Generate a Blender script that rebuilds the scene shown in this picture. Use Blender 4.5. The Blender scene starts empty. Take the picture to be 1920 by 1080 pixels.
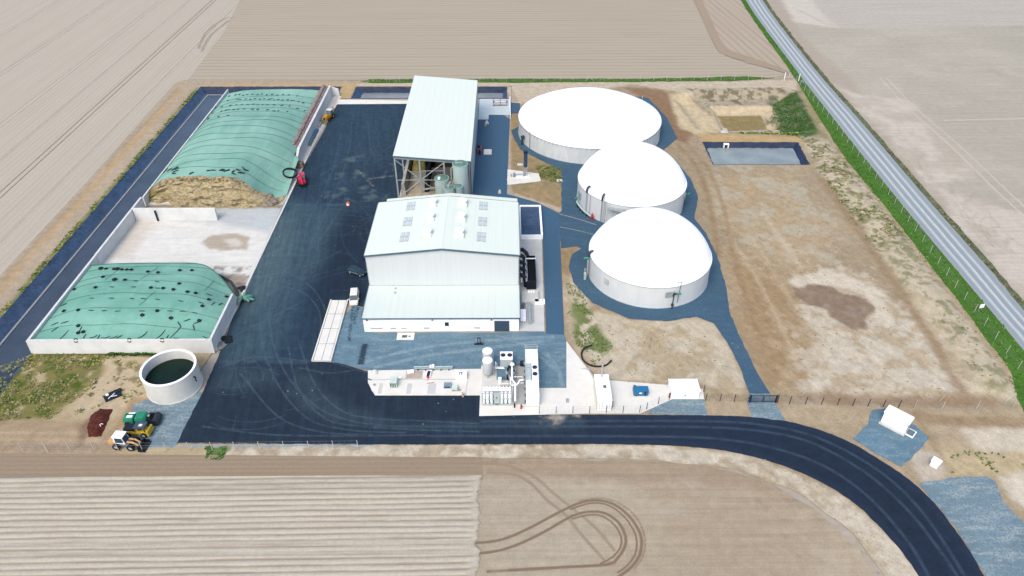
import bpy, math, random
import numpy as np
from mathutils import Vector
from mathutils.geometry import delaunay_2d_cdt
random.seed(7)
rng = np.random.default_rng(7)
SC = bpy.context.scene
COL = SC.collection
PI = math.pi

# ------------------------------------------------------------------ camera
F_PX, PITCH, CAM_H, YAW = 1350.0, math.radians(37.48), 94.0, math.radians(0.34)
_s, _c = math.sin(PITCH), math.cos(PITCH)
_cy, _sy = math.cos(YAW), math.sin(YAW)

def G(u, v, z=0.0):
    """world x, y of a point of the site survey that lies at height z"""
    a = (u - 960) / F_PX
    b = (v - 540) / F_PX
    x, y, w = a, _c - b * _s, -(_s + b * _c)
    x, y = x * _cy + y * _sy, -x * _sy + y * _cy
    t = (z - CAM_H) / w
    return (x * t, y * t)

def GP(pts, z=0.0):
    return [G(u, v, z) for u, v in pts]

cam = bpy.data.cameras.new('camera')
camo = bpy.data.objects.new('camera', cam)
COL.objects.link(camo)
camo.location = (0, 0, CAM_H)
camo.rotation_euler = (PI / 2 - PITCH, 0, -YAW)
cam.sensor_width = 36.0
cam.lens = F_PX / 1920 * 36.0
cam.clip_end = 6000
SC.camera = camo

# ------------------------------------------------------------------ colour
KL = (1.55, 1.60, 1.78)      # light level on a level surface, so albedo = seen / level

def S(r, g, b):
    o = []
    for c, k in zip((r, g, b), KL):
        c = c / 255
        l = c / 12.92 if c <= 0.04045 else ((c + 0.055) / 1.055) ** 2.4
        o.append(min(0.86, l / k))
    return tuple(o)

# ------------------------------------------------------------------ node helpers
class NT:
    def __init__(s, name, rough=0.7, metal=0.0, spec=0.3):
        s.m = bpy.data.materials.new(name)
        s.m.use_nodes = True
        s.t = s.m.node_tree
        s.t.nodes.clear()
        s.out = s.n('ShaderNodeOutputMaterial')
        s.p = s.n('ShaderNodeBsdfPrincipled')
        s.p.inputs['Roughness'].default_value = rough
        s.p.inputs['Metallic'].default_value = metal
        s.p.inputs['Specular IOR Level'].default_value = spec
        s.l(s.p.outputs[0], s.out.inputs[0])
    def n(s, t, **kw):
        x = s.t.nodes.new(t)
        for k, v in kw.items():
            setattr(x, k, v)
        return x
    def l(s, a, b):
        s.t.links.new(a, b)
    def inp(s, sock, val):
        if hasattr(val, 'is_output'):
            s.l(val, sock)
        elif isinstance(val, tuple) and len(val) == 3 and sock.type == 'RGBA':
            sock.default_value = (*val, 1)
        else:
            sock.default_value = val
    def math(s, op, a, b=0.0, c=None):
        x = s.n('ShaderNodeMath', operation=op)
        s.inp(x.inputs[0], a)
        s.inp(x.inputs[1], b)
        if c is not None:
            s.inp(x.inputs[2], c)
        return x.outputs[0]
    def mix(s, f, a, b, mode='MIX'):
        x = s.n('ShaderNodeMix', data_type='RGBA', blend_type=mode)
        s.inp(x.inputs[0], f)
        s.inp(x.inputs[6], a)
        s.inp(x.inputs[7], b)
        return x.outputs[2]
    def pos(s):
        return s.n('ShaderNodeNewGeometry').outputs['Position']
    def obj(s):
        return s.n('ShaderNodeTexCoord').outputs['Object']
    def mapping(s, vec, scale=(1, 1, 1), rz=0.0):
        x = s.n('ShaderNodeMapping')
        x.inputs['Scale'].default_value = scale
        x.inputs['Rotation'].default_value = (0, 0, rz)
        s.l(vec, x.inputs['Vector'])
        return x.outputs[0]
    def noise(s, vec, scale, detail=4.0, rough=0.6):
        x = s.n('ShaderNodeTexNoise')
        x.inputs['Scale'].default_value = scale
        x.inputs['Detail'].default_value = detail
        x.inputs['Roughness'].default_value = rough
        s.l(vec, x.inputs['Vector'])
        return x.outputs[0]
    def ramp(s, f, lo, hi, a=0.0, b=1.0):
        x = s.n('ShaderNodeMapRange', interpolation_type='SMOOTHSTEP')
        s.inp(x.inputs['Value'], f)
        for k, v in (('From Min', lo), ('From Max', hi), ('To Min', a), ('To Max', b)):
            s.inp(x.inputs[k], v)
        return x.outputs[0]
    def bump(s, h, strength=0.3, dist=0.1):
        x = s.n('ShaderNodeBump')
        x.inputs['Strength'].default_value = strength
        x.inputs['Distance'].default_value = dist
        s.l(h, x.inputs['Height'])
        s.l(x.outputs[0], s.p.inputs['Normal'])
    def base(s, c):
        s.inp(s.p.inputs['Base Color'], c)
        return s
    def alpha(s, a):
        s.inp(s.p.inputs['Alpha'], a)

WHITE = (0.86, 0.86, 0.86)

def mul(c, k):
    return tuple(min(0.9, x * k) for x in c)

def plain(name, c, rough=0.6, metal=0.0, var=0.12, scale=1.2, spec=0.3, bump=0.0):
    t = NT(name, rough, metal, spec)
    n = t.noise(t.obj(), scale, 5)
    col = t.mix(t.ramp(n, 0.3, 0.7), mul(c, 1 - var), mul(c, 1 + var))
    t.base(col)
    if bump:
        t.bump(t.noise(t.obj(), scale * 6, 4), bump, 0.05)
    return t.m

def ribbed(name, c, axis=0, lam=0.33, rough=0.45, amp=0.05, stain=0.06, metal=0.0):
    """profiled steel sheet: ribs every lam metres across the axis, faint weather streaks"""
    t = NT(name, rough, metal, 0.4)
    sp = t.n('ShaderNodeSeparateXYZ')
    t.l(t.pos(), sp.inputs[0])
    x = sp.outputs[axis]
    w = t.math('SINE', t.math('MULTIPLY', x, 2 * PI / lam))
    sc = [0.08, 0.08, 0.08]
    sc[axis] = 1.6
    big = t.noise(t.mapping(t.pos(), tuple(sc)), 1.0, 4)
    col = t.mix(t.ramp(big, 0.3, 0.75), mul(c, 1 + stain), mul(c, 1 - stain))
    seam = t.math('GREATER_THAN', t.math('SINE', t.math('MULTIPLY', x, 2 * PI / (lam * 3))), 0.985)
    col = t.mix(t.math('MULTIPLY', seam, 0.25), col, mul(c, 0.7))
    t.base(col)
    t.bump(w, amp, 0.04)
    return t.m

def asphalt_mat(name, c, pale, amt=0.5, scale=0.12):
    t = NT(name, 0.75, 0, 0.25)
    p = t.pos()
    n1 = t.noise(p, scale, 6, 0.65)
    n2 = t.noise(t.mapping(p, (1.2, 0.10, 1)), 0.5, 5, 0.6)
    n3 = t.noise(p, 5.0, 3, 0.7)
    n4 = t.noise(p, 0.9, 5, 0.7)
    f = t.math('MULTIPLY', t.ramp(n1, 0.42, 0.72), t.ramp(n2, 0.38, 0.7))
    f = t.math('MULTIPLY', f, amt)
    f = t.math('ADD', f, t.math('MULTIPLY', t.ramp(n4, 0.66, 0.82), amt * 0.7))
    col = t.mix(f, c, pale)
    col = t.mix(t.ramp(n3, 0.3, 0.75), mul(c, 0.8), col)
    spk = t.ramp(t.noise(p, 1.7, 2, 0.5), 0.74, 0.8)
    col = t.mix(t.math('MULTIPLY', spk, 0.5), col, mul(pale, 1.6))
    t.base(col)
    t.bump(n3, 0.25, 0.03)
    return t.m

def gravel_mat(name, c, var=0.25, pale=None, amt=0.5):
    t = NT(name, 0.9, 0, 0.15)
    p = t.pos()
    pale = pale or mul(c, 1.5)
    n1 = t.noise(p, 0.16, 6, 0.65)
    n2 = t.noise(p, 3.0, 4, 0.8)
    n3 = t.noise(t.mapping(p, (0.4, 1.5, 1), 0.5), 0.5, 6, 0.7)
    n4 = t.noise(p, 0.8, 6, 0.75)
    col = t.mix(t.ramp(n1, 0.35, 0.65), mul(c, 1 - var), mul(c, 1 + var))
    col = t.mix(t.math('MULTIPLY', t.ramp(n3, 0.46, 0.64), amt), col, pale)
    col = t.mix(t.math('MULTIPLY', t.ramp(n4, 0.5, 0.66), amt * 0.6), col, pale)
    col = t.mix(t.ramp(n2, 0.3, 0.62), mul(c, 1 - 2.2 * var), col)
    t.base(col)
    t.bump(n2, 0.6, 0.06)
    return t.m

def furrow_mat(name, c1, c2, ang, lam, wob=0.5, amt=0.6, patch=None, fine=0.0, relief=0.25, lam2=None, amt2=0.4):
    """drilled or harrowed soil: rows run along direction ang (radians from +X)"""
    t = NT(name, 0.95, 0, 0.1)
    p = t.pos()
    q = t.mapping(p, (1, 1, 1), -ang)
    sp = t.n('ShaderNodeSeparateXYZ')
    t.l(q, sp.inputs[0])
    along = t.noise(t.mapping(q, (0.02, 0.35, 1)), 1.0, 4, 0.6)
    x = t.math('ADD', sp.outputs[1], t.math('MULTIPLY', along, wob))
    w = t.math('SINE', t.math('MULTIPLY', x, 2 * PI / lam))
    w01 = t.math('MULTIPLY_ADD', w, 0.5, 0.5)
    rowvar = t.noise(t.mapping(q, (0.015, 0.6, 1)), 1.0, 5, 0.7)
    f = t.math('MULTIPLY', t.ramp(w01, 0.55, 1.0), t.ramp(rowvar, 0.3, 0.65))
    col = t.mix(t.math('MULTIPLY', f, amt), c1, c2)
    if lam2:
        w2 = t.math('SINE', t.math('MULTIPLY', x, 2 * PI / lam2))
        col = t.mix(t.math('MULTIPLY', t.ramp(w2, 0.3, 1.0), amt2), col, c2)
    big = t.noise(p, 0.018, 5, 0.6)
    col = t.mix(t.ramp(big, 0.3, 0.72, 0.0, 0.65), col, patch or mul(c1, 0.86))
    streak = t.noise(t.mapping(q, (0.03, 2.2, 1)), 1.0, 5, 0.7)
    col = t.mix(t.ramp(streak, 0.35, 0.7, 0.0, 0.45), col, mul(c1, 1.12))
    clod = t.noise(p, 1.6, 5, 0.75)
    col = t.mix(t.ramp(clod, 0.35, 0.7, 0.0, 0.5), col, mul(c1, 0.8))
    t.base(col)
    h = t.math('ADD', t.math('MULTIPLY', w01, 0.6), t.math('MULTIPLY', clod, 0.7))
    t.bump(h, relief, 0.15)
    return t.m

def painted_mat(name, fine=0.35, rough=0.95, streak_ang=None, bump=0.5, spec=0.1, clods=0.25, streak_len=0.14, streak=1.0):
    """colour surveyed per vertex, broken up by clods and pebbles"""
    t = NT(name, rough, 0, spec)
    a = t.n('ShaderNodeVertexColor', layer_name='Col')
    c = a.outputs[0]
    p = t.pos()
    n1 = t.noise(p, 0.55, 6, 0.7)
    n2 = t.noise(p, 3.2, 5, 0.75)
    n3 = t.noise(p, 1.1, 3, 0.6)
    k = t.math('MULTIPLY_ADD', t.ramp(n1, 0.25, 0.75), fine, 1 - fine * 0.5)
    k2 = t.math('MULTIPLY_ADD', t.ramp(n2, 0.25, 0.75), fine, 1 - fine * 0.5)
    col = t.mix(1.0, c, k, 'MULTIPLY')
    col = t.mix(1.0, col, k2, 'MULTIPLY')
    if streak_ang is not None:
        st = t.noise(t.mapping(t.mapping(p, (1, 1, 1), -streak_ang), (streak_len, 1.1, 1)), 1.0, 6, 0.72)
        k3 = t.math('MULTIPLY_ADD', t.ramp(st, 0.3, 0.7), fine * streak, 1 - fine * streak * 0.5)
        col = t.mix(1.0, col, k3, 'MULTIPLY')
    dark = t.ramp(n3, 0.68, 0.76)
    if clods:
        col = t.mix(t.math('MULTIPLY', dark, clods), col, mul((0.2, 0.17, 0.12), 0.8))
    t.base(col)
    t.bump(n2, bump, 0.12)
    return t.m

def track_mat(name, c, alpha=0.6, scale=2.0, lo=0.35, hi=0.65):
    t = NT(name, 0.95, 0, 0.1)
    t.base(c)
    n = t.noise(t.pos(), scale, 4, 0.7)
    big = t.noise(t.pos(), 0.15, 3, 0.5)
    uv = t.n('ShaderNodeUVMap').outputs[0]
    sp = t.n('ShaderNodeSeparateXYZ')
    t.l(uv, sp.inputs[0])
    e = t.math('SUBTRACT', 1.0, t.math('ABSOLUTE', t.math('MULTIPLY_ADD', sp.outputs[1], 2.0, -1.0)))
    e = t.ramp(e, 0.0, 0.7)
    a = t.math('MULTIPLY', t.ramp(n, lo, hi), t.ramp(big, 0.15, 0.45))
    a = t.math('MULTIPLY', t.math('MULTIPLY', a, e), alpha)
    u = t.ramp(t.noise(t.pos(), 26.0, 0.0, 0.5), 0.28, 0.72)
    t.alpha(t.math('GREATER_THAN', a, u))
    return t.m

def water_mat(name, c, rough=0.08, ripple=0.05, scale=2.0, spec=0.5):
    t = NT(name, rough, 0, spec)
    n = t.noise(t.pos(), 0.2, 4)
    t.base(t.mix(t.ramp(n, 0.3, 0.7), mul(c, 0.85), mul(c, 1.15)))
    t.bump(t.noise(t.mapping(t.pos(), (0.35, 1.6, 1)), scale, 3), ripple, 0.1)
    return t.m

# ------------------------------------------------------------------ mesh builder
class MB:
    def __init__(s):
        s.v, s.f, s.mi, s.sm, s.uv = [], [], [], [], {}
    def add(s, vs, fs, m=0, smooth=False):
        o = len(s.v)
        s.v += [tuple(p) for p in vs]
        for f in fs:
            s.f.append([o + i for i in f])
            s.mi.append(m)
            s.sm.append(smooth)
        return s
    def bx(s, x0, x1, y0, y1, z0, z1, m=0):
        v = [(x, y, z) for z in (z0, z1) for y in (y0, y1) for x in (x0, x1)]
        return s.add(v, [(0, 2, 3, 1), (4, 5, 7, 6), (0, 1, 5, 4), (2, 6, 7, 3), (0, 4, 6, 2), (1, 3, 7, 5)], m)
    def box(s, c, d, rz=0.0, m=0, top=(1, 1), ry=0.0):
        v = []
        for z in (-.5, .5):
            for y in (-.5, .5):
                for x in (-.5, .5):
                    k = top if z > 0 else (1, 1)
                    p = Vector((x * d[0] * k[0], y * d[1] * k[1], z * d[2]))
                    if ry:
                        p = Vector((p.x * math.cos(ry) + p.z * math.sin(ry), p.y, -p.x * math.sin(ry) + p.z * math.cos(ry)))
                    v.append((c[0] + p.x * math.cos(rz) - p.y * math.sin(rz), c[1] + p.x * math.sin(rz) + p.y * math.cos(rz), c[2] + p.z))
        return s.add(v, [(0, 2, 3, 1), (4, 5, 7, 6), (0, 1, 5, 4), (2, 6, 7, 3), (0, 4, 6, 2), (1, 3, 7, 5)], m)
    def cyl(s, p0, p1, r0, r1=None, n=12, m=0, caps=True):
        return s.tube([p0, p1], [r0, r0 if r1 is None else r1], n, m, caps)
    def tube(s, path, r, n=8, m=0, caps=True, closed=False):
        P = [Vector(p) for p in path]
        N = len(P)
        R = list(r) if hasattr(r, '__len__') else [r] * N
        vs, fs = [], []
        up = None
        for i in range(N):
            a = P[(i - 1) % N] if (closed or i > 0) else P[i]
            b = P[(i + 1) % N] if (closed or i < N - 1) else P[i]
            d = (b - a).normalized()
            if up is None:
                up = Vector((0, 0, 1)) if abs(d.z) < 0.95 else Vector((1, 0, 0))
            sx = d.cross(up)
            if sx.length < 1e-5:
                sx = d.cross(Vector((1, 0, 0)))
            sx.normalize()
            uy = sx.cross(d).normalized()
            up = uy
            for k in range(n):
                t = 2 * PI * k / n
                vs.append(P[i] + sx * (R[i] * math.cos(t)) + uy * (R[i] * math.sin(t)))
        for i in range(N if closed else N - 1):
            j = (i + 1) % N
            for k in range(n):
                l = (k + 1) % n
                fs.append((i * n + k, i * n + l, j * n + l, j * n + k))
        s.add(vs, fs, m, True)
        if caps and not closed:
            o = len(s.v) - N * n
            s.f += [[o + k for k in range(n)][::-1], [o + (N - 1) * n + k for k in range(n)]]
            s.mi += [m, m]
            s.sm += [False, False]
        return s
    def lathe(s, prof, n=48, c=(0, 0, 0), m=0, smooth=True):
        vs, fs = [], []
        for r, z in prof:
            for k in range(n):
                t = 2 * PI * k / n
                vs.append((c[0] + r * math.cos(t), c[1] + r * math.sin(t), c[2] + z))
        for i in range(len(prof) - 1):
            for k in range(n):
                l = (k + 1) % n
                fs.append((i * n + k, i * n + l, (i + 1) * n + l, (i + 1) * n + k))
        s.add(vs, fs, m, smooth)
        return s
    def disc(s, c, r, n=24, m=0, up=True):
        vs = [(c[0] + r * math.cos(2 * PI * k / n), c[1] + r * math.sin(2 * PI * k / n), c[2]) for k in range(n)]
        return s.add(vs, [list(range(n)) if up else list(range(n))[::-1]], m)
    def prism(s, poly, z0, z1, m=0):
        n = len(poly)
        ar = sum(poly[i][0] * poly[(i + 1) % n][1] - poly[(i + 1) % n][0] * poly[i][1] for i in range(n))
        if ar < 0:
            poly = poly[::-1]
        v = [(x, y, z0) for x, y in poly] + [(x, y, z1) for x, y in poly]
        f = [list(range(n))[::-1], list(range(n, 2 * n))] + [(i, (i + 1) % n, n + (i + 1) % n, n + i) for i in range(n)]
        return s.add(v, f, m)
    def prof(s, pts, a0, a1, axis='y', m=0, smooth=False):
        """closed 2-D outline pts swept along an axis: for 'y' the outline is in x,z; for 'x' it is in y,z"""
        n = len(pts)
        def P(p, a):
            return (p[0], a, p[1]) if axis == 'y' else (a, p[0], p[1])
        v = [P(p, a0) for p in pts] + [P(p, a1) for p in pts]
        f = [list(range(n)), list(range(n, 2 * n))[::-1]] + [(i, n + i, n + (i + 1) % n, (i + 1) % n) for i in range(n)]
        return s.add(v, f, m, smooth)
    def torus(s, c, R, r, n=20, k=8, m=0, tilt=(0, 0)):
        path = []
        for i in range(n):
            t = 2 * PI * i / n
            x, y = R * math.cos(t), R * math.sin(t)
            path.append((c[0] + x, c[1] + y, c[2] + x * tilt[0] + y * tilt[1]))
        return s.tube(path, r, k, m, False, True)
    def blob(s, c, d, m=0, seed=0, rough=0.15, n=10, k=6, rz=0.0):
        r_ = random.Random(seed)
        vs, fs = [], []
        for i in range(k + 1):
            ph = PI * i / k
            for j in range(n):
                t = 2 * PI * j / n
                q = 1 + r_.uniform(-rough, rough) * (0.0 if i in (0, k) else 1.0)
                x, y, z = (d[0] * q * math.sin(ph) * math.cos(t), d[1] * q * math.sin(ph) * math.sin(t), d[2] * q * math.cos(ph))
                vs.append((c[0] + x * math.cos(rz) - y * math.sin(rz), c[1] + x * math.sin(rz) + y * math.cos(rz), c[2] + z))
        for i in range(k):
            for j in range(n):
                l = (j + 1) % n
                fs.append((i * n + j, (i + 1) * n + j, (i + 1) * n + l, i * n + l))
        return s.add(vs, fs, m, True)
    def build(s, name, mats, parent=None, fix=True, bevel=0.0):
        me = bpy.data.meshes.new(name)
        me.from_pydata(s.v, [], s.f)
        mats = mats if isinstance(mats, (list, tuple)) else [mats]
        for m in mats:
            me.materials.append(m)
        me.polygons.foreach_set('material_index', s.mi)
        me.polygons.foreach_set('use_smooth', s.sm)
        if s.uv:
            ul = me.uv_layers.new(name='UVMap')
            for p in me.polygons:
                if p.index in s.uv:
                    for li, q in zip(p.loop_indices, s.uv[p.index]):
                        ul.data[li].uv = q
        if fix or bevel:
            import bmesh
            b = bmesh.new()
            b.from_mesh(me)
            if fix:
                bmesh.ops.recalc_face_normals(b, faces=b.faces)
            if bevel:
                es = [e for e in b.edges if len(e.link_faces) == 2 and e.calc_face_angle(0) > 0.6]
                bmesh.ops.bevel(b, geom=es, offset=bevel, segments=2, affect='EDGES', profile=0.6)
            b.to_mesh(me)
            b.free()
        me.update()
        if any(s.sm):
            me.set_sharp_from_angle(angle=math.radians(42))
        o = bpy.data.objects.new(name, me)
        COL.objects.link(o)
        if parent is not None:
            o.parent = parent
        return o

def tag(o, label, cat, group=None):
    o['label'] = label
    o['category'] = cat
    if group:
        o['group'] = group
    return o

def thing(name, label, cat, loc=(0, 0, 0), rz=0.0, group=None):
    o = bpy.data.objects.new(name, None)
    o.empty_display_size = 0.5
    COL.objects.link(o)
    o.location = loc
    o.rotation_euler = (0, 0, rz)
    return tag(o, label, cat, group)

def struct(o, kind='structure'):
    o['kind'] = kind
    return o

def copy_tree(o, parent=None):
    c = o.copy()
    COL.objects.link(c)
    c.parent = parent
    for ch in o.children:
        copy_tree(ch, c)
    return c

# ------------------------------------------------------------------ ground helpers
def vnoise(P, scale, seed=0, octv=4, gain=0.55):
    out = np.zeros(len(P))
    amp, tot = 1.0, 0.0
    for o in range(octv):
        x = P[:, 0] * scale + seed * 17.3 + o * 5.7
        y = P[:, 1] * scale + seed * 9.1 + o * 3.3
        xi, yi = np.floor(x), np.floor(y)
        fx, fy = x - xi, y - yi
        fx, fy = fx * fx * (3 - 2 * fx), fy * fy * (3 - 2 * fy)
        def h(a, b):
            q = np.sin(a * 127.1 + b * 311.7 + seed * 74.7) * 43758.5453
            return q - np.floor(q)
        v = (h(xi, yi) * (1 - fx) + h(xi + 1, yi) * fx) * (1 - fy) + (h(xi, yi + 1) * (1 - fx) + h(xi + 1, yi + 1) * fx) * fy
        out += amp * v
        tot += amp
        amp *= gain
        scale *= 2.0
    return out / tot

def inpoly(P, poly):
    x, y = P[:, 0], P[:, 1]
    r = np.zeros(len(P), bool)
    n = len(poly)
    for i in range(n):
        x0, y0 = poly[i]
        x1, y1 = poly[(i + 1) % n]
        if y0 == y1:
            continue
        c = ((y0 > y) != (y1 > y)) & (x < (x1 - x0) * (y - y0) / (y1 - y0) + x0)
        r ^= c
    return r

def linedist(P, line, closed=False):
    d = np.full(len(P), 1e9)
    n = len(line)
    for i in range(n if closed else n - 1):
        a = np.array(line[i])
        b = np.array(line[(i + 1) % n])
        ab = b - a
        t = np.clip(((P - a) @ ab) / max(1e-9, ab @ ab), 0, 1)
        q = a + t[:, None] * ab
        d = np.minimum(d, np.hypot(P[:, 0] - q[:, 0], P[:, 1] - q[:, 1]))
    return d

def sdist(P, poly):
    d = linedist(P, poly, True)
    return np.where(inpoly(P, poly), d, -d)        # positive inside

def sstep(x, a, b):
    t = np.clip((x - a) / (b - a), 0, 1)
    return t * t * (3 - 2 * t)

def jag(poly, step=1.2, amp=0.25, seed=1, skip=()):
    """outline of a tipped or worn edge: points added and shifted a little"""
    r = random.Random(seed)
    o = []
    n = len(poly)
    for i in range(n):
        a, b = poly[i], poly[(i + 1) % n]
        L = math.hypot(b[0] - a[0], b[1] - a[1])
        k = max(1, int(L / step))
        for j in range(k):
            t = j / k
            x, y = a[0] + (b[0] - a[0]) * t, a[1] + (b[1] - a[1]) * t
            if i not in skip and j > 0:
                x += r.uniform(-amp, amp)
                y += r.uniform(-amp, amp)
            o.append((x, y))
    return o

def cdt(poly, holes=(), inner=()):
    vs, es = [], []
    for pl in (poly, *holes):
        o = len(vs)
        vs += [Vector(p) for p in pl]
        es += [(o + i, o + (i + 1) % len(pl)) for i in range(len(pl))]
    vs += [Vector((p[0], p[1])) for p in inner]
    v, e, f, *_ = delaunay_2d_cdt(vs, es, [], 0, 1e-4)
    V = np.array([(a.x, a.y) for a in v])
    Fc = np.array([list(q) for q in f if len(q) == 3])
    C = V[Fc].mean(axis=1)
    ok = inpoly(C, poly)
    for h in holes:
        ok &= ~inpoly(C, h)
    return V, Fc[ok]

def mesh_sheet(name, V3, Fc, mat, col=None, smooth=True):
    me = bpy.data.meshes.new(name)
    # face up
    a, b, c = V3[Fc[:, 0]], V3[Fc[:, 1]], V3[Fc[:, 2]]
    nz = (b[:, 0] - a[:, 0]) * (c[:, 1] - a[:, 1]) - (b[:, 1] - a[:, 1]) * (c[:, 0] - a[:, 0])
    Fc = np.where((nz < 0)[:, None], Fc[:, ::-1], Fc)
    me.from_pydata(V3.tolist(), [], Fc.tolist())
    me.materials.append(mat)
    if col is not None:
        at = me.color_attributes.new('Col', 'FLOAT_COLOR', 'POINT')
        at.data.foreach_set('color', np.hstack([col, np.ones((len(col), 1))]).astype(np.float32).ravel())
    if smooth:
        me.polygons.foreach_set('use_smooth', [True] * len(me.polygons))
    o = bpy.data.objects.new(name, me)
    COL.objects.link(o)
    return o

def sheet(name, poly, z, mat, holes=()):
    V, Fc = cdt(poly, holes)
    return struct(mesh_sheet(name, np.hstack([V, np.full((len(V), 1), z)]), Fc, mat, None, False))

def painted(name, poly, z, mat, base, patches, res=0.8, holes=(), hfn=None, jitter=0.3, seed=1):
    """ground sheet with surveyed soil colours. patches: (kind, pts, colour, soft, wobble, strength)"""
    xs = [p[0] for p in poly]
    ys = [p[1] for p in poly]
    gx, gy = np.meshgrid(np.arange(min(xs) + res / 2, max(xs), res), np.arange(min(ys) + res / 2, max(ys), res))
    P = np.stack([gx.ravel(), gy.ravel()], 1)
    P += rng.uniform(-jitter * res, jitter * res, P.shape)
    ok = sdist(P, poly) > res * 0.4
    for h in holes:
        ok &= sdist(P, h) < -res * 0.4
    V, Fc = cdt(poly, holes, P[ok].tolist())
    c = np.tile(np.array(base), (len(V), 1))
    n0 = vnoise(V, 0.06, seed, 4)
    c = c * (0.88 + 0.24 * n0)[:, None]
    for i, pt in enumerate(patches):
        kind, pts, colr, soft, wob, k = pt[:6]
        n = vnoise(V, pt[6] if len(pt) > 6 else 0.25, seed + i + 1, 4) - 0.5
        if kind == 'poly':
            d = sdist(V, pts) + n * wob * 2
            w = sstep(d, -soft, soft)
        elif kind == 'line':
            d = pt[7] - linedist(V, pts) + n * wob * 2
            w = sstep(d, -soft, soft)
        else:                                            # speckle inside a polygon
            d = sdist(V, pts) + n * wob * 2
            w = sstep(d, -soft, soft) * sstep(vnoise(V, pt[7], seed + 31 + i, 5, 0.62), pt[8], pt[8] + 0.06)
        w = (w * k)[:, None]
        c = c * (1 - w) + np.array(colr) * w
    zz = np.full(len(V), z)
    if hfn is not None:
        zz = zz + hfn(V)
    return struct(mesh_sheet(name, np.hstack([V, zz[:, None]]), Fc, mat, c))

def smooth_line(pts, step=1.0):
    """Catmull-Rom through the points, resampled"""
    P = [np.array(p, float) for p in pts]
    P = [2 * P[0] - P[1]] + P + [2 * P[-1] - P[-2]]
    out = []
    for i in range(1, len(P) - 2):
        L = np.linalg.norm(P[i + 1] - P[i])
        k = max(2, int(L / step))
        for j in range(k):
            t = j / k
            a, b, c, d = P[i - 1], P[i], P[i + 1], P[i + 2]
            out.append(0.5 * (2 * b + (c - a) * t + (2 * a - 5 * b + 4 * c - d) * t * t + (3 * b - a - 3 * c + d) * t ** 3))
    out.append(P[-2])
    return [tuple(p) for p in out]

def strip(mb, line, w, z):
    """flat band along a line, uv v across it"""
    n = len(line)
    vs = []
    for i in range(n):
        a = np.array(line[max(0, i - 1)])
        b = np.array(line[min(n - 1, i + 1)])
        d = (b - a) / max(1e-6, np.linalg.norm(b - a))
        q = np.array([-d[1], d[0]]) * w / 2
        p = np.array(line[i])
        vs += [(p[0] - q[0], p[1] - q[1], z), (p[0] + q[0], p[1] + q[1], z)]
    o = len(mb.f)
    mb.add(vs, [(2 * i, 2 * i + 2, 2 * i + 3, 2 * i + 1) for i in range(n - 1)])
    for i in range(n - 1):
        mb.uv[o + i] = [(i, 0), (i + 1, 0), (i + 1, 1), (i, 1)]
    return mb

# ================================================================== light
SUN_EL, SUN_AZ = math.radians(52), math.radians(205)      # azimuth from +Y, clockwise: behind and left of the camera
SKY_ROT = SUN_AZ
w = bpy.data.worlds.new('World')
SC.world = w
w.use_nodes = True
nt = w.node_tree
nt.nodes.clear()
wo = nt.nodes.new('ShaderNodeOutputWorld')
bg = nt.nodes.new('ShaderNodeBackground')
sky = nt.nodes.new('ShaderNodeTexSky')
sky.sky_type = 'NISHITA'
sky.sun_disc = False
sky.sun_elevation = SUN_EL
sky.sun_rotation = SKY_ROT
sky.air_density = 1.0
sky.dust_density = 3.0
sky.ozone_density = 1.0
nt.links.new(sky.outputs[0], bg.inputs[0])
bg.inputs[1].default_value = 0.15
nt.links.new(bg.outputs[0], wo.inputs[0])
sl = bpy.data.lights.new('sun', 'SUN')
sl.energy = 0.9
sl.angle = math.radians(30)
sl.color = (1.0, 0.95, 0.88)
so = bpy.data.objects.new('sun', sl)
COL.objects.link(so)
sd = Vector((math.sin(SUN_AZ) * math.cos(SUN_EL), math.cos(SUN_AZ) * math.cos(SUN_EL), math.sin(SUN_EL)))
so.rotation_euler = sd.to_track_quat('Z', 'Y').to_euler()
so.location = (0, 0, 150)
SC.view_settings.view_transform = 'Standard'
SC.view_settings.look = 'None'
SC.view_settings.exposure = 0.95
SC.view_settings.gamma = 1.0

# ================================================================== ground materials
M = {}
M['ground'] = furrow_mat('field_soil', S(190, 181, 171), S(172, 162, 150), 0.0, 3.0)
M['field_left'] = furrow_mat('drilled_field_soil', S(199, 192, 182), S(178, 169, 157), PI / 2, 1.55, 0.5, 0.7, S(193, 186, 175), lam2=9.3, amt2=0.2)
M['field_top'] = furrow_mat('drilled_field_soil_far', S(191, 182, 167), S(150, 138, 121), 0.0, 3.05, 0.6, 0.95, S(181, 171, 155), lam2=1.02, amt2=0.25)
M['field_corner'] = furrow_mat('ploughed_field_soil', S(190, 178, 164), S(150, 134, 118), math.radians(97), 2.9, 0.4, 0.9, S(178, 164, 149))
M['field_right'] = furrow_mat('harrowed_field_soil', S(188, 180, 172), S(170, 161, 152), 0.06, 3.2, 1.2, 0.55, S(178, 170, 162), lam2=21)
M['field_pale'] = furrow_mat('dry_field_soil', S(204, 197, 188), S(188, 180, 171), math.radians(10), 3.0, 1.0, 0.4)
M['field_mid'] = furrow_mat('rolled_field_soil', S(186, 178, 163), S(175, 166, 150), 0.01, 0.8, 0.9, 0.12, S(173, 163, 146))
M['headland'] = furrow_mat('headland_soil', S(164, 148, 130), S(152, 135, 117), 0.0, 0.9, 0.6, 0.5, S(156, 139, 121))
M['earth'] = painted_mat('bare_earth', 0.34, streak_ang=math.radians(118), streak=0.45)
M['earth2'] = painted_mat('bare_earth_plain', 0.30)
M['concrete_ground'] = painted_mat('concrete_paving', 0.14, 0.8, streak_ang=0.0, bump=0.08)
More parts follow.
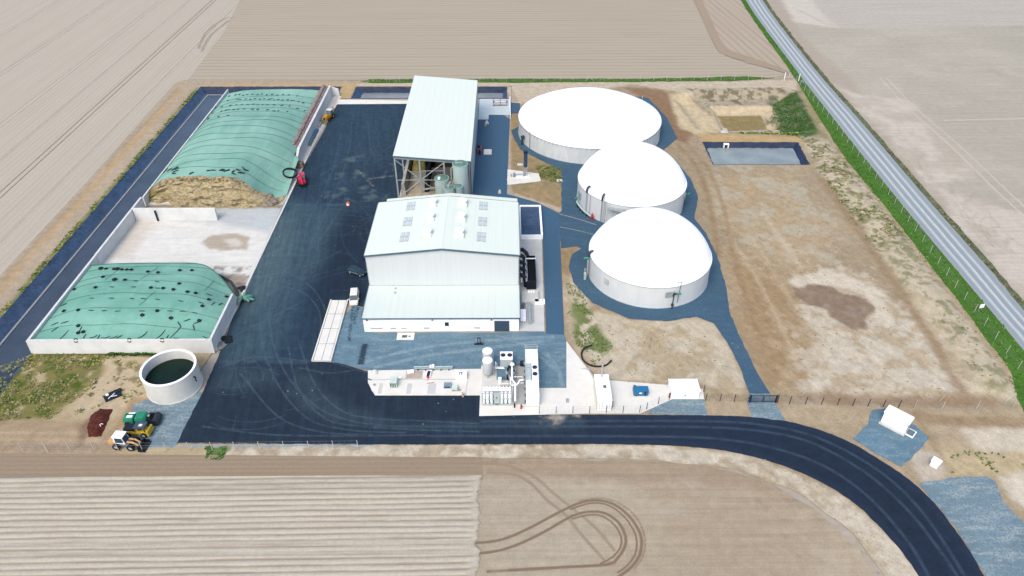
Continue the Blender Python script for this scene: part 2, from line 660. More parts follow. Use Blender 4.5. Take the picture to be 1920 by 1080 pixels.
M['asphalt'] = painted_mat('fresh_asphalt', 0.4, 0.75, streak_ang=math.radians(97), bump=0.15, spec=0.2, clods=0, streak_len=0.07)
M['asphalt_road'] = painted_mat('road_asphalt', 0.42, 0.75, bump=0.15, spec=0.2, clods=0)
M['lane'] = asphalt_mat('lane_chippings', S(72, 110, 145), S(92, 130, 162), 0.4, 0.3)
M['gravel'] = gravel_mat('blue_grey_gravel', S(110, 144, 168), 0.12, S(150, 176, 190), 0.6)
M['gravel_dark'] = gravel_mat('dark_blue_gravel', S(74, 106, 134), 0.10, S(98, 128, 150), 0.35)
M['gravel_pale'] = gravel_mat('pale_gravel', S(126, 152, 170), 0.14, S(178, 192, 198), 0.8)
M['grass'] = gravel_mat('verge_grass', S(80, 128, 44), 0.16, S(104, 142, 66), 0.4)
M['weeds'] = plain('weed_leaves', S(98, 118, 40), 0.8, 0, 0.4, 0.6)
M['tufts'] = plain('grass_blades', S(64, 112, 34), 0.8, 0, 0.4, 0.4)
M['membrane'] = None

def membrane(name, c):
    t = NT(name, 0.5, 0, 0.4)
    p = t.pos()
    n = t.noise(t.mapping(p, (0.5, 0.5, 0.5), 0.6), 1.0, 4, 0.6)
    fold = t.ramp(t.noise(t.mapping(p, (0.45, 1.7, 1.2), 0.35), 1.3, 5, 0.75), 0.54, 0.66)
    col = t.mix(t.ramp(n, 0.3, 0.7), mul(c, 0.75), mul(c, 1.25))
    col = t.mix(t.math('MULTIPLY', fold, 0.5), col, mul(c, 2.0))  # light on folds and shade in wrinkles put into the colour
    col = t.mix(t.ramp(t.noise(t.mapping(p, (0.5, 2.0, 1), 0.2), 1.1, 5, 0.7), 0.62, 0.7, 0, 0.6), col, mul(c, 0.4))
    t.base(col)
    t.bump(t.math('ADD', n, fold), 0.6, 0.15)
    return t.m
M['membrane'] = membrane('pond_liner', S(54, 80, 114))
M['membrane_dark'] = membrane('pond_liner_shaded', S(28, 46, 78))  # same liner with the shade of the banks put into its colour
M['pond_water'] = water_mat('pond_water', S(62, 74, 92), 0.2, 0.5, 2.2, 0.5)
M['pale_water'] = water_mat('silty_water', S(150, 162, 166), 0.1, 0.04)
M['concrete'] = plain('pale_concrete', S(226, 229, 232), 0.75, 0, 0.05, 0.5, 0.2)
M['beam'] = plain('weathered_beam', S(152, 158, 168), 0.8, 0, 0.08, 0.5)

# ------------------------------------------------------------------ holes in the ground for the basins and the pit
H_BASIN = [(-103.3, 80), (-91.2, 80), (-91.4, 102.45), (-91.9, 102.75), (-91.95, 226.6), (-56.2, 226.2), (-56.2, 234.6), (-103.7, 234.8)]
H_BACK = [(-51.2, 224.9), (1.0, 224.5), (1.0, 234.2), (-51.2, 234.5)]
H_POND = [(56.7, 192.0), (84.3, 191.6), (83.1, 178.0), (56.6, 178.2)]
PIT_O = GP([(1256, 182), (1300, 168), (1470, 166), (1492, 185), (1532, 245), (1500, 252), (1330, 250), (1300, 240)])
PIT_I = GP([(1330, 200), (1446, 198), (1474, 243), (1350, 246)], -2.0)
ground_poly = [(-1500, -600), (1500, -600), (1500, 2600), (-1500, 2600)]
sheet('ground', ground_poly, -0.12, M['ground'], [H_BASIN, H_BACK, H_POND, [(52, 196), (95, 196), (97, 234), (52, 234)]])

# ------------------------------------------------------------------ fields
sheet('field', [(-420, 40), (-110.4, 40), (-111.4, 170), (-112.6, 238), G(352, 150), G(420, 60), G(470, -40), (-420, 420)], 0.03, M['field_left'])
sheet('field', [G(352, 150), G(420, 60), G(470, -60), G(1270, -60), G(1340, 95), G(1410, 127), G(1482, 141), G(1400, 152), G(1000, 152), G(700, 154), G(340, 156)], 0.02, M['field_top'])
sheet('field', [G(1270, -60), G(1380, -60), G(1396, 0), G(1488, 132), G(1475, 136), G(1400, 118), G(1350, 92)], 0.05, M['field_corner'])
sheet('path', smooth_line([G(1262, -60), G(1300, 0), G(1340, 85), G(1358, 103), G(1420, 122), G(1478, 139)], 4)
      + smooth_line([G(1480, 134), G(1425, 113), G(1372, 95), G(1352, 76), G(1316, 0), G(1280, -60)], 4), 0.07,
      furrow_mat('track_soil', S(176, 160, 143), S(165, 148, 131), 1.8, 1.0))
FR = [G(1425, -60), G(2500, -60), G(2500, 500), (170, 60), (98.5, 60), (103.5, 92), G(1930, 600), G(1740, 378), G(1618, 236), G(1518, 121), G(1428, 0)]
fp = [
    ('poly', GP([(1478, 38), (1570, 53), (1650, 55), (1800, 50), (1990, 46), (2600, 30), (2600, -80), (1500, -80)]), S(193, 188, 182), 1.2, 0.8, 1.0, 0.05),
    ('poly', GP([(1440, -50), (1500, -60), (1528, 10), (1568, 52), (1486, 42), (1468, 14)]), S(208, 203, 195), 1.2, 0.8, 1.0, 0.05),
    ('line', [G(1428, -40), G(1478, 60), G(1560, 140), G(1640, 235), G(1760, 375), G(1960, 600)], S(180, 169, 158), 1.0, 1.0, 0.8, 0.1, 4.5),
    ('poly', GP([(1566, 160), (1620, 180), (1660, 182), (1716, 190), (1728, 205), (1668, 222), (1735, 235), (1742, 262), (1760, 300), (1830, 320), (1760, 350), (1830, 372), (1990, 420), (1990, 660), (1920, 565), (1800, 425), (1700, 295), (1640, 230)]), S(206, 199, 190), 1.2, 3.0, 1.0, 0.12),
    ('spk', GP([(1566, 160), (1730, 200), (1830, 330), (1990, 420), (1990, 660), (1800, 425), (1640, 230)]), S(190, 181, 171), 1.0, 2.0, 0.7, 0.1, 0.16, 0.5),
    ('spk', GP([(1640, 60), (1990, 60), (1990, 400), (1760, 250)]), S(178, 172, 164), 4.0, 4.0, 0.5, 0.05, 0.04, 0.5),
]
M['field_right'] = painted_mat('harrowed_field_soil', 0.16, streak_ang=0.03, bump=0.35, clods=0.05, streak_len=0.025)
painted('field', FR, 0.03, M['field_right'], S(186, 181, 171), fp, 2.0, seed=71)['kind'] = 'structure'
FM = [G(870, 862), G(1000, 860), G(1200, 866), G(1330, 874), G(1440, 902), G(1540, 965), G(1610, 1030), G(1660, 1100), G(1700, 1300), G(860, 1300)]
M['field_mid'] = painted_mat('rolled_field_soil', 0.2, streak_ang=0.0, bump=0.4, clods=0.08, streak_len=0.03)
mp = [
    ('poly', GP([(905, 855), (1300, 862), (1460, 905), (1560, 980), (1400, 915), (1100, 900), (905, 895)]), S(168, 151, 132), 0.8, 0.6, 0.9, 0.1),
    ('poly', GP([(1200, 900), (1480, 920), (1640, 1090), (1360, 1110), (1260, 1000)]), S(176, 160, 142), 3.0, 2.0, 0.7, 0.08),
    ('poly', GP([(900, 900), (1180, 905), (1100, 1100), (900, 1100)]), S(182, 173, 158), 2.0, 1.0, 0.8, 0.08),
    ('line', GP([(1390, 900), (1440, 960), (1500, 1050), (1530, 1110)]), S(150, 134, 118), 0.15, 0.3, 0.5, 0.5, 0.12),
    ('spk', GP([(1100, 900), (1640, 900), (1700, 1100), (1100, 1100)]), S(190, 180, 164), 1.0, 1.0, 0.5, 0.1, 0.12, 0.56),
]
painted('field', jag(FM, 1.5, 0.2, 5), 0.03, M['field_mid'], S(180, 167, 149), mp, 0.8, seed=83)
sheet('field', [G(-400, 846), G(905, 858), G(906, 900), G(-400, 900)], 0.035, M['headland'])

# ridged potato beds of the near field: every ridge is real relief
def ridges():
    t = NT('ridge_soil', 0.95, 0, 0.1)
    p = t.pos()
    sp = t.n('ShaderNodeSeparateXYZ')
    t.l(p, sp.inputs[0])
    n = t.noise(t.mapping(p, (0.06, 1.0, 1)), 1.2, 5, 0.7)
    n2 = t.noise(p, 2.4, 5, 0.75)
    crest = t.ramp(t.math('ADD', sp.outputs[2], t.math('MULTIPLY', t.math('SUBTRACT', n, 0.5), 0.34)), 0.03, 0.16)  # paler towards the crests, darker in the troughs
    col = t.mix(crest, S(172, 162, 149), S(206, 200, 189))
    col = t.mix(t.ramp(n2, 0.3, 0.75, 0.0, 0.5), col, S(176, 165, 152))
    t.base(col)
    t.bump(n2, 0.6, 0.12)
    x1 = G(902, 960)[0]
    y0, y1 = G(0, 1130)[1], G(0, 896)[1]
    lam = 1.02
    ys = np.arange(y0, y1, 0.17)
    xs = np.append(np.arange(-90, x1 - 0.1, 0.6), [x1, x1 + 0.08])
    X, Y = np.meshgrid(xs, ys)
    P = np.stack([X.ravel(), Y.ravel()], 1)
    tilt = -0.012
    Q = np.stack([P[:, 0], P[:, 1] + tilt * (P[:, 0] - x1)], 1)
    wob = (vnoise(Q * np.array([0.12, 1.0]), 0.5, 3) - 0.5) * 0.3
    ph = (Q[:, 1] + wob - y1) / lam
    h = 1 - np.abs(np.cos(PI * ph)) ** 5
    row = np.floor(ph)
    rowk = np.abs(np.sin(row * 12.9898 + 4.1) * 43758.5453) % 1.0
    amp = 0.17 * (0.4 + 0.6 * rowk + 0.35 * vnoise(Q * np.array([0.15, 1]), 0.8, 5))
    h = h * (0.75 + 0.4 * vnoise(Q * np.array([0.35, 2.0]), 1.0, 15))
    end = sstep(x1 + 0.6 * (vnoise(P, 0.9, 9) - 0.5) * 4 - P[:, 0], 0.0, 2.2)
    Z = 0.045 + h * amp * end + 0.11 * (1 - end) + 0.07 * (vnoise(P * np.array([0.5, 1.5]), 1.6, 11) - 0.5) * end
    # two passes flattened by the tractor
    for yc in (G(0, 1022)[1], G(0, 1041)[1]):
        k = sstep(0.55 - np.abs(P[:, 1] - yc), 0, 0.3)
        Z = Z * (1 - k) + 0.115 * k
    Z = Z.reshape(X.shape)
    Z[:, -1] = 0.035
    Z = Z.ravel()
    ny, nx = X.shape
    idx = np.arange(ny * nx).reshape(ny, nx)
    a, b, c, d = idx[:-1, :-1].ravel(), idx[:-1, 1:].ravel(), idx[1:, 1:].ravel(), idx[1:, :-1].ravel()
    Fc = np.vstack([np.stack([a, b, c], 1), np.stack([a, c, d], 1)])
    rag = (vnoise(P * np.array([0.0, 1.0]), 0.9, 61, 4) - 0.5) * 2.2 - 0.3
    P[:, 0] += rag * sstep(P[:, 0], x1 - 4.0, x1)
    struct(mesh_sheet('field', np.hstack([P, Z[:, None]]), Fc, t.m))
ridges()

# ------------------------------------------------------------------ bare earth of the compound, right of the yard
def road_left_edge(v):
    return 0
EARTH = [G(950, 156), G(1489, 146), G(1560, 226), G(1660, 352), G(1800, 530), G(1915, 668), (101.5, 92), (92, 60), G(1850, 1200), G(1700, 1200), G(1660, 1080), G(1600, 1000),
         G(1500, 925), G(1380, 880), G(1200, 862), G(900, 858), G(400, 858), (-50, 78.5), (-50, 84), (-4, 84), (-4, 100), (4, 104), (5.5, 150), (0, 168), (0, 222)]
BERM_T = GP([(1500, 255), (1545, 330), (1640, 470), (1740, 620), (1815, 748)])
BERM = BERM_T + GP([(1915, 748), (1905, 700), (1800, 560), (1660, 380), (1560, 262)])

def earth_h(P):
    h = 0.25 * sstep(sdist(P, BERM), 0.0, 5.0) * 4.0 * (0.7 + 0.6 * vnoise(P, 0.15, 8))
    d = sdist(P, PIT_O)
    pit = -2.1 * sstep(d, 0.0, 4.2)
    di = sdist(P, PIT_I)
    pit -= 1.7 * sstep(di, 0.0, 2.4)
    far = sstep(linedist(P, H_POND, True), 0.0, 2.0)
    bumpy = -0.1 * vnoise(P, 0.35, 21) * sstep(sdist(P, EARTH), 0, 3)
    return (h + pit) * far + bumpy * far * (d < 0)

br = S(172, 157, 134)
pale = S(210, 203, 190)
grey = S(186, 176, 160)
patches = [
    ('poly', GP([(950, 150), (1495, 150), (1495, 172), (1290, 176), (1245, 168), (1180, 158), (955, 200)]), S(202, 190, 173), 1.0, 1.0, 1.0),
    # reddish bank round the large tank
    ('poly', GP([(1165, 163), (1240, 168), (1268, 185), (1300, 240), (1290, 270), (1262, 262), (1225, 195)]), S(150, 124, 100), 1.0, 0.8, 1.0),
    ('poly', GP([(1255, 178), (1290, 172), (1345, 215), (1350, 243), (1312, 252), (1275, 240)]), S(210, 194, 164), 1.0, 0.8, 1.0),
    ('poly', GP([(1285, 166), (1470, 164), (1480, 182), (1446, 198), (1330, 197), (1300, 172)]), S(178, 168, 150), 0.8, 0.8, 1.0),
    ('spk', GP([(1285, 166), (1470, 164), (1480, 182), (1440, 194), (1330, 190), (1300, 172)]), S(110, 104, 84), 0.5, 0.8, 0.8, 0.3, 0.6, 0.5),
    ('poly', GP([(1330, 198), (1448, 198), (1480, 246), (1345, 247)], -2.0), S(206, 191, 164), 0.5, 0.3, 1.0),
    ('poly', GP([(1345, 217), (1428, 216), (1440, 246), (1362, 246)], -3.6), S(152, 136, 98), 0.3, 0.3, 1.0),
    ('spk', GP([(1400, 225), (1438, 222), (1440, 246), (1400, 244)]), S(176, 176, 180), 0.3, 0.4, 0.8, 0.4, 0.9, 0.5),
    ('poly', GP([(1452, 182), (1495, 172), (1535, 246), (1505, 262), (1470, 244), (1455, 205)]), S(70, 98, 48), 1.0, 1.4, 1.0),
    ('spk', GP([(1440, 170), (1510, 170), (1550, 250), (1490, 270), (1440, 240)]), S(110, 118, 92), 0.6, 1.4, 0.8, 0.3, 0.35, 0.55),
    ('line', GP([(1385, 245), (1500, 250)]), S(96, 112, 56), 0.5, 0.8, 0.9, 0.3, 0.8),
    ('poly', GP([(1500, 160), (1540, 196), (1570, 255), (1545, 262), (1515, 200)]), S(150, 146, 104), 1.2, 1.0, 0.8),
    ('poly', GP([(1310, 250), (1500, 256), (1510, 272), (1318, 268)]), S(196, 170, 128), 0.8, 0.8, 1.0),
    # berm and its flanks
    ('poly', BERM, S(200, 190, 170), 1.5, 1.5, 0.9),
    ('spk', GP([(1500, 262), (1560, 265), (1700, 445), (1900, 720), (1860, 745), (1640, 480), (1540, 340)]), S(138, 138, 104), 1.0, 1.0, 0.75, 0.3, 0.5, 0.52),
    ('line', GP([(1545, 340), (1640, 475), (1740, 625), (1812, 748)]), S(166, 146, 120), 1.2, 1.0, 0.8, 0.3, 1.2),
    ('line', GP([(1565, 270), (1680, 410), (1800, 570), (1915, 725)]), S(186, 166, 140), 0.8, 0.5, 0.9, 0.3, 1.5),
    ('line', GP([(1545, 235), (1640, 352), (1780, 528), (1910, 690)]), S(182, 166, 146), 0.8, 0.5, 0.9, 0.3, 1.4),
    # platform
    ('poly', GP([(1300, 330), (1480, 320), (1560, 420), (1540, 520), (1440, 480), (1360, 430)]), S(188, 168, 138), 4.0, 3.0, 0.6, 0.1),
    ('poly', GP([(1370, 470), (1480, 520), (1530, 650), (1520, 720), (1440, 730), (1390, 620)]), S(164, 140, 108), 4.0, 3.0, 0.8, 0.1),
    ('poly', GP([(1500, 520), (1600, 510), (1720, 600), (1810, 740), (1530, 748), (1520, 640)]), pale, 1.5, 5.0, 0.8, 0.2),
    ('spk', GP([(1480, 480), (1620, 500), (1760, 600), (1830, 745), (1480, 750)]), S(184, 166, 140), 2.0, 3.0, 0.8, 0.12, 0.3, 0.5),
    ('line', GP([(1500, 532), (1560, 522), (1640, 548), (1650, 590)]), S(214, 205, 190), 1.2, 1.4, 0.9, 0.3, 2.2),
    ('spk', GP([(1330, 300), (1480, 310), (1600, 440), (1560, 500), (1440, 500), (1340, 420)]), S(188, 181, 164), 2.5, 2.0, 0.7, 0.2, 0.25, 0.5),
    ('spk', GP([(1330, 400), (1440, 440), (1530, 640), (1520, 730), (1440, 730), (1370, 560)]), S(184, 166, 140), 2.0, 2.0, 0.7, 0.2, 0.3, 0.54),
    ('spk', GP([(1470, 480), (1640, 500), (1800, 700), (1800, 745), (1500, 748)]), S(216, 208, 194), 2.0, 2.0, 0.55, 0.2, 0.45, 0.55),
    ('line', GP([(1545, 340), (1640, 475), (1740, 625), (1812, 748)]), S(158, 138, 114), 0.7, 0.7, 0.7, 0.3, 0.9),
    ('spk', GP([(1510, 262), (1560, 265), (1700, 445), (1680, 470), (1640, 475), (1545, 335)]), S(118, 116, 84), 0.6, 0.6, 0.8, 0.3, 0.9, 0.56),
    ('poly', GP([(1490, 540), (1520, 534), (1560, 537), (1575, 548), (1625, 560), (1640, 575), (1625, 600), (1625, 615), (1600, 618), (1560, 595), (1550, 580), (1510, 570), (1494, 556)]), S(146, 128, 112), 0.4, 0.8, 1.0, 0.5),
    ('spk', GP([(1500, 540), (1630, 570), (1610, 610), (1520, 565)]), S(158, 144, 132), 0.5, 0.6, 0.7, 0.4, 0.5, 0.5),
    ('line', GP([(1520, 745), (1700, 752), (1860, 752)]), S(158, 134, 110), 0.8, 0.8, 0.8, 0.3, 1.2),
    # outside the front fence
    ('poly', GP([(1320, 752), (1480, 760), (1720, 770), (1920, 770), (1960, 860), (1760, 870), (1640, 800), (1500, 790), (1330, 778)]), S(184, 168, 144), 1.0, 1.2, 0.9),
    ('poly', GP([(1790, 800), (1960, 800), (1960, 850), (1830, 846)]), S(212, 203, 188), 0.8, 1.0, 0.9),
    ('line', GP([(1720, 782), (1800, 790), (1960, 792)]), S(160, 138, 112), 0.6, 0.5, 0.8, 0.3, 1.2),
    ('line', GP([(1716, 775), (1760, 850)]), S(160, 138, 112), 0.5, 0.4, 0.6, 0.3, 0.6),
    ('poly', GP([(1690, 840), (1760, 850), (1775, 895), (1730, 908)]), S(196, 186, 174), 0.8, 0.6, 1.0),
    ('poly', GP([(1765, 840), (1960, 850), (1960, 893), (1780, 893)]), S(196, 180, 148), 0.8, 0.8, 0.9),
    ('poly', GP([(1870, 892), (1960, 880), (1960, 960), (1900, 940)]), S(214, 206, 192), 0.8, 0.8, 1.0),
    # island between the tanks and the plant
    ('poly', GP([(1052, 520), (1075, 512), (1110, 580), (1200, 603), (1300, 596), (1345, 610), (1395, 720), (1390, 745), (1130, 715), (1070, 640)]), S(202, 192, 174), 1.0, 1.0, 1.0),
    ('spk', GP([(1100, 560), (1300, 600), (1395, 740), (1130, 715)]), S(182, 166, 140), 1.0, 1.5, 0.8, 0.2, 0.18, 0.5),
    ('poly', GP([(1052, 470), (1082, 462), (1066, 500), (1070, 540), (1052, 530)]), S(164, 142, 112), 0.4, 0.5, 1.0),
    ('line', GP([(1060, 520), (1068, 600), (1090, 660), (1125, 700)]), S(190, 174, 152), 0.5, 0.4, 0.9, 0.3, 0.8),
    ('spk', GP([(1062, 540), (1090, 545), (1118, 600), (1150, 650), (1110, 690), (1080, 640)]), S(104, 124, 62), 0.8, 1.0, 0.85, 0.3, 0.35, 0.45),
    ('line', GP([(1130, 718), (1300, 722), (1395, 748)]), S(172, 154, 128), 0.5, 0.5, 0.8, 0.3, 0.6),
    # flare island
    ('poly', GP([(950, 212), (975, 214), (982, 265), (1052, 318), (1054, 395), (1010, 375), (950, 362)]), S(168, 148, 116), 0.5, 0.4, 1.0),
    ('spk', GP([(950, 270), (1052, 318), (1054, 392), (990, 370), (950, 350)]), S(156, 142, 112), 0.5, 0.5, 0.8, 0.4, 0.3, 0.5),
    ('spk', GP([(1005, 310), (1052, 312), (1054, 345), (1015, 335)]), S(112, 124, 76), 0.5, 0.6, 0.85, 0.4, 0.6, 0.42),
    ('line', GP([(953, 215), (953, 362), (1000, 376), (1052, 394)]), S(198, 186, 170), 0.3, 0.2, 1.0, 0.4, 0.7),
    # tracks from the right pond past the tanks
    ('line', smooth_line(GP([(1270, 270), (1310, 320), (1335, 400), (1345, 480)]), 2), S(158, 132, 104), 0.5, 0.3, 0.7, 0.3, 0.7),
    ('line', smooth_line(GP([(1285, 265), (1330, 320), (1360, 400), (1380, 500), (1420, 620)]), 2), S(160, 134, 106), 0.5, 0.3, 0.7, 0.3, 0.5),
    ('line', smooth_line(GP([(1370, 440), (1440, 560), (1500, 690)]), 2), S(200, 184, 160), 0.5, 0.5, 0.6, 0.3, 0.4),
    ('line', smooth_line(GP([(1400, 430), (1470, 540), (1540, 660)]), 2), S(196, 180, 154), 0.6, 0.5, 0.6, 0.3, 0.5),
    ('line', smooth_line(GP([(1430, 400), (1500, 500)]), 2), S(206, 194, 174), 0.8, 0.6, 0.6, 0.3, 0.8),
    # pale strip in front of the road
    ('poly', GP([(200, 838), (700, 834), (1100, 834), (1300, 839), (1420, 860), (1560, 918), (1660, 1000), (1740, 1090), (1640, 1090), (1580, 1000), (1480, 912), (1380, 878), (1200, 861), (700, 857), (200, 862)]), S(208, 199, 184), 0.5, 1.3, 1.0, 0.5),
    ('spk', GP([(300, 838), (1100, 836), (1420, 862), (1700, 1060), (1660, 1090), (1380, 880), (1100, 862), (300, 862)]), S(178, 162, 140), 0.5, 0.6, 0.8, 0.3, 0.5, 0.52),
    ('spk', GP([(350, 838), (430, 838), (420, 862), (380, 862)]), S(84, 120, 46), 0.3, 0.5, 0.9, 0.4, 0.5, 0.42),
    ('spk', GP([(1400, 870), (1560, 918), (1700, 1060), (1640, 1090), (1560, 980)]), S(186, 174, 152), 0.5, 0.6, 0.8, 0.3, 0.4, 0.5),
]
painted('bare_earth', jag(EARTH, 2.0, 0.15, 4), 0.03, M['earth'], br, patches, 0.55, [H_POND], earth_h, seed=3)

# ------------------------------------------------------------------ earth strip round the left and the back of the basins
STRIP = [(-91.4, 80), (-103.35, 80), (-103.3, 102), (-103.75, 234.85), (-56.1, 234.65), (-56.1, 224.8), (-51.25, 224.8), (-51.25, 234.55), (1.05, 234.25), (1.05, 222), (3.5, 222), G(950, 148),
         G(700, 150), G(345, 150), (-113.5, 238), (-112.0, 170), (-111, 70), (-91.4, 70)]
lp = [
    ('line', [(-112, 60), (-112.8, 170), (-113.5, 240)], S(178, 168, 152), 0.8, 0.8, 0.9, 0.3, 1.6),
    ('line', [(-108.2, 60), (-108.9, 170), (-109.5, 232)], S(192, 164, 124), 0.4, 0.3, 1.0, 0.3, 0.5),
    ('line', [(-110, 60), (-110.5, 170), (-111, 234)], S(168, 150, 126), 0.4, 0.3, 0.8, 0.3, 0.5),
    ('line', [(-103.7, 60), (-103.8, 170), (-104.2, 234)], S(116, 128, 62), 0.4, 0.5, 0.9, 0.5, 0.5),
    ('poly', [(-113, 236.5), (-40, 236.5), (0, 236.5), (4, 245), (-113, 246)], S(182, 168, 150), 0.8, 0.6, 0.9),
    ('poly', [(-104, 235), (-56, 234.8), (-56, 237.2), (-104, 237.5)], S(196, 172, 138), 0.5, 0.4, 0.9),
    ('poly', [(-51, 234.5), (2, 234.3), (2, 238), (-51, 238)], S(204, 190, 172), 0.5, 0.4, 1.0),
    ('poly', [(-50, 238.6), (6, 238.6), (6, 241.6), (-50, 241.3)], S(98, 118, 62), 0.6, 0.7, 0.95),
    ('poly', [(-56.2, 224), (-51, 224), (-51, 237), (-56.2, 237)], S(196, 172, 132), 0.4, 0.4, 1.0),
]
painted('bare_earth', STRIP, 0.034, M['earth2'], S(186, 170, 150), lp, 1.0, seed=6)
sheet('grass', jag([G(690, 149), G(950, 148), G(1200, 148), G(1400, 143), G(1455, 147), G(1380, 152), G(1200, 154), G(950, 155), G(690, 156)], 2, 0.3, 8), 0.06, M['grass'])['kind'] = 'stuff'

# ------------------------------------------------------------------ weedy corner, lower left
LZ = [(-91.4, 80), (-91.5, 102.4), (-57, 102.4), (-57.5, 98), (-57.0, 92), G(332, 833), (-50, 79.5), (-50, 77.5), (-111, 76.4), (-111, 80)]
zp = [
    ('poly', GP([(140, 665), (270, 663), (280, 745), (220, 780), (120, 775), (180, 720)]), S(200, 184, 158), 1.2, 1.2, 0.95),
    ('poly', GP([(-60, 790), (200, 790), (225, 850), (-60, 850)]), S(174, 154, 130), 0.5, 0.4, 1.0),
    ('line', GP([(-60, 812), (200, 812)]), S(190, 172, 148), 0.3, 0.2, 0.8, 0.3, 0.3),
    ('line', GP([(-60, 824), (215, 826)]), S(190, 172, 148), 0.3, 0.2, 0.8, 0.3, 0.3),
    ('line', GP([(-60, 838), (215, 838)]), S(160, 146, 132), 0.3, 0.2, 0.8, 0.3, 0.4),
    ('spk', GP([(-40, 700), (60, 660), (200, 662), (190, 705), (140, 750), (90, 785), (-60, 790)]), S(112, 112, 52), 1.0, 1.0, 0.8, 0.3, 0.35, 0.36),
    ('spk', GP([(-40, 720), (60, 660), (190, 662), (150, 730), (80, 780), (-60, 788)]), S(74, 98, 34), 1.0, 1.0, 0.85, 0.3, 0.5, 0.52),
    ('line', GP([(62, 664), (280, 664)]), S(112, 102, 62), 0.4, 0.4, 0.8, 0.4, 0.5),
    ('line', GP([(205, 664), (300, 664)]), S(60, 76, 34), 0.3, 0.3, 0.95, 0.4, 0.5),
    ('spk', GP([(210, 660), (275, 690), (270, 735), (225, 725)]), S(110, 108, 66), 0.4, 0.6, 0.7, 0.4, 0.7, 0.55),
    ('poly', GP([(250, 745), (285, 748), (240, 800), (190, 830)]), S(170, 146, 118), 0.5, 0.6, 0.8),
    # damp red-brown mulch stain around the heap
    ('poly', GP([(150, 800), (185, 768), (172, 800), (150, 836)]), S(128, 104, 84), 0.7, 0.4, 0.7),
]
painted('bare_earth', LZ, 0.032, M['earth2'], S(188, 172, 142), zp, 0.5, seed=12)

# ------------------------------------------------------------------ yard, roads, gravel, paving
YARD = [G(332, 831), G(378, 740), G(410, 668), (-56.4, 117), (-57.0, 157), (-55.2, 200), G(627, 205), G(634, 194), G(760, 195), (-26, 224), (-26, 162), (-8, 162), (-8, 140),
        (-20, 138), (-20, 114.2), G(664, 573), G(649, 566), G(620, 565), G(585, 678), G(632, 680), G(690, 697), G(690, 718), G(703, 742), G(903, 742), G(903, 778), G(1100, 778)]
LOW = smooth_line([G(1100, 778), G(1300, 779), G(1420, 783), G(1500, 796), G(1580, 823), G(1660, 869), G(1730, 922), G(1790, 992), G(1845, 1080), G(1900, 1190)], 1.5)
UP = smooth_line([G(1765, 1190), G(1722, 1080), G(1660, 1000), G(1590, 935), G(1500, 886), G(1400, 854), G(1290, 838), G(1100, 833), G(700, 834)], 1.5)
YP = [
    ('poly', GP([(440, 560), (500, 440), (545, 380), (640, 390), (620, 480), (560, 560), (520, 640), (480, 700), (400, 720)]), S(65, 91, 107), 4.0, 3.0, 0.8, 0.08),
    ('poly', GP([(470, 480), (500, 430), (540, 400), (560, 440), (520, 520), (470, 590)]), S(85, 108, 120), 2.5, 2.0, 0.7, 0.1),
    ('poly', GP([(620, 200), (760, 195), (740, 300), (600, 380), (590, 300)]), S(47, 72, 93), 4.0, 4.0, 0.7, 0.1),
    ('poly', GP([(640, 400), (700, 400), (690, 560), (640, 560), (600, 640), (590, 560)]), S(29, 45, 66), 3.0, 2.0, 0.9, 0.1),
    ('poly', GP([(405, 678.5), (720, 678.5), (1110, 742), (1110, 840), (320, 840)]), S(32, 48, 67), 0.25, 0.0, 0.9, 0.1),
    ('poly', GP([(560, 690), (640, 760), (760, 790), (1100, 785), (1100, 800), (760, 808), (620, 790), (540, 740)]), S(55, 74, 89), 1.2, 1.6, 0.7, 0.12),
    ('poly', GP([(410, 680), (520, 690), (520, 720), (400, 730)]), S(59, 80, 96), 1.5, 1.5, 0.6, 0.15),
    ('spk', GP([(640, 290), (740, 300), (740, 375), (600, 380)]), S(105, 124, 129), 1.5, 2.0, 0.5, 0.2, 0.5, 0.58),
    ('spk', GP([(996, 776), (1100, 776), (1098, 792), (1060, 786), (1040, 800), (1005, 790)]), S(190, 181, 172), 0.8, 0.6, 0.9, 0.5, 0.5, 0.44),
    ('line', GP([(540, 384), (650, 384), (730, 372)]), S(75, 104, 120), 0.2, 0.2, 0.6, 0.3, 0.15),
    ('line', GP([(410, 678), (580, 680)]), S(79, 106, 122), 0.2, 0.2, 0.5, 0.3, 0.15),
]
painted('asphalt_yard', jag(YARD + [G(1100, 833), G(700, 834)], 0.8, 0.08, 52), 0.07, M['asphalt'], S(39, 61, 82), YP, 0.9, seed=44)
RDP = [('line', LOW, S(38, 54, 78), 0.5, 0.3, 0.6, 0.2, 1.0), ('line', UP, S(38, 54, 78), 0.5, 0.3, 0.6, 0.2, 1.0)]
painted('road', jag(LOW + UP[:-1] + [G(1098, 833), G(1098, 778)], 0.7, 0.09, 51), 0.068, M['asphalt_road'], S(30, 45, 66), RDP, 0.9, seed=47)
sheet('gravel_shoulder', jag([G(215, 838), G(700, 832), G(700, 837), G(330, 839), G(220, 842)], 1.0, 0.15, 2), 0.05, gravel_mat('shoulder_gravel', S(168, 182, 192), 0.15, S(200, 200, 196), 0.6))
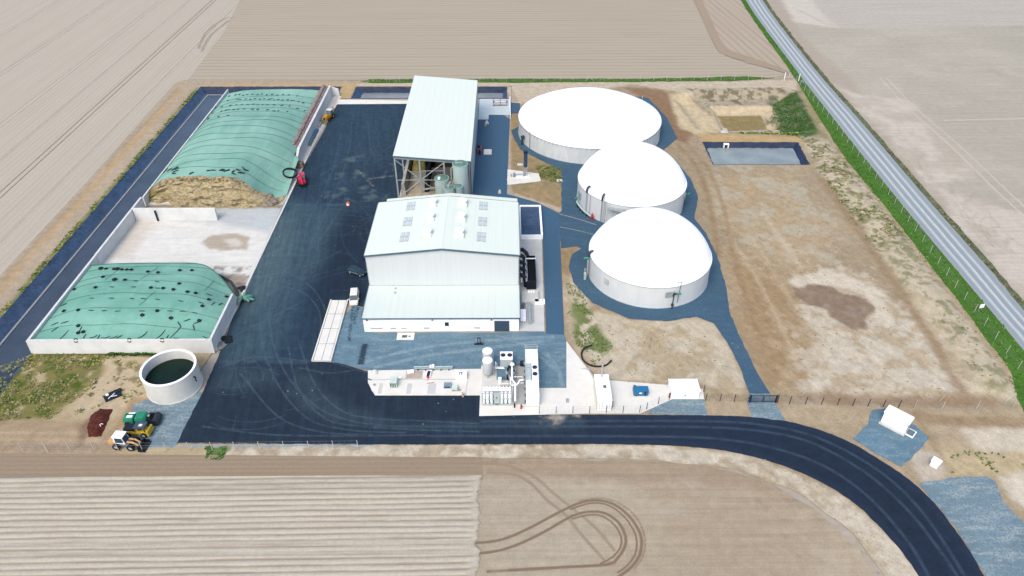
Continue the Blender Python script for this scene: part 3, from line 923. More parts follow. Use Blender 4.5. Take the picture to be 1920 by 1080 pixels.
# lane east of the halls
LANE = [(-9.5, 150), (-9.3, 224.5), G(953, 222), (0.9, 222), G(950, 364), G(1008, 380), G(1048, 400), G(1058, 628), G(1020, 628), (7.4, 108), (8.2, 150), (2.5, 156), (-8, 156)]
sheet('lane', LANE, 0.074, M['lane'])
sheet('gravel', jag([G(640, 597), G(664, 573), (-27, 114.5), (-27, 108), (2, 108), (7.2, 108.2), G(1020, 626), G(1058, 628), G(1062, 640), G(1062, 728), G(1008, 730), G(900, 694), G(690, 694), G(634, 681), G(622, 678)], 1.5, 0.1, 3), 0.078, M['gravel'])
RING = [G(958, 245), G(990, 230), G(1180, 180), G(1215, 184), G(1250, 220), G(1270, 260), G(1240, 285), G(1265, 300), G(1295, 335), G(1309, 370), G(1302, 410), G(1325, 440), G(1345, 480),
        G(1362, 540), G(1368, 585), G(1395, 650), G(1420, 700), G(1444, 738), G(1405, 738), G(1388, 690), G(1362, 640), G(1338, 606), G(1305, 594), G(1250, 603), G(1180, 598),
        G(1110, 568), G(1075, 530), G(1066, 500), G(1072, 478), G(1090, 466), G(1080, 462), G(1052, 466), G(1046, 402), G(1053, 395), G(1052, 320), G(975, 280), G(965, 262)]
sheet('gravel', jag(RING, 1.2, 0.12, 9), 0.076, M['gravel_dark'])
sheet('gravel', jag([G(1405, 738), G(1444, 738), G(1455, 760), G(1472, 789), G(1410, 783), G(1400, 752)], 1.0, 0.12, 4), 0.079, M['gravel_pale'])
sheet('gravel', jag([G(1215, 776), G(1222, 760), G(1260, 749), G(1320, 748), G(1326, 779), G(1260, 778)], 0.8, 0.12, 6), 0.06, M['gravel_pale'])
sheet('gravel', jag([G(1598, 823), G(1628, 795), G(1634, 770), G(1660, 766), G(1712, 795), G(1742, 820), G(1728, 840), G(1690, 876), G(1640, 850)], 0.8, 0.15, 7), 0.06, M['gravel'])
sheet('gravel', jag([G(1722, 908), G(1780, 896), G(1850, 893), G(1868, 905), G(1880, 940), G(1925, 985), G(1960, 1060), G(1990, 1190), G(1900, 1190), G(1848, 1080), G(1792, 988)], 1.0, 0.2, 8), 0.062, M['gravel_pale'])
sheet('gravel', jag([G(253, 757), G(290, 745), G(380, 735), G(400, 690), G(412, 664), G(410, 675), G(332, 831), G(330, 838), G(215, 838), G(233, 800)], 1.0, 0.15, 10), 0.06, M['gravel_pale'])
sheet('gravel', [G(953, 192), G(975, 194), G(975, 213), G(953, 213)], 0.08, M['gravel_dark'])

# concrete floor of the silage clamps with stains
FL = [(-91.4, 102.8), (-57.0, 102.8), (-55.9, 117), (-56.8, 157), (-56.0, 190), (-54.8, 224), (-54.6, 226.2), (-91.5, 226.5)]
cp = [
    ('poly', GP([(250, 388), (540, 375), (510, 440), (420, 420), (300, 412)]), S(196, 204, 212), 1.5, 2.0, 0.9, 0.15),
    ('poly', GP([(376, 455), (395, 442), (430, 438), (468, 444), (464, 468), (420, 471), (395, 466)]), S(190, 180, 166), 0.4, 0.6, 1.0, 0.4),
    ('poly', GP([(420, 450), (445, 446), (455, 460), (430, 465)]), S(216, 212, 206), 0.5, 0.6, 1.0, 0.4),
    ('poly', GP([(200, 480), (240, 415), (290, 415), (250, 490)]), S(222, 216, 210), 1.5, 1.5, 0.9, 0.15),
    ('poly', GP([(395, 516), (450, 515), (468, 520), (455, 560), (440, 575)]), S(160, 148, 138), 0.7, 1.0, 0.9, 0.4),
    ('spk', GP([(395, 500), (480, 500), (460, 590), (430, 590)]), S(118, 106, 100), 0.6, 0.6, 0.7, 0.3, 0.6, 0.5),
    ('line', GP([(262, 388), (530, 388)]), S(150, 132, 104), 0.6, 0.8, 0.9, 0.4, 0.8),
    ('line', [(-55.9, 104), (-55.8, 226)], S(196, 190, 182), 0.4, 0.4, 0.8, 0.3, 0.5),
]
painted('concrete_floor', FL, 0.09, M['concrete_ground'], S(234, 234, 234), cp, 0.6, seed=30)
M['paving_white'] = plain('white_concrete_paving', S(244, 244, 243), 0.8, 0, 0.05, 0.35, 0.2)
M['paving_grey'] = plain('grey_concrete_paving', S(214, 218, 222), 0.8, 0, 0.06, 0.5, 0.2)
sheet('concrete_floor', [G(703, 742), G(690, 718), G(690, 695), G(903, 692), G(903, 742)], 0.085, M['paving_white'])
sheet('concrete_floor', [(-5.2, 85.9), G(1100, 776), G(1200, 776), G(1260, 749), G(1320, 749), G(1318, 730), G(1250, 722), G(1148, 714), G(1112, 710), G(1108, 700), G(1062, 640), G(1062, 728), G(1010, 728), G(1000, 690), (-5.2, 98.6)], 0.083, M['paving_white'])
sheet('concrete_floor', [(1.95, 108.35), G(1021, 622), (8.15, 154.6), (1.95, 154.6)], 0.09, M['paving_grey'])
sheet('concrete_floor', [(-9.2, 208.0), (-6, 208.0), (-6, 211.5), (0.4, 211.3), (0.7, 223.6), (-9.2, 223.8)], 0.092, plain('wet_concrete', S(214, 228, 236), 0.5, 0, 0.06, 0.4, 0.4))
sheet('concrete_floor', [G(634, 187), G(770, 189), G(770, 195), G(630, 196)], 0.085, M['paving_white'])
sheet('concrete_floor', [(-28, 160), (-9.5, 160), (-9.5, 212), (-28, 212)], 0.09, plain('dirty_concrete', S(206, 196, 180), 0.85, 0, 0.15, 0.5, 0.2))
sheet('concrete_floor', jag([G(951, 318), G(985, 322), G(1010, 326), G(1014, 340), G(985, 344), G(951, 347)], 0.8, 0.1, 3), 0.08, M['paving_white'])

# ------------------------------------------------------------------ country road on the right with its verges
RL = smooth_line([G(1378, -60), G(1398, 0), G(1482, 118), G(1580, 245), G(1700, 395), G(1800, 515), G(1925, 665), (98.5, 92), (93, 60)], 4)
RR = smooth_line([G(1410, -60), G(1430, 0), G(1520, 120), G(1620, 235), G(1740, 375), G(1850, 500), G(1935, 600), (107, 92), (101, 60)], 4)
def road_mat():
    t = NT('worn_asphalt', 0.8, 0, 0.25)
    uv = t.n('ShaderNodeUVMap').outputs[0]
    sp = t.n('ShaderNodeSeparateXYZ')
    t.l(uv, sp.inputs[0])
    v = t.math('ADD', sp.outputs[1], t.math('MULTIPLY', t.math('SUBTRACT', t.noise(t.pos(), 0.08, 3), 0.5), 0.05))
    w_ = t.math('COSINE', t.math('MULTIPLY', v, 2 * PI * 4))
    n = t.noise(t.pos(), 0.7, 5, 0.7)
    f = t.math('MULTIPLY', t.ramp(w_, -0.3, 0.9), t.ramp(n, 0.2, 0.6, 0.6, 1.0))
    col = t.mix(f, S(154, 166, 178), S(198, 206, 212))
    e = t.math('ABSOLUTE', t.math('SUBTRACT', v, 0.5))
    col = t.mix(t.ramp(e, 0.40, 0.5), col, S(150, 160, 168))
    line = t.ramp(t.math('ABSOLUTE', t.math('SUBTRACT', v, 0.52)), 0.006, 0.016, 1.0, 0.0)
    col = t.mix(t.math('MULTIPLY', line, t.ramp(n, 0.3, 0.6, 0.3, 0.9)), col, S(226, 232, 236))
    t.base(col)
    t.bump(t.noise(t.pos(), 4, 3), 0.2, 0.03)
    return t.m
mb = MB()
n_ = 80
def along(L, t):
    i = min(len(L) - 2, int(t * (len(L) - 1)))
    f = t * (len(L) - 1) - i
    return (L[i][0] * (1 - f) + L[i + 1][0] * f, L[i][1] * (1 - f) + L[i + 1][1] * f)
for i in range(n_):
    a, b = along(RL, i / n_), along(RL, (i + 1) / n_)
    c, d = along(RR, (i + 1) / n_), along(RR, i / n_)
    mb.uv[len(mb.f)] = [(0, 0), (1, 0), (1, 1), (0, 1)]
    mb.add([(*a, 0.09), (*b, 0.09), (*c, 0.09), (*d, 0.09)], [(0, 1, 2, 3)])
struct(mb.build('road', road_mat()))
def offs(L, d):
    o = []
    for i in range(len(L)):
        a, b = np.array(L[max(0, i - 1)]), np.array(L[min(len(L) - 1, i + 1)])
        q = (b - a) / np.linalg.norm(b - a)
        k = d(L[i][1]) if callable(d) else d
        o.append((L[i][0] + q[1] * k, L[i][1] - q[0] * k))
    return o
verge_w = lambda y: 2.2 + 5.0 * (1 - min(1, max(0, (y - 150) / 95)))
gl = [p for p in offs(RL, verge_w)]
VERGE_L = jag(RL + gl[::-1], 2.0, 0.25, 5)
VERGE_R = jag(RR + offs(RR, -1.7)[::-1], 2.0, 0.3, 6)
sheet('grass', VERGE_L, 0.06, M['grass'])['kind'] = 'stuff'
sheet('grass', VERGE_R, 0.06, gravel_mat('verge_grass_dry', S(112, 122, 92), 0.35, S(160, 156, 140), 0.5))['kind'] = 'stuff'
sheet('gravel_shoulder', jag([G(1510, 148), G(1535, 165), G(1545, 180), G(1530, 172), G(1500, 152)], 1.5, 0.3, 4), 0.075, M['gravel_pale'])

# ------------------------------------------------------------------ wheel tracks and dust
def tracks(name, lines, w, z, mat):
    mb = MB()
    for L in lines:
        strip(mb, smooth_line(L, 0.8), w, z)
        z += 0.0004
    o = mb.build(name, mat, fix=False)
    return struct(o)
def R8(pts):
    return [G(700 + a / 2.8235, 800 + b / 2.8235) for a, b in pts]
A = [(0, 632), (450, 620), (650, 605), (800, 550), (1000, 445), (1100, 402), (1180, 390), (1270, 410), (1350, 470), (1400, 540), (1420, 600), (1410, 680), (1370, 740), (1320, 780), (1250, 830)]
B = [(0, 688), (450, 675), (620, 665), (750, 630), (900, 560), (1050, 475), (1150, 450), (1230, 460), (1300, 510), (1335, 580), (1330, 640), (1290, 700), (1240, 730), (1000, 745), (600, 768), (0, 800)]
A2 = [(1040, 440), (1120, 412), (1190, 404), (1260, 424), (1330, 480), (1378, 550), (1395, 610), (1385, 680), (1340, 740), (1290, 775)]
B2 = [(1050, 490), (1150, 466), (1220, 478), (1280, 525), (1312, 585), (1308, 640), (1268, 690), (1200, 728)]
dark_soil = S(140, 122, 106)
A, B = [q for q in A if q[0] >= 440], [q for q in B if q[0] >= 440]
tracks('wheel_tracks', [R8(A), R8(B)], 0.62, 0.036, track_mat('damp_track_soil', dark_soil, 1.3, 1.6, 0.05, 0.3))
A3 = [(1090, 395), (1180, 380), (1280, 396), (1370, 456), (1420, 530), (1438, 605), (1425, 690), (1380, 755)]
tracks('wheel_tracks', [R8(A3)], 0.5, 0.039, track_mat('damp_track_soil_edge', dark_soil, 0.6, 2.4, 0.3, 0.6))
tracks('wheel_tracks', [R8(A2), R8(B2)], 0.42, 0.038, track_mat('damp_track_soil_faint', dark_soil, 1.1, 2.4, 0.2, 0.45))
tracks('wheel_tracks', [R8([(560, 195), (700, 205), (850, 265), (950, 350), (1050, 430), (1170, 530), (1280, 660)]), R8([(600, 245), (720, 250), (820, 290), (920, 390), (1020, 470), (1100, 570), (1225, 710)])],
       0.75, 0.034, track_mat('pressed_soil', S(160, 145, 130), 0.8, 1.5, 0.15, 0.4))
tracks('wheel_tracks', [[(x, 60), (x - 0.5, 240), (x - 1.2, 420)] for x in (-129.9, -131.6)], 0.5, 0.036, track_mat('tramline_soil', S(146, 134, 122), 1.0, 0.6, 0.1, 0.4))
tracks('wheel_tracks', [[(x, 60), (x - 0.5, 240), (x - 1.2, 420)] for x in (-153, -154.8, -176, -177.8, -199, -200.8, -141.5, -118.5)], 0.5, 0.035, track_mat('tramline_soil_old', S(176, 168, 160), 0.35, 0.6, 0.25, 0.55))
pale_trk = track_mat('dry_track_soil', S(216, 208, 198), 0.8, 0.8, 0.15, 0.5)
tracks('wheel_tracks', [GP([(1650, 146), (1700, 200), (1780, 272), (1860, 350), (1930, 415)]), GP([(1662, 146), (1712, 198), (1795, 270), (1878, 348), (1940, 405)])], 1.0, 0.035, pale_trk)
tracks('wheel_tracks', [GP([(1575, 16), (1750, 10), (1930, 4)]), GP([(1560, 44), (1750, 42), (1930, 36)]), GP([(1770, 226), (1930, 222)]), GP([(1500, 20), (1540, 40), (1575, 52)])], 1.6, 0.035, pale_trk)
loops = []
lr = random.Random(12)
for k in range(30):
    q = k / 29
    cx, cy = G(1640 + q * 290 + lr.uniform(-12, 30), 215 + q * 260 + lr.uniform(-12, 12))
    ra, rb, t0 = lr.uniform(2.5, 7), lr.uniform(5, 11), lr.uniform(1.0, 2.0)
    loops.append([(cx + ra * math.cos(t), cy + rb * math.sin(t)) for t in np.linspace(t0, t0 + lr.uniform(1.5, 3.0), 9)])
tracks('wheel_tracks', loops, 0.7, 0.034, track_mat('turning_track_soil', S(188, 180, 170), 0.22, 0.6, 0.4, 0.7))
tracks('wheel_tracks', [GP([(372, 92), (388, 60), (420, 36), (440, 33)]), GP([(378, 97), (396, 66), (430, 38)])], 1.6, 0.034, track_mat('damp_headland_soil', S(166, 156, 144), 0.5, 0.5, 0.2, 0.5))
dust = track_mat('tyre_dust', S(112, 130, 152), 0.55, 0.7, 0.3, 0.62)
yard_arcs = [
    [(560, 440), (520, 520), (505, 600), (530, 690), (590, 760), (660, 790), (740, 800)], [(545, 430), (500, 520), (488, 610), (510, 700), (570, 780), (650, 806), (760, 812)],
    [(480, 520), (540, 510), (600, 490), (640, 470)], [(485, 535), (560, 545), (600, 590), (590, 680)], [(520, 500), (585, 540), (620, 600)],
    [(560, 640), (590, 720), (640, 770), (700, 785), (800, 790), (900, 795)], [(540, 650), (560, 730), (610, 785), (680, 800), (780, 806), (900, 810)],
    [(640, 390), (600, 450), (560, 480)], [(570, 390), (640, 384), (720, 372)], [(600, 330), (650, 300), (720, 280)], [(640, 250), (620, 330), (570, 430)],
    [(660, 220), (650, 300), (610, 400), (560, 500)], [(690, 230), (700, 290), (740, 270)], [(410, 690), (480, 670), (580, 678)], [(420, 640), (500, 600), (560, 570)],
    [(590, 670), (640, 685), (690, 700)], [(560, 690), (620, 700), (690, 690)], [(380, 800), (500, 815), (640, 818), (800, 816)], [(450, 700), (520, 780), (600, 810), (700, 816)],
]
tracks('tyre_marks', [GP(a) for a in yard_arcs], 0.5, 0.074, track_mat('tyre_dust', S(98, 118, 140), 0.34, 0.7, 0.3, 0.62))
arcs = []
ar = random.Random(21)
YIN = np.array(YARD)
while len(arcs) < 110:
    cx, cy = ar.uniform(-60, -10), ar.uniform(80, 222)
    R_, t0, dt = ar.uniform(5, 40), ar.uniform(0, 2 * PI), ar.uniform(0.3, 1.3)
    dt = min(dt, 32 / R_)
    L = np.array([(cx + R_ * math.cos(t0 + dt * i / 10), cy + R_ * math.sin(t0 + dt * i / 10)) for i in range(11)])
    if inpoly(L, YARD).all() and (sdist(L, YARD) > 0.6).all():
        arcs.append([tuple(q) for q in L])
        if ar.random() < 0.6:
            k = (R_ + 1.7) / R_
            L2 = [(cx + (q[0] - cx) * k, cy + (q[1] - cy) * k) for q in L]
            if inpoly(np.array(L2), YARD).all():
                arcs.append(L2)
mbk = MB()
for i, L in enumerate(arcs):
    strip(mbk, smooth_line(L, 1.0), 0.28, 0.0705 + 0.00002 * i)
struct(mbk.build('tyre_marks', track_mat('tyre_dust_thin', S(92, 112, 134), 0.26, 0.5, 0.3, 0.6), fix=False))
road_l = [GP([(700, 800), (900, 800), (1100, 800), (1300, 801), (1420, 808), (1520, 830), (1620, 885), (1700, 955), (1760, 1030), (1800, 1090), (1840, 1160)]),
          GP([(800, 818), (1000, 818), (1200, 819), (1330, 822), (1440, 838), (1540, 872), (1620, 925), (1690, 1000), (1735, 1070), (1775, 1160)]),
          GP([(900, 790), (1100, 790), (1300, 790), (1420, 796), (1530, 820), (1640, 878), (1720, 950), (1790, 1050), (1850, 1160)])]
tracks('tyre_marks', road_l, 0.8, 0.0755, track_mat('road_dust', S(78, 98, 124), 0.5, 0.5, 0.2, 0.6))
soil_on_road = track_mat('soil_on_asphalt', S(150, 152, 156), 0.6, 0.9, 0.4, 0.62)
tracks('mud_marks', [GP([(1008, 779), (1020, 782), (1030, 788)]), GP([(1036, 778), (1040, 786), (1041, 794)]), GP([(1055, 779), (1066, 780), (1090, 778)]),
                     GP([(690, 336), (740, 330)]), GP([(672, 320), (700, 350)])], 1.0, 0.0775, soil_on_road)
tracks('tyre_marks', [GP([(700, 690), (800, 668), (900, 655), (1020, 640)]), GP([(680, 680), (780, 655), (900, 640), (1040, 632)]), GP([(930, 630), (985, 650), (1050, 700)]), GP([(1020, 660), (1045, 690), (1055, 725)])], 1.2, 0.082,
       track_mat('gravel_dust', S(164, 186, 200), 0.5, 0.7, 0.3, 0.6))
tracks('tyre_marks', [GP([(676, 684), (680, 665), (685, 645)])], 1.7, 0.083, track_mat('rubber_stain', S(48, 62, 84), 0.95, 1.4, 0.2, 0.5))
tracks('oil_stain', [GP([(655, 640), (657, 615), (660, 597), (662, 576)]), GP([(664, 610), (667, 590), (672, 576)])], 0.9, 0.084, track_mat('oily_dirt', S(50, 68, 92), 0.9, 1.3, 0.4, 0.6))
# lane mosaic joints and pale path on the tank gravel
tracks('wheel_tracks', [GP([(1049, 402), (1080, 410), (1118, 422)]), GP([(1050, 426), (1080, 432), (1112, 440)])], 0.35, 0.085, track_mat('gravel_edge', S(190, 190, 186), 0.8, 1.5, 0.2, 0.5))

# ------------------------------------------------------------------ leaf tufts on verges, weeds
def tufts(name, poly, n, size, mats, z=0.05, seed=1, hfn=None, dens=None):
    r_ = np.random.default_rng(seed)
    xs = [p[0] for p in poly]
    ys = [p[1] for p in poly]
    P = np.stack([r_.uniform(min(xs), max(xs), n * 6), r_.uniform(min(ys), max(ys), n * 6)], 1)
    P = P[inpoly(P, poly)]
    if dens is not None:
        q = vnoise(P, dens[0], seed)
        P = P[q > dens[1]]
    P = P[:n]
    h = hfn(P) if hfn is not None else np.zeros(len(P))
    mb = MB()
    rr = random.Random(seed)
    for (x, y), hz in zip(P, h):
        s_ = size * rr.uniform(0.5, 1.5)
        m = rr.randrange(len(mats))
        for k in range(rr.randint(4, 7)):
            a = rr.uniform(0, 2 * PI)
            l_ = s_ * rr.uniform(0.5, 1.1)
            ux, uy = math.cos(a), math.sin(a)
            b = s_ * 0.22
            zt = z + hz + s_ * rr.uniform(0.25, 0.8)
            mb.add([(x - uy * b, y + ux * b, z + hz), (x + uy * b, y - ux * b, z + hz), (x + ux * l_ + uy * b, y + uy * l_ - ux * b, zt), (x + ux * l_ - uy * b, y + uy * l_ + ux * b, zt * 0.98)], [(0, 1, 2, 3)], m)
    o = mb.build(name, mats, fix=False)
    o['kind'] = 'stuff'
    return o
def leafm(name, c):
    return plain(name, c, 0.8, 0, 0.3, 0.7)
LW = [leafm('weed_leaf_green', S(104, 128, 62)), leafm('weed_leaf_olive', S(142, 144, 84)), leafm('weed_leaf_yellow', S(178, 176, 92)), leafm('weed_leaf_dry', S(176, 164, 124))]
LG = [leafm('grass_blade_green', S(82, 130, 52)), leafm('grass_blade_deep', S(66, 110, 46)), leafm('grass_blade_light', S(112, 148, 76))]
tufts('weeds', GP([(-60, 712), (62, 664), (205, 664), (196, 705), (150, 745), (95, 786), (-60, 790)]), 2400, 0.2, LW[:2] + LW + LW[3:], 0.03, 2, dens=(0.35, 0.44))
tufts('weeds', GP([(150, 665), (270, 668), (272, 740), (225, 760), (130, 780)]), 120, 0.3, LW, 0.03, 3, dens=(0.5, 0.52))
tufts('weeds', GP([(1060, 520), (1085, 540), (1118, 598), (1150, 652), (1112, 688), (1082, 650), (1064, 590)]), 520, 0.17, LG + LW[:2], 0.03, 4, dens=(0.35, 0.5))
tufts('weeds', GP([(1450, 182), (1494, 172), (1532, 246), (1505, 262), (1470, 244), (1450, 210)]), 1900, 0.24, LG[:2] + [leafm('thistle_leaf', S(132, 146, 124)), leafm('thistle_leaf_green', S(96, 128, 76))], 0.0, 5, earth_h)
tufts('weeds', GP([(1385, 242), (1500, 247), (1500, 254), (1385, 250)]), 200, 0.45, LG[:2] + LW[2:3], 0.0, 6, earth_h)
tufts('weeds', GP([(1510, 262), (1565, 270), (1700, 445), (1640, 470), (1545, 340)]), 320, 0.4, LW[:2] + LW[3:], 0.0, 7, earth_h, dens=(0.3, 0.52))
tufts('weeds', GP([(1005, 310), (1052, 312), (1054, 345), (1015, 335)]), 160, 0.35, LW[:2], 0.03, 8)
tufts('weeds', GP([(1770, 845), (1925, 850), (1925, 890), (1785, 890)]), 50, 0.22, LG[:2] + LW[:1], 0.03, 9, dens=(0.3, 0.6))
tufts('weeds', GP([(385, 838), (425, 838), (418, 862), (388, 862)]), 160, 0.2, LG, 0.03, 10, dens=(0.8, 0.45))
tufts('weeds', GP([(205, 662), (295, 662), (295, 667), (205, 667)]), 120, 0.4, LG[:2], 0.03, 11)
tufts('weeds', [(-104.7, 80), (-103.3, 80), (-103.5, 232), (-104.8, 232)], 800, 0.3, LG[:1] + LW[:3], 0.03, 12, dens=(0.3, 0.45))
tufts('grass', VERGE_L, 5500, 0.2, LG, 0.05, 13)
tufts('grass', VERGE_R, 1500, 0.24, LG[1:2] + LW[:2] + LW[3:], 0.05, 14)
tufts('grass', [G(690, 149), G(1200, 148), G(1450, 146), G(1380, 152), G(950, 155), G(690, 156)], 1500, 0.25, LG + LW[1:2], 0.05, 15)
tufts('weeds', GP([(1060, 600), (1395, 640), (1380, 740), (1130, 712)]), 160, 0.15, LW[:2] + LW[3:], 0.03, 16, dens=(0.3, 0.5))
tufts('weeds', GP([(1560, 270), (1700, 445), (1905, 720), (1860, 745), (1640, 475), (1540, 330)]), 300, 0.22, LW[:2] + LW[3:], 0.0, 17, earth_h, dens=(0.15, 0.5))

# clods and stones lying on the bare earth
def stones(name, poly, n, size, mat, seed):
    r_ = random.Random(seed)
    xs = [p[0] for p in poly]
    ys = [p[1] for p in poly]
    P = np.array([(r_.uniform(min(xs), max(xs)), r_.uniform(min(ys), max(ys))) for _ in range(n * 5)])
    P = P[inpoly(P, poly)][:n]
    h = earth_h(P)
    mb = MB()
    for i, (x, y) in enumerate(P):
        s_ = size * r_.uniform(0.4, 1.4)
        mb.blob((x, y, 0.04 + h[i] + s_ * 0.2), (s_, s_ * r_.uniform(0.6, 1), s_ * 0.6), 0, i + seed, 0.3, 6, 4)
    o = mb.build(name, mat, fix=False)
    o['kind'] = 'stuff'
stones('clods', GP([(1300, 330), (1480, 320), (1800, 740), (1460, 750), (1370, 520)]), 260, 0.13, plain('clod_soil', S(150, 130, 104), 0.95, 0, 0.2), 1)
stones('clods', GP([(1330, 840), (1440, 862), (1560, 920), (1660, 1010), (1700, 1080), (1640, 1080), (1520, 930), (1380, 876)]), 200, 0.10, plain('clod_soil_pale', S(190, 178, 158), 0.95, 0, 0.2), 2)

# pale crumbs and stones dropped on the asphalt
r_ = random.Random(77)
mb = MB()
k = 0
while k < 45:
    x, y = r_.uniform(-62, 12), r_.uniform(79, 222)
    if inpoly(np.array([(x, y)]), YARD)[0]:
        s_ = r_.uniform(0.05, 0.16)
        mb.blob((x, y, 0.075 + s_ * 0.15), (s_, s_ * r_.uniform(0.5, 1), s_ * 0.35), 0, k, 0.35, 6, 4, r_.uniform(0, 3))
        k += 1
mb.build('debris', plain('pale_crumbs', S(140, 154, 168), 0.9, 0, 0.25), fix=False)['kind'] = 'stuff'

# ================================================================== basins
def quad_strip(rows):
    """rows of points -> grid of quads"""
    mb = MB()
    n = len(rows[0])
    vs = [p for r in rows for p in r]
    fs = [(i * n + j, i * n + j + 1, (i + 1) * n + j + 1, (i + 1) * n + j) for i in range(len(rows) - 1) for j in range(n - 1)]
    return mb.add(vs, fs, 0, True)
def bank(a0, a1, b0, b1, n, m=4, wob=0.12, seed=0):
    """lined slope from the top edge a0-a1 to the foot b0-b1, wrinkled"""
    r_ = random.Random(seed)
    rows = []
    for i in range(n + 1):
        t = i / n
        row = []
        for j in range(m + 1):
            q = j / m
            p = [(a0[k] * (1 - t) + a1[k] * t) * (1 - q) + (b0[k] * (1 - t) + b1[k] * t) * q for k in range(3)]
            if 0 < j < m:
                p[2] += r_.uniform(-wob, wob)
                p[0] += r_.uniform(-wob, wob)
                p[1] += r_.uniform(-wob, wob)
            elif j == 0:
                p[0] += r_.uniform(-wob, wob) * 1.2
                p[1] += r_.uniform(-wob, wob) * 1.2
                p[2] += 0.08
            row.append(tuple(p))
        rows.append(row)
    return quad_strip(rows)
D = -2.0
W = -1.35
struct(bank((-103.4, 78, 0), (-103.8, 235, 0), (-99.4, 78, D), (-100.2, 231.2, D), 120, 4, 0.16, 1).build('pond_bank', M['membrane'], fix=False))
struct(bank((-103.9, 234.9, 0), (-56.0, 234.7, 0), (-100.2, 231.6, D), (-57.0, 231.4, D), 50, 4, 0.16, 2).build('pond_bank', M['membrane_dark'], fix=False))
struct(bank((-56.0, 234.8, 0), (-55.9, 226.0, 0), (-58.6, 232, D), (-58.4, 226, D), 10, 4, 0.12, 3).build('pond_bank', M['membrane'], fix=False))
struct(bank((-91.3, 78, 0.05), (-91.5, 102.5, 0.05), (-93.7, 78, D), (-93.7, 102.5, D), 22, 4, 0.1, 4).build('pond_bank', membrane('pond_liner_lit', S(104, 146, 190)), fix=False))  # same liner, brighter light on this bank put into its colour
mb = MB()
mb.add([(-104, 78, W), (-91, 78, W), (-91, 235, W), (-104, 235, W)], [(0, 1, 2, 3)])
mb.add([(-91, 226, W), (-55, 226, W), (-55, 235, W), (-91, 235, W)], [(0, 1, 2, 3)])
struct(mb.build('water', M['pond_water'], fix=False))
xb = -100.35
bm = MB().bx(xb - 0.22, xb + 0.22, 78, 230.8, W - 0.5, W + 0.12).bx(xb - 0.22, -92.0, 230.8, 231.3, W - 0.5, W + 0.12)
tag(bm.build('kerb_beam', M['beam']), 'long pale grey kerb beam along the waterline of the dark lined channel', 'kerb beam')
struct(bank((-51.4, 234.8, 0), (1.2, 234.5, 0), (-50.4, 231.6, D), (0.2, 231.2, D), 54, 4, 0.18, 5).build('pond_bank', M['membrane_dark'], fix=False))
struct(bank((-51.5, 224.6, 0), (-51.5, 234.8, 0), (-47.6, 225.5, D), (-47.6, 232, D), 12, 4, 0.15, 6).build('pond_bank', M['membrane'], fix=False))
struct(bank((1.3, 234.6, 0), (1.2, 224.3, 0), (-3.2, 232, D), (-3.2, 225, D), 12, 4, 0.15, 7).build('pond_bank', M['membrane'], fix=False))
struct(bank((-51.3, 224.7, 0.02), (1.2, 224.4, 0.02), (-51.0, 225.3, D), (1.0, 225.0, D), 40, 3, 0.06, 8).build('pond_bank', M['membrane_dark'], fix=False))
struct(MB().add([(-52, 224, W), (2, 224, W), (2, 235, W), (-52, 235, W)], [(0, 1, 2, 3)]).build('water', water_mat('grey_pond_water', S(140, 148, 154), 0.15, 0.1), fix=False))
# right pond
p0, p1, p2, p3 = (56.6, 192.1), (84.4, 191.7), (83.2, 177.9), (56.5, 178.1)
dd = -1.8
z3 = lambda p, z: (p[0], p[1], z)
q0, q1, q2, q3 = (58.6, 189.2), (81.4, 189.0), (80.6, 178.8), (58.0, 178.9)
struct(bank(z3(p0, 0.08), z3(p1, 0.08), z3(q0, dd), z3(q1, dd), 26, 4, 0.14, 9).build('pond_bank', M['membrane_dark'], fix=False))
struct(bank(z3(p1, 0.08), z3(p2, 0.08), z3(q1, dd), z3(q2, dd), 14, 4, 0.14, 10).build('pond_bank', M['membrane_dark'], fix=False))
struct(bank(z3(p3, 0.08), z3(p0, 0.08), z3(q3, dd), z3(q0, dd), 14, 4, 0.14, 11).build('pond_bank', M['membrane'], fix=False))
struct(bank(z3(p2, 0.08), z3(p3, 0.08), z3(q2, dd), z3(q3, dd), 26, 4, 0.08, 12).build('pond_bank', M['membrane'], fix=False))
struct(MB().add([(55, 176, -1.0), (86, 176, -1.0), (86, 193, -1.0), (55, 193, -1.0)], [(0, 1, 2, 3)]).build('water', M['pale_water'], fix=False))
M['white'] = plain('white_paint', (.82, .82, .82), 0.5, 0, 0.03, 0.5)
M['dark'] = plain('black_plastic', S(28, 34, 46), 0.5, 0, 0.2, 1.5)
M['steel'] = plain('galvanised_steel', S(196, 206, 214), 0.45, 0.3, 0.08, 0.8, 0.5)
x, y = G(1362, 276, -0.5)
t = thing('pipe_outlet', 'white square pipe outlet on the dark back bank of the right pond', 'outlet', (x, y + 0.6, -0.9))
MB().bx(-.75, -.5, -.4, .4, 0, 1.0).bx(.5, .75, -.4, .4, 0, 1.0).bx(-.75, .75, -.4, .4, 1.0, 1.25).build('frame', M['white'], t)
MB().bx(-.5, .5, .3, .36, 0, 1.0).build('opening', M['dark'], t)
x, y = G(1359, 246)
t = thing('manhole_ring', 'white concrete shaft ring on the sandy edge of the excavated pit', 'shaft ring', (x, y, -0.2))
MB().lathe([(.55, 0), (.7, 0), (.7, .8), (.5, .8), (.5, .1), (.55, 0)], 20).build('ring', M['concrete'], t)
MB().bx(-1.2, 0.9, -.8, .6, -.3, .12).build('base_slab', M['concrete'], t)

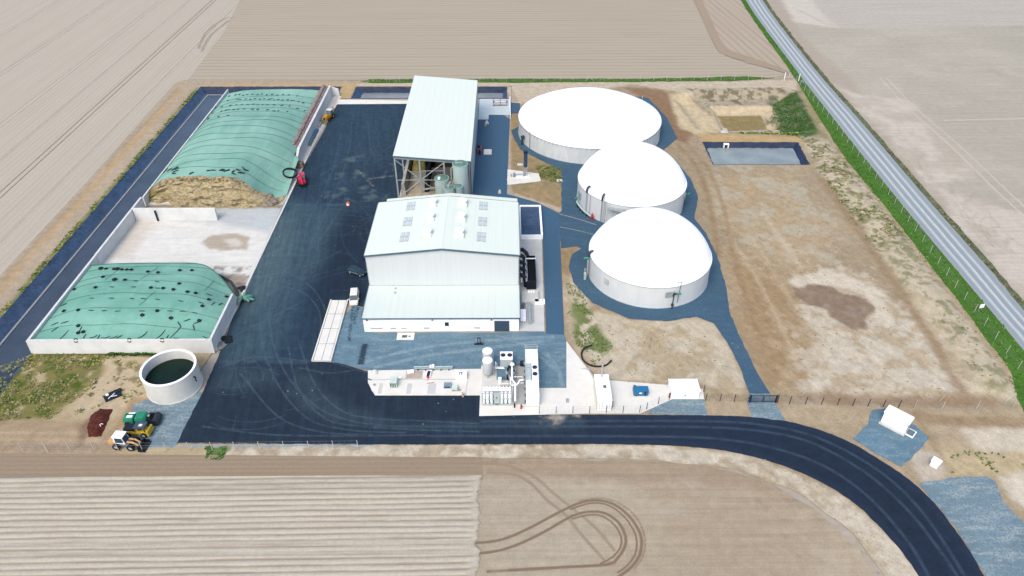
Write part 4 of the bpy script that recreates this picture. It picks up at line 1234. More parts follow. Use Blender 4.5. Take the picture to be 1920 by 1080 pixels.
# ================================================================== silage clamps
M['wall'] = plain('precast_concrete', S(232, 236, 242), 0.8, 0, 0.07, 0.35, 0.2, 0.1)
M['tarp_far'] = None
def tarp_mat(name, c, c2):
    t = NT(name, 0.7, 0, 0.2)
    p = t.obj()
    n = t.noise(t.mapping(p, (0.08, 0.16, 0.1)), 1.0, 4, 0.55)
    n2 = t.noise(t.mapping(p, (0.35, 1.2, 1), 0.35), 1.0, 5, 0.65)
    mesh = t.noise(p, 5, 3, 0.7)
    col = t.mix(t.ramp(n, 0.3, 0.7), c, c2)
    col = t.mix(t.ramp(n2, 0.45, 0.75, 0, 0.35), col, mul(c2, 1.15))
    col = t.mix(t.ramp(mesh, 0.35, 0.65, 0, 0.35), col, mul(c, 0.8))
    sp = t.n('ShaderNodeSeparateXYZ')
    t.l(p, sp.inputs[0])
    sheetline = t.math('GREATER_THAN', t.math('SINE', t.math('MULTIPLY', sp.outputs[0], 2 * PI / 4.1)), 0.997)
    col = t.mix(t.math('MULTIPLY', sheetline, 0.25), col, mul(c, 0.6))
    fade = t.noise(t.mapping(p, (0.25, 0.03, 1)), 1.0, 3)
    col = t.mix(t.ramp(fade, 0.45, 0.7, 0, 0.4), col, mul(c2, 1.12))
    t.base(col)
    t.bump(n2, 0.5, 0.12)
    return t.m
M['tarp_far'] = tarp_mat('green_net_tarp_far', S(132, 186, 174), S(158, 205, 195))
M['tarp_near'] = tarp_mat('green_net_tarp_near', S(119, 181, 167), S(144, 199, 188))
M['rope'] = plain('dark_rope', S(86, 128, 122), 0.8, 0, 0.1)
M['bag'] = plain('dark_gravel_bag', S(48, 74, 78), 0.85, 0, 0.2)
M['rubber'] = plain('tyre_rubber', S(26, 34, 44), 0.8, 0, 0.2)

def far_h(x, y):
    """height of the far heap under its cover"""
    u = min(1.0, max(0.0, (x + 91.2) / 33.2))
    v = (y - 158.0) / 66.0
    e = abs(2 * u - 1.0)
    side = 2.3 + 1.1 * max(0, u - 0.5)
    crown = 5.2 * (1 - e ** 3.2) - 0.5 * math.sin(PI * u) * 0
    back = sstep(np.array(1.0 - v), 0.0, 0.55) * 0.70 + 0.30
    k = float(sstep(np.array(180.0 - y), 0.0, 20.0) * sstep(np.array(u), 0.66, 1.0))
    return float((side * (0.6 + 0.4 * back) + crown * back) * (1 - 0.93 * k) + 0.12 * k)

def near_h(x, y):
    u = (x + 91.0) / 34.3
    v = (y - 103.0) / 25.0
    e = abs(2 * u - 1.0)
    back = 0.1 + 0.9 * math.sin(PI * min(1, max(0, 0.12 + 0.80 * v)))
    side = 2.35 - 0.55 * max(0, u - 0.75) / 0.25
    h = side + 1.75 * (1 - e ** 3.6) * back * min(1, 0.25 + max(0, v) * 3.0)
    k = float(sstep(np.array(float(y)), 113.0, 121.0) * sstep(np.array(float(u)), 0.72, 1.0))
    return h * (1 - 0.86 * k) + 0.1 * k

def tarp_mesh(hf, x0, x1, yf, yb, nx, ny, seed, wr=0.05, lim=None):
    """yf(x), yb(x): front and rear edge of the cover"""
    P = []
    for j in range(ny + 1):
        for i in range(nx + 1):
            x = x0 + (x1 - x0) * i / nx
            a, b = yf(x), yb(x)
            P.append((x, a + (b - a) * j / ny))
    P = np.array(P)
    w_ = (vnoise(P * np.array([0.5, 1.0]), 0.5, seed, 4) - 0.5) * wr * 6
    rows = []
    k = 0
    for j in range(ny + 1):
        row = []
        for i in range(nx + 1):
            x, y = P[k]
            if lim:
                x = lim(x, y)
            row.append((x, y, hf(x, y) + w_[k]))
            k += 1
        rows.append(row)
    return quad_strip(rows)

far = thing('silage_heap', 'large silage heap under a pale green cover, cut face towards the empty bay', 'silage heap', (0, 0, 0))
yf = lambda x: 158.6 + (3.2 * max(0.0, (-76 - x) / 17) ** 1.3 if x < -76 else 0) + (2.6 * max(0.0, (x + 66) / 8) ** 1.2 if x > -66 else 0) + 0.25 * math.sin(x * 1.3) + 0.2 * math.sin(x * 0.55)
fm = tarp_mesh(far_h, -91.15, -57.0, yf, lambda x: 224.5, 120, 120, 4, 0.05, lambda x, y: min(x, -58.4) if y > 178 else x)
fm.build('cover', M['tarp_far'], far, fix=False)
# cut face of maize silage: rough, vertical with a spill at its foot
def face():
    t = NT('maize_silage', 0.95, 0, 0.1)
    p = t.obj()
    n1 = t.noise(t.mapping(p, (0.25, 0.25, 0.6)), 1.2, 5, 0.7)
    n2 = t.noise(t.mapping(p, (1, 1, 2.2)), 1.4, 6, 0.75)
    col = t.mix(t.ramp(n1, 0.35, 0.65), S(204, 192, 162), S(184, 170, 136))
    col = t.mix(t.ramp(n2, 0.46, 0.64, 0, 0.9), col, S(136, 117, 90))
    sp = t.n('ShaderNodeSeparateXYZ')
    t.l(p, sp.inputs[0])
    green = t.ramp(t.math('ADD', sp.outputs[0], t.math('MULTIPLY', n1, 6)), -86.0, -83.0, 1, 0)
    green = t.math('MULTIPLY', green, t.ramp(n1, 0.35, 0.6))
    col = t.mix(green, col, S(142, 130, 84))
    t.base(col)
    t.bump(n2, 0.9, 0.25)
    rows = []
    nx, nz = 120, 14
    P = np.array([(-91.2 + 36 * i / nx, 3.0 * j) for j in range(nz + 1) for i in range(nx + 1)])
    w1 = (vnoise(P, 0.3, 41, 4) - 0.5) * 2.2
    w2 = (vnoise(P * np.array([1, 3.0]), 0.7, 43, 4) - 0.5) * 1.1
    k = 0
    for j in range(nz + 1):
        q = j / nz
        row = []
        for i in range(nx + 1):
            x = -91.2 + 34.0 * i / nx
            top = far_h(x, yf(x)) - 0.02
            y0 = yf(x) - 1.0 - 1.9 * (1 - q) ** 2.2
            nib = max(0.0, 1 - abs(x + 86.5) / 3.2)
            y = y0 * (1 - q ** 6) + (yf(x) + 0.15) * q ** 6 + (w1[k] + w2[k]) * (1 - q ** 4) + nib * 1.0 * (1 - q) 
            row.append((x, y, 0.05 + (top - 0.05) * q ** 0.9))
            k += 1
        rows.append(row)
    quad_strip(rows).build('silage_face', t.m, far, fix=False)
    # crumbling lip above the face
    mb = MB()
    r_ = random.Random(5)
    for i in range(260):
        x = -90.8 + 32.5 * r_.random()
        s_ = r_.uniform(0.08, 0.26)
        mb.blob((x, yf(x) - r_.uniform(0.0, 0.9), far_h(x, yf(x)) - r_.uniform(0.05, 1.1)), (s_ * 1.3, s_, s_ * 0.8), 0, i, 0.35, 7, 4)
    mb.build('lip', plain('rotten_silage', S(166, 146, 122), 0.95, 0, 0.45, 1.5), far, fix=False)['kind'] = 'stuff'
face()
# seams of the cover: ropes across the heap
mb = MB()
for y in (163.5, 167.3, 171.4, 175.2, 179.6, 183.4, 187.5, 191.6, 195.6, 199.8, 203.9, 208.5, 213.3, 218.0):
    pts = []
    for i in range(50):
        x = -91.0 + 32.6 * i / 49
        yy = y + 0.6 * math.sin(i * 0.13 + y) - 0.0012 * (x + 75) ** 2
        pts.append((x, yy, far_h(x, yy) + 0.2))
    MBs = mb.tube([(q_[0], q_[1], q_[2] - .1) for q_ in pts], 0.045, 5)
mb.build('seam_rope', M['rope'], far, fix=False)

near = thing('silage_heap', 'smaller silage heap under a green cover strewn with tyres, nearest the camera', 'silage heap', (0, 0, 0))
yfn = lambda x: 103.0
def ybn(x):
    return 128.0 - (0 if x < -70 else 0.055 * (x + 70) ** 2)
tarp_mesh(near_h, -91.0, -56.9, yfn, ybn, 100, 70, 14, 0.045).build('cover', M['tarp_near'], near, fix=False)
# rear face of the heap under the cover edge
rows = []
for j in range(5):
    q = j / 4
    rows.append([(-91 + 34.1 * i / 60, ybn(-91 + 34.1 * i / 60) + 0.5 * q, near_h(-91 + 34.1 * i / 60, ybn(-91 + 34.1 * i / 60)) * (1 - q) + 0.08 * q) for i in range(61)])
quad_strip(rows).build('cover_hem', M['tarp_near'], near, fix=False)
mb = MB()
for y, k in ((126.6, 0.0), (123.2, 0.05), (120.5, 0.06), (116.0, 0.05), (111.4, 0.05), (107.1, 0.04)):
    pts = []
    for i in range(50):
        x = -90.8 + 33.7 * i / 49
        yy = min(y - 0.0035 * max(0, x + 78) ** 2 + 0.15 * math.sin(i * .3 + y), ybn(x) - 0.1)
        yy -= 0.02 * max(0, -83 - x) ** 2
        pts.append((x, yy, near_h(x, yy) + 0.07))
    mb.tube(pts, 0.04, 5)
pts = [(-91 + 34.0 * i / 60, ybn(-91 + 34.0 * i / 60) + 0.05, near_h(-91 + 34.0 * i / 60, ybn(-91 + 34.0 * i / 60)) + 0.08) for i in range(61)]
mb.tube(pts, 0.11, 6)
for a, b in (((-75.4, 126.2), (-76.9, 121.0)), ((-62.5, 122.4), (-62.9, 118.4)), ((-72, 116.5), (-73.5, 112)), ((-83.5, 126), (-84.5, 121))):
    mb.tube([(a[0] + (b[0] - a[0]) * i / 8, a[1] + (b[1] - a[1]) * i / 8, near_h(a[0] + (b[0] - a[0]) * i / 8, a[1] + (b[1] - a[1]) * i / 8) + 0.1) for i in range(9)], 0.035, 5)
mb.build('seam_rope', M['rope'], near, fix=False)

def on_heap(u, v, hf):
    """point of the heap surface surveyed at that place"""
    z = 3.0
    for _ in range(25):
        x, y = G(u, v, z)
        z = 0.5 * z + 0.5 * hf(x, y)
    return x, y, z

# tyres on the near cover (survey positions)
def Z3(pts):
    return [(240 + a / 6.0, 480 + b / 6.0) for a, b in pts]
def Z4(pts):
    return [(50 + a / 5.686, 480 + b / 5.686) for a, b in pts]
rows_t = [
    ('car tyre in the row along the rear edge of the near green cover', Z4([(792, 138), (848, 141), (932, 144), (968, 145), (1018, 149), (1070, 150), (1117, 151)]) + Z3([(224, 181), (339, 191), (583, 166), (720, 166)])),
    ('car tyre behind the second rope of the near green cover', Z4([(815, 228), (940, 257), (1048, 259)]) + Z3([(577, 317)])),
    ('car tyre on the third rope of the near green cover', Z4([(510, 362), (734, 340)]) + Z3([(258, 362), (396, 368), (511, 383), (670, 408), (763, 423)])),
    ('car tyre lying by the right wall of the near green cover', Z3([(911, 494), (838, 568), (1110, 462), (803, 734)])),
    ('car tyre at the left of the fifth rope on the near green cover', Z4([(398, 592), (551, 582)])),
    ('car tyre in the middle of the near green cover, between two ropes', Z3([(329, 623), (161, 671), (483, 704)])),
    ('car tyre in the cluster above the front wall on the near green cover', Z4([(551, 750), (551, 826), (605, 815)])),
]
ti = 0
tproto = None
for lab, pts in rows_t:
    for (u, v) in pts:
        x, y, z = on_heap(u, v, near_h)
        y = min(y, ybn(x) - 0.4)
        z = near_h(x, y)
        big = ti in (0, 3, 12)
        R = 0.27 if not big else 0.36
        e = 0.3
        gx = (near_h(x + e, y) - near_h(x - e, y)) / (2 * e)
        gy = (near_h(x, y + e) - near_h(x, y - e)) / (2 * e)
        if tproto is None:
            tproto = MB().torus((0, 0, 0), 0.36, 0.15, 22, 10).lathe([(.37, -.13), (.2, -.1), (.2, .08), (.3, .13)], 22).build('tyre', M['rubber'], fix=False)
            o = tproto
        else:
            o = tproto.copy()
            COL.objects.link(o)
        k = R / 0.36
        o.scale = (k, k, k)
        o.location = (x, y, z + 0.13 * k + 0.1)
        nrm = Vector((-gx, -gy, 1)).normalized()
        o.rotation_euler = nrm.to_track_quat('Z', 'Y').to_euler()
        tag(o, ('larger ' if big else 'dark ') + lab, 'tyre', 'tyres on the near green cover')
        ti += 1
# bags and strips of the near cover
def bag(u, v, L, ang, hf, lab, grp, w=0.16, curve=0.0):
    x, y, z = on_heap(u, v, hf)
    pts = []
    for i in range(5):
        s_ = (i / 4 - 0.5) * L
        a = ang + curve * (i / 4 - 0.5)
        px, py = x + s_ * math.cos(a), y + s_ * math.sin(a)
        pts.append((px, py, hf(px, py) + w * 0.7 + 0.06))
    o = MB().tube(pts, [w * .6, w, w * 1.05, w, w * .6], 6).build('gravel_bag', M['bag'], fix=False)
    return tag(o, lab, 'gravel bag', grp)
gb = 'gravel bags on the near green cover'
for lab, pts, L, a in [
    ('dark gravel bag lying along the second or third rope of the near green cover', Z4([(1160, 270), (910, 333), (1142, 334)]) + Z3([(330, 293), (332, 365), (915, 438)]), 1.1, -0.1),
    ('dark gravel bag lying along the fourth rope of the near green cover', Z4([(693, 453), (905, 453), (1122, 458)]) + Z3([(172, 483), (332, 492), (593, 510), (822, 530)]), 1.1, -0.12),
    ('dark gravel bag standing out across the fourth rope by the right wall', Z3([(957, 540), (1042, 545)]), 1.2, 1.3),
    ('dark gravel bag lying along the fifth rope of the near green cover', Z4([(688, 583), (828, 588), (972, 592)]) + Z3([(157, 623), (473, 622), (615, 626), (750, 643)]), 1.1, -0.03),
    ('dark gravel bag at the left of the sixth rope of the near green cover', Z4([(303, 727), (405, 712), (395, 522)]), 1.3, 0.4),
    ('dark gravel bag lying askew in the front right of the near green cover', Z3([(666, 726), (772, 755)]), 1.3, 0.7),
    ('dark gravel bag lying askew across the sixth rope of the near green cover', Z3([(577, 772), (740, 810)]), 1.5, -1.0),
]:
    for i, p in enumerate(pts):
        bag(*p, L, a + random.uniform(-.15, .15), near_h, lab, gb, 0.085)
strips = [('long dark rubber strip standing left of the tyre cluster above the front wall', Z4([(405, 845)])[0], 2.3, 1.25, 0.3), ('short dark strip slanting at the left front corner of the cover', Z4([(302, 785)])[0], 1.5, 0.9, 0),
          ('dark strip hanging below the tyre cluster above the front wall', Z4([(572, 790)])[0], 1.6, 1.5, .2), ('small dark strip right of the tyre cluster above the front wall', Z4([(617, 860)])[0], 1.2, 1.5, 0),
          ('dark curled bag first from the left in the row behind the front wall', Z4([(715, 870)])[0], 1.5, 0.5, 1.5), ('upright dark bag second in the row behind the front wall', Z4([(768, 868)])[0], 1.2, 1.5, .3),
          ('dark bent bag third in the row behind the front wall', Z4([(840, 878)])[0], 1.8, 0.2, 1.2), ('thick dark bag fourth in the row behind the front wall', Z4([(930, 874)])[0], 1.6, 0.5, .6),
          ('slanting dark bag at the right end of the row behind the front wall', Z4([(985, 868)])[0], 1.3, 0.8, 0), ('curved dark strip left of the middle of the front wall', Z3([(172, 900)])[0], 2.2, 0.9, 1.2),
          ('long dark hooked strip right of the middle of the front wall', Z3([(372, 895)])[0], 2.8, 1.1, .8), ('tiny dark strip between two hooked strips at the front wall', Z3([(445, 912)])[0], 0.9, 1.5, 0),
          ('longest dark slanting strip at the right of the front wall', Z3([(540, 865)])[0], 3.4, 1.2, .3), ('dark strip foot curling at the base of the longest strip', Z3([(540, 930)])[0], 1.2, -0.1, .8),
          ('dark strip in the right front corner of the near green cover', Z3([(868, 920)])[0], 1.2, -0.4, 0)]
for lab, p, L, a, cv in strips:
    bag(*p, L, a, near_h, lab, gb, 0.075, cv * .5)
for lab, p in (('open tyre ring hanging over the front wall, left', Z4([(527, 885)])[0]), ('open tyre ring hanging over the front wall, middle', Z4([(1090, 893)])[0]), ('open tyre ring hanging over the front wall, right', Z3([(380, 940)])[0])):
    x, y = G(*p, 3.2)
    mb = MB().torus((0, 0, 0), 0.36, 0.1, 18, 7)
    o = mb.build('tyre', M['rubber'], fix=False)
    o.location = (x, 102.78, 3.02)
    o.rotation_euler = (1.15, 0, 0)
    tag(o, lab, 'tyre', 'tyres over the front wall')
# bags on the far cover
def Z2(pts):
    return [(360 + a / 4.153, 140 + b / 4.153) for a, b in pts]
rows_b = [
    ('dark bag in the last row at the back edge of the far green cover', Z2([(340, 160), (370, 155), (400, 163), (430, 158), (470, 155), (510, 160), (545, 153), (580, 160), (625, 155), (665, 162), (710, 156), (755, 160), (820, 168), (290, 170)]), 0.9),
    ('dark bag in the second row from the back of the far green cover', Z2([(280, 205), (355, 193), (375, 196), (418, 192), (455, 195), (490, 190), (530, 194), (562, 190), (600, 195), (620, 190), (640, 200), (672, 196), (705, 200), (745, 198), (775, 202), (792, 203), (830, 212), (865, 222)]), 0.9),
    ('dark bag in the third row from the back of the far green cover', Z2([(185, 262), (232, 252), (298, 243), (345, 238), (388, 234), (438, 235), (480, 232), (512, 238), (550, 236), (588, 238), (640, 238), (700, 242), (760, 246), (822, 265), (878, 283)]), 1.0),
    ('dark bag in the fourth row from the back of the far green cover', Z2([(128, 345), (162, 303), (230, 286), (265, 279), (285, 277), (325, 275), (360, 272), (405, 270), (470, 272), (512, 273), (590, 276), (640, 284), (672, 284), (742, 290), (208, 330), (282, 320)]), 1.0),
]
for lab, pts, L in rows_b:
    for p in pts:
        bag(*p, L, random.choice((0.0, 0.3, 0.9, 1.3)), far_h, lab, 'gravel bags on the far green cover', 0.11)
def Z5(pts):
    return [(250 + a / 6.194, 310 + b / 6.194) for a, b in pts]
for p, L, a in [(Z5([(873, 66)])[0], 1.0, .3), (Z5([(930, 62)])[0], 1.3, -.1), (Z5([(1022, 58)])[0], 1.2, .9), (Z5([(1045, 62)])[0], 1.0, 1.1), (Z5([(1075, 68)])[0], 1.2, .7), (Z5([(1100, 62)])[0], 1.0, .8),
                (Z5([(1160, 75)])[0], 1.3, 1.3), (Z5([(1165, 102)])[0], 1.0, 0), (Z5([(1215, 60)])[0], 1.0, .2), (Z5([(1240, 88)])[0], 1.4, 1.0), (Z5([(1270, 95)])[0], 1.2, .9), (Z5([(1285, 45)])[0], 1.4, -.7), (Z5([(1310, 60)])[0], 1.2, .5)]:
    bag(*p, L, a, far_h, 'dark bag in the scattered group above the middle of the cut silage face', 'gravel bags above the silage face')
for p, L, a in [(Z5([(375, 68)])[0], 1.6, .4), (Z5([(420, 60)])[0], 1.5, .1), (Z5([(470, 50)])[0], 1.4, .9), (Z5([(490, 75)])[0], 1.6, .2), (Z5([(500, 35)])[0], 1.2, 1.0), (Z5([(470, 100)])[0], 1.3, -.3), (Z5([(510, 45)])[0], 1.2, .3)]:
    bag(*p, L, a, far_h, 'dark bag in the pile above the left end of the cut silage face', 'gravel bags above the silage face')
bag(*Z5([(675, 97)])[0], 1.3, .9, far_h, 'lone dark bag above the cut silage face, right of the left pile', 'gravel bags above the silage face')

# retaining walls of the clamps
def wallobj(name, label, prof_pts, a0, a1, axis):
    return tag(MB().prof(prof_pts, a0, a1, axis).build(name, M['wall'], bevel=0.03), label, 'retaining wall')
wallobj('retaining_wall', 'long low white concrete wall at the left of the far silage heap', [(-91.95, -2.2), (-91.2, -2.2), (-91.25, 2.5), (-91.6, 2.5)], 157.2, 226.4, 'y')
wallobj('retaining_wall', 'white concrete wall at the left of the near green heap', [(-91.95, -2.2), (-91.0, -2.2), (-91.1, 2.95), (-91.6, 2.95)], 102.75, 131.0, 'y')
wallobj('retaining_wall', 'white concrete left wall of the empty silage bay beside the channel', [(-91.95, -2.2), (-90.9, -2.2), (-91.0, 3.1), (-91.5, 3.1)], 131.05, 156.2, 'y')
wallobj('retaining_wall', 'long white concrete wall in front of the near green heap', [(102.35, 0), (103.0, 0), (103.0, 3.2), (102.7, 3.2)], -91.1, -56.4, 'x')
wallobj('retaining_wall', 'white free-standing cross wall between the empty bay and the cut silage', [(150.0, 0), (150.9, 0), (150.6, 3.4), (150.2, 3.4)], -90.85, -71.0, 'x')
tag(MB().bx(-85.6, -85.25, 149.72, 149.97, 0.1, 3.0).build('steel_post', M['dark']), 'dark steel post leaning on the free-standing cross wall', 'post')
wp = [(103.05, 0), (118.6, 0), (118.6, 0.5), (116.7, 3.3), (103.05, 3.25)]
tag(MB().prof(wp, -56.85, -56.4, 'x').build('retaining_wall', M['wall'], bevel=0.03), 'white concrete right wall of the near heap, sloping down at its far end', 'retaining wall')
wp = [(178.0, 0), (226.4, 0), (226.4, 3.7), (182.0, 3.7), (178.6, 2.4)]
tag(MB().prof(wp, -58.3, -57.6, 'x').build('retaining_wall', M['wall'], bevel=0.03), 'long white concrete right wall of the far heap beside the yard', 'retaining wall')
tag(MB().prof([(-58.3, 0), (-55.2, 0), (-55.4, 2.4), (-58.3, 3.6)], 226.5, 226.9, 'y').build('retaining_wall', M['wall'], bevel=0.03), 'short white wall across the far end of the right heap wall', 'retaining wall')
MBk = MB().bx(-56.6, -56.15, 103, 226, 0.02, 0.22)
tag(MBk.build('kerb', M['concrete'], bevel=0.02), 'thin white kerb between the silage floor and the dark asphalt yard', 'kerb')
# brown net bags piled along the right wall of the far heap
mb = MB()
r_ = random.Random(3)
for i in range(75):
    y = 183 + 42.5 * i / 75
    for k in range(2):
        z = 3.5 + (0.7 if k else 0.1)
        mb.blob((-58.9 - 0.65 * k + r_.uniform(-.1, .1), y + r_.uniform(-.2, .2), max(z, far_h(-59.2, y) * 0.85)), (0.62, 0.55, 0.45), 0, i * 2 + k, 0.18, 8, 5)
o = mb.build('bag_row', plain('brown_net_bag', S(150, 136, 138), 0.95, 0, 0.3, 1.0), fix=False)
tag(o, 'row of brown-grey net bags packed along the right wall of the far heap', 'bags')
o['kind'] = 'stuff'
# loose green cover folds at the near wall
t = thing('folded_tarp', 'crumpled green tarpaulin bundle at the right wall of the near heap', 'tarpaulin', (-55.3, 118.3, 0.07))
mb = MB()
for i in range(10):
    a = -0.9 + i * 0.33
    pts = [(0.2 * math.cos(a) + q * 2.1 * math.cos(a + 0.35 * q) * (0.7 + 0.3 * math.sin(i * 2.1)), 0.3 * math.sin(i) + q * 1.8 * math.sin(a + .35 * q), 0.3 + 0.9 * math.sin(PI * (0.25 + 0.6 * q)) * (0.6 + 0.4 * math.cos(i * 1.7))) for q in np.linspace(0, 1, 7)]
    mb.tube(pts, [0.3, 0.36, 0.33, 0.3, 0.3, 0.26, 0.2], 7)
mb.build('folds', plain('green_net_folds', S(108, 168, 156), 0.75, 0, 0.25, 1.2), t, fix=False)
mb = MB()
for i in range(6):
    a = 2.2 + i * 0.45
    mb.tube([(-0.3 + q * 1.5 * math.cos(a), -0.4 + q * 1.4 * math.sin(a), 0.25 + 0.75 * math.sin(PI * (0.25 + .7 * q))) for q in np.linspace(0, 1, 6)], 0.26, 7)
mb.build('faded_folds', plain('faded_net_folds', S(122, 148, 142), 0.8, 0, 0.25, 1.2), t, fix=False)
tag(MB().tube([(*G(u, v, 0.3), 0.3) for u, v in ((408, 515), (420, 521), (432, 528), (440, 540), (446, 552), (448, 560), (446, 564))], 0.28, 7).build('tarp_roll', M['bag'], fix=False), 'dark rolled tarpaulin edge lying behind the near heap', 'tarpaulin')
mb = MB()
r_ = random.Random(9)
for i in range(14):
    x, y = G(r_.uniform(447, 460), r_.uniform(540, 547))
    mb.blob((x, y, 0.25), (.5, .35, .25), 0, i, .3, 7, 4, r_.uniform(0, 3))
tag(mb.build('rubber_scrap', M['rubber'], fix=False), 'heap of black rubber scraps at the edge of the yard behind the near heap', 'scrap heap')
mb = MB()
for i in range(16):
    x, y = G(r_.uniform(418, 432), r_.uniform(634, 642))
    mb.blob((x, y, 0.25), (.5, .35, .3), 0, i, .35, 7, 4, r_.uniform(0, 3))
tag(mb.build('rubber_scrap', M['rubber'], fix=False), 'dark heap of rubber scraps beside the front end of the near wall', 'scrap heap')
mb = MB()
for i in range(14):
    x, y = G(r_.uniform(411, 421), r_.uniform(644, 656))
    mb.blob((x, y, 0.2), (.45, .35, .25), 0, i, .35, 7, 4, r_.uniform(0, 3))
tag(mb.build('rubble_heap', plain('grey_rubble', S(130, 134, 138), 0.9, 0, .3), fix=False), 'grey rubble heap at the front end of the near right wall', 'rubble')
# spoiled lumps, hose coil, block, drums at the far heap
for i, (u, v, s_) in enumerate([(505, 371, 1.15), (500, 379, .95), (513, 380, 1.1), (507, 384, .8)]):
    x, y = G(u, v, s_ * .4)
    tag(MB().blob((0, 0, s_ * 0.55), (s_, s_ * .85, s_ * .75), 0, i + 70, .22, 12, 8).build('silage_lump', plain('spoiled_silage', S(152, 144, 136), .95, 0, .3, 1.0), fix=False),
        ['large grey lump of spoiled silage, furthest of the group at the face foot', 'grey silage lump, leftmost of the group at the face foot', 'grey silage lump, rightmost of the group at the face foot', 'smallest grey silage lump, in front of the group at the face foot'][i], 'lump').location = (x, y, 0.06)
x, y = G(546, 327)
mb = MB()
for k in range(4):
    mb.torus((0, 0, far_h(-59.5, 168) * 0.0 + 0.16 + 0.13 * k), 1.75 + 0.06 * (k % 2), 0.13, 40, 7)
hx, hy, hz = on_heap(544, 327, far_h)
o = tag(mb.build('hose_coil', M['rubber'], fix=False), 'large black hose coil lying on the lower edge of the far green cover', 'hose')
o.location = (hx, hy, hz + 0.1)
e = 0.6
nrm = Vector((-(far_h(hx + e, hy) - far_h(hx - e, hy)) / (2 * e), -(far_h(hx, hy + e) - far_h(hx, hy - e)) / (2 * e), 1)).normalized()
o.rotation_euler = nrm.to_track_quat('Z', 'Y').to_euler()
x, y = G(560, 314)
tag(MB().box((0, 0, 0.85), (3.2, 1.9, 1.6), 0, 0, (0.85, 0.8)).build('straw_block', plain('brown_block', S(146, 130, 122), .95, 0, .2, 1.0, bump=.5), bevel=.12), 'brown-grey block at the lower end of the far right wall', 'block').location = (x, y, 0.05)
for i, (u, v, c) in enumerate([(591, 253, S(88, 128, 168)), (583, 267, S(104, 146, 158))]):
    x, y = G(u, v)
    o = tag(MB().bx(-.55, .55, -2.4, 2.4, 0.1, .75).bx(-.6, .6, -2.5, -2.3, 0, .85).bx(-.6, .6, 2.3, 2.5, 0, .85).bx(-.45, .45, -2.2, 2.2, .75, .9).build('feed_trough', plain('blue_panel', c, .5, 0, .1), bevel=.05),
            ['long blue trough lying along the foot of the far right wall', 'long blue-green trough lying nearer along the far right wall'][i], 'trough')
    o.location = (x, y, 0.09)
x, y = G(599, 236)
o = tag(MB().bx(-.5, .5, -1.5, 1.5, .1, .5).bx(-.4, .4, -1.4, 1.4, .5, .6).build('pallet', plain('grey_wood', S(186, 188, 188), .9, 0, .15), bevel=.03), 'grey pallet stack at the foot of the far right wall', 'pallet')
o.location = (x, y, .09)
x, y = G(653, 386)
t = thing('cable_drum', 'small orange and white drum standing alone on the dark yard', 'drum', (x, y, 0.075))
MB().cyl((0, -.3, .5), (0, .3, .5), .5, n=18).build('flange', plain('orange_paint', S(226, 122, 84), .5), t)
MB().cyl((0, -.34, .5), (0, .34, .5), .3, n=18).build('hub', M['white'], t)

# round slurry tank
tk = thing('water_tank', 'round white open concrete tank holding dark green water', 'tank', (-60.8, 93.7, 0))
MB().lathe([(4.72, 0), (4.72, 4.58), (4.42, 4.58), (4.42, .3), (0.01, .3)], 72).build('wall', plain('tank_concrete', S(232, 234, 236), .8, 0, .06, .7, .2, .1), tk)
MB().lathe([(4.86, 0), (4.86, .2), (4.7, .2)], 72).build('footing', M['concrete'], tk)
MB().lathe([(4.78, 4.5), (4.78, 4.66), (4.38, 4.66), (4.38, 4.5)], 72).build('rim', M['white'], tk)
MB().disc((0, 0, 2.6), 4.43, 64).build('water_surface', water_mat('green_water', S(22, 44, 38), .25, .02, 1.5, .15), tk)
MB().cyl((4.6, -1.2, 3.4), (5.1, -1.35, 3.4), .12, n=10).cyl((4.9, -1.3, 3.4), (4.9, -1.3, 2.4), .1, n=10).build('pipe', M['dark'], tk)

# ================================================================== main hall
M['roof'] = ribbed('white_roof_sheet', S(240, 252, 247), 0, .5, .5, .015, .012)
M['roof_low'] = ribbed('pale_roof_sheet', S(228, 242, 243), 0, .5, .5, .02, .02)
M['clad'] = ribbed('pale_wall_sheet', S(228, 237, 247), 0, .33, .5, .05, .02)
M['clad_y'] = ribbed('grey_wall_sheet', S(190, 203, 213), 1, .5, .5, .06, .05)
M['trim'] = plain('grey_trim', S(92, 120, 140), .5, 0, .06)
M['trim_light'] = plain('light_trim', S(176, 192, 204), .5, 0, .05)
XL, XR, XC = -28.6, 2.0, -13.3
YF, YL, YB, YE = 108.4, 118.4, 138.5, 148.5
ZE, ZR = 11.55, 13.15
hall = thing('main_hall', 'large white steel hall with gabled roof, six skylights and low front annex', 'hall', (0, 0, 0))
gp = [(XL, 0.05), (XR, 0.05), (XR, ZE - .1), (XC, ZR - .1), (XL, ZE - .1)]
mb = MB()
n_ = len(gp)
MB().add([(x, YL, z) for x, z in gp], [list(range(n_))]).build('gable_wall', M['clad'], hall)
MB().add([(x, YB, z) for x, z in gp], [list(range(n_))[::-1]]).build('gable_wall', M['clad'], hall)
MB().add([(XL, YL, 0.05), (XL, YB, 0.05), (XL, YB, ZE - .1), (XL, YL, ZE - .1)], [(0, 1, 2, 3)]).build('side_wall', M['clad_y'], hall)
MB().add([(XR, YL, 0.05), (XR, YB, 0.05), (XR, YB, ZE - .1), (XR, YL, ZE - .1)], [(0, 3, 2, 1)]).build('side_wall', M['clad_y'], hall)
def roof_slab(x0, x1, xc, y0, y1, ze, zr, th=.16, ov=.18):
    k = (zr - ze) / (xc - x0)
    zl = ze - k * ov
    return MB().prof([(x0 - ov, zl), (xc, zr), (x1 + ov, zl), (x1 + ov, zl + th), (xc, zr + th), (x0 - ov, zl + th)], y0, y1, 'y')
roof = roof_slab(XL, XR, XC, YL - .25, YB + .25, ZE, ZR).build('roof', M['roof'], hall)
kk = (ZR - ZE) / (XC - XL)
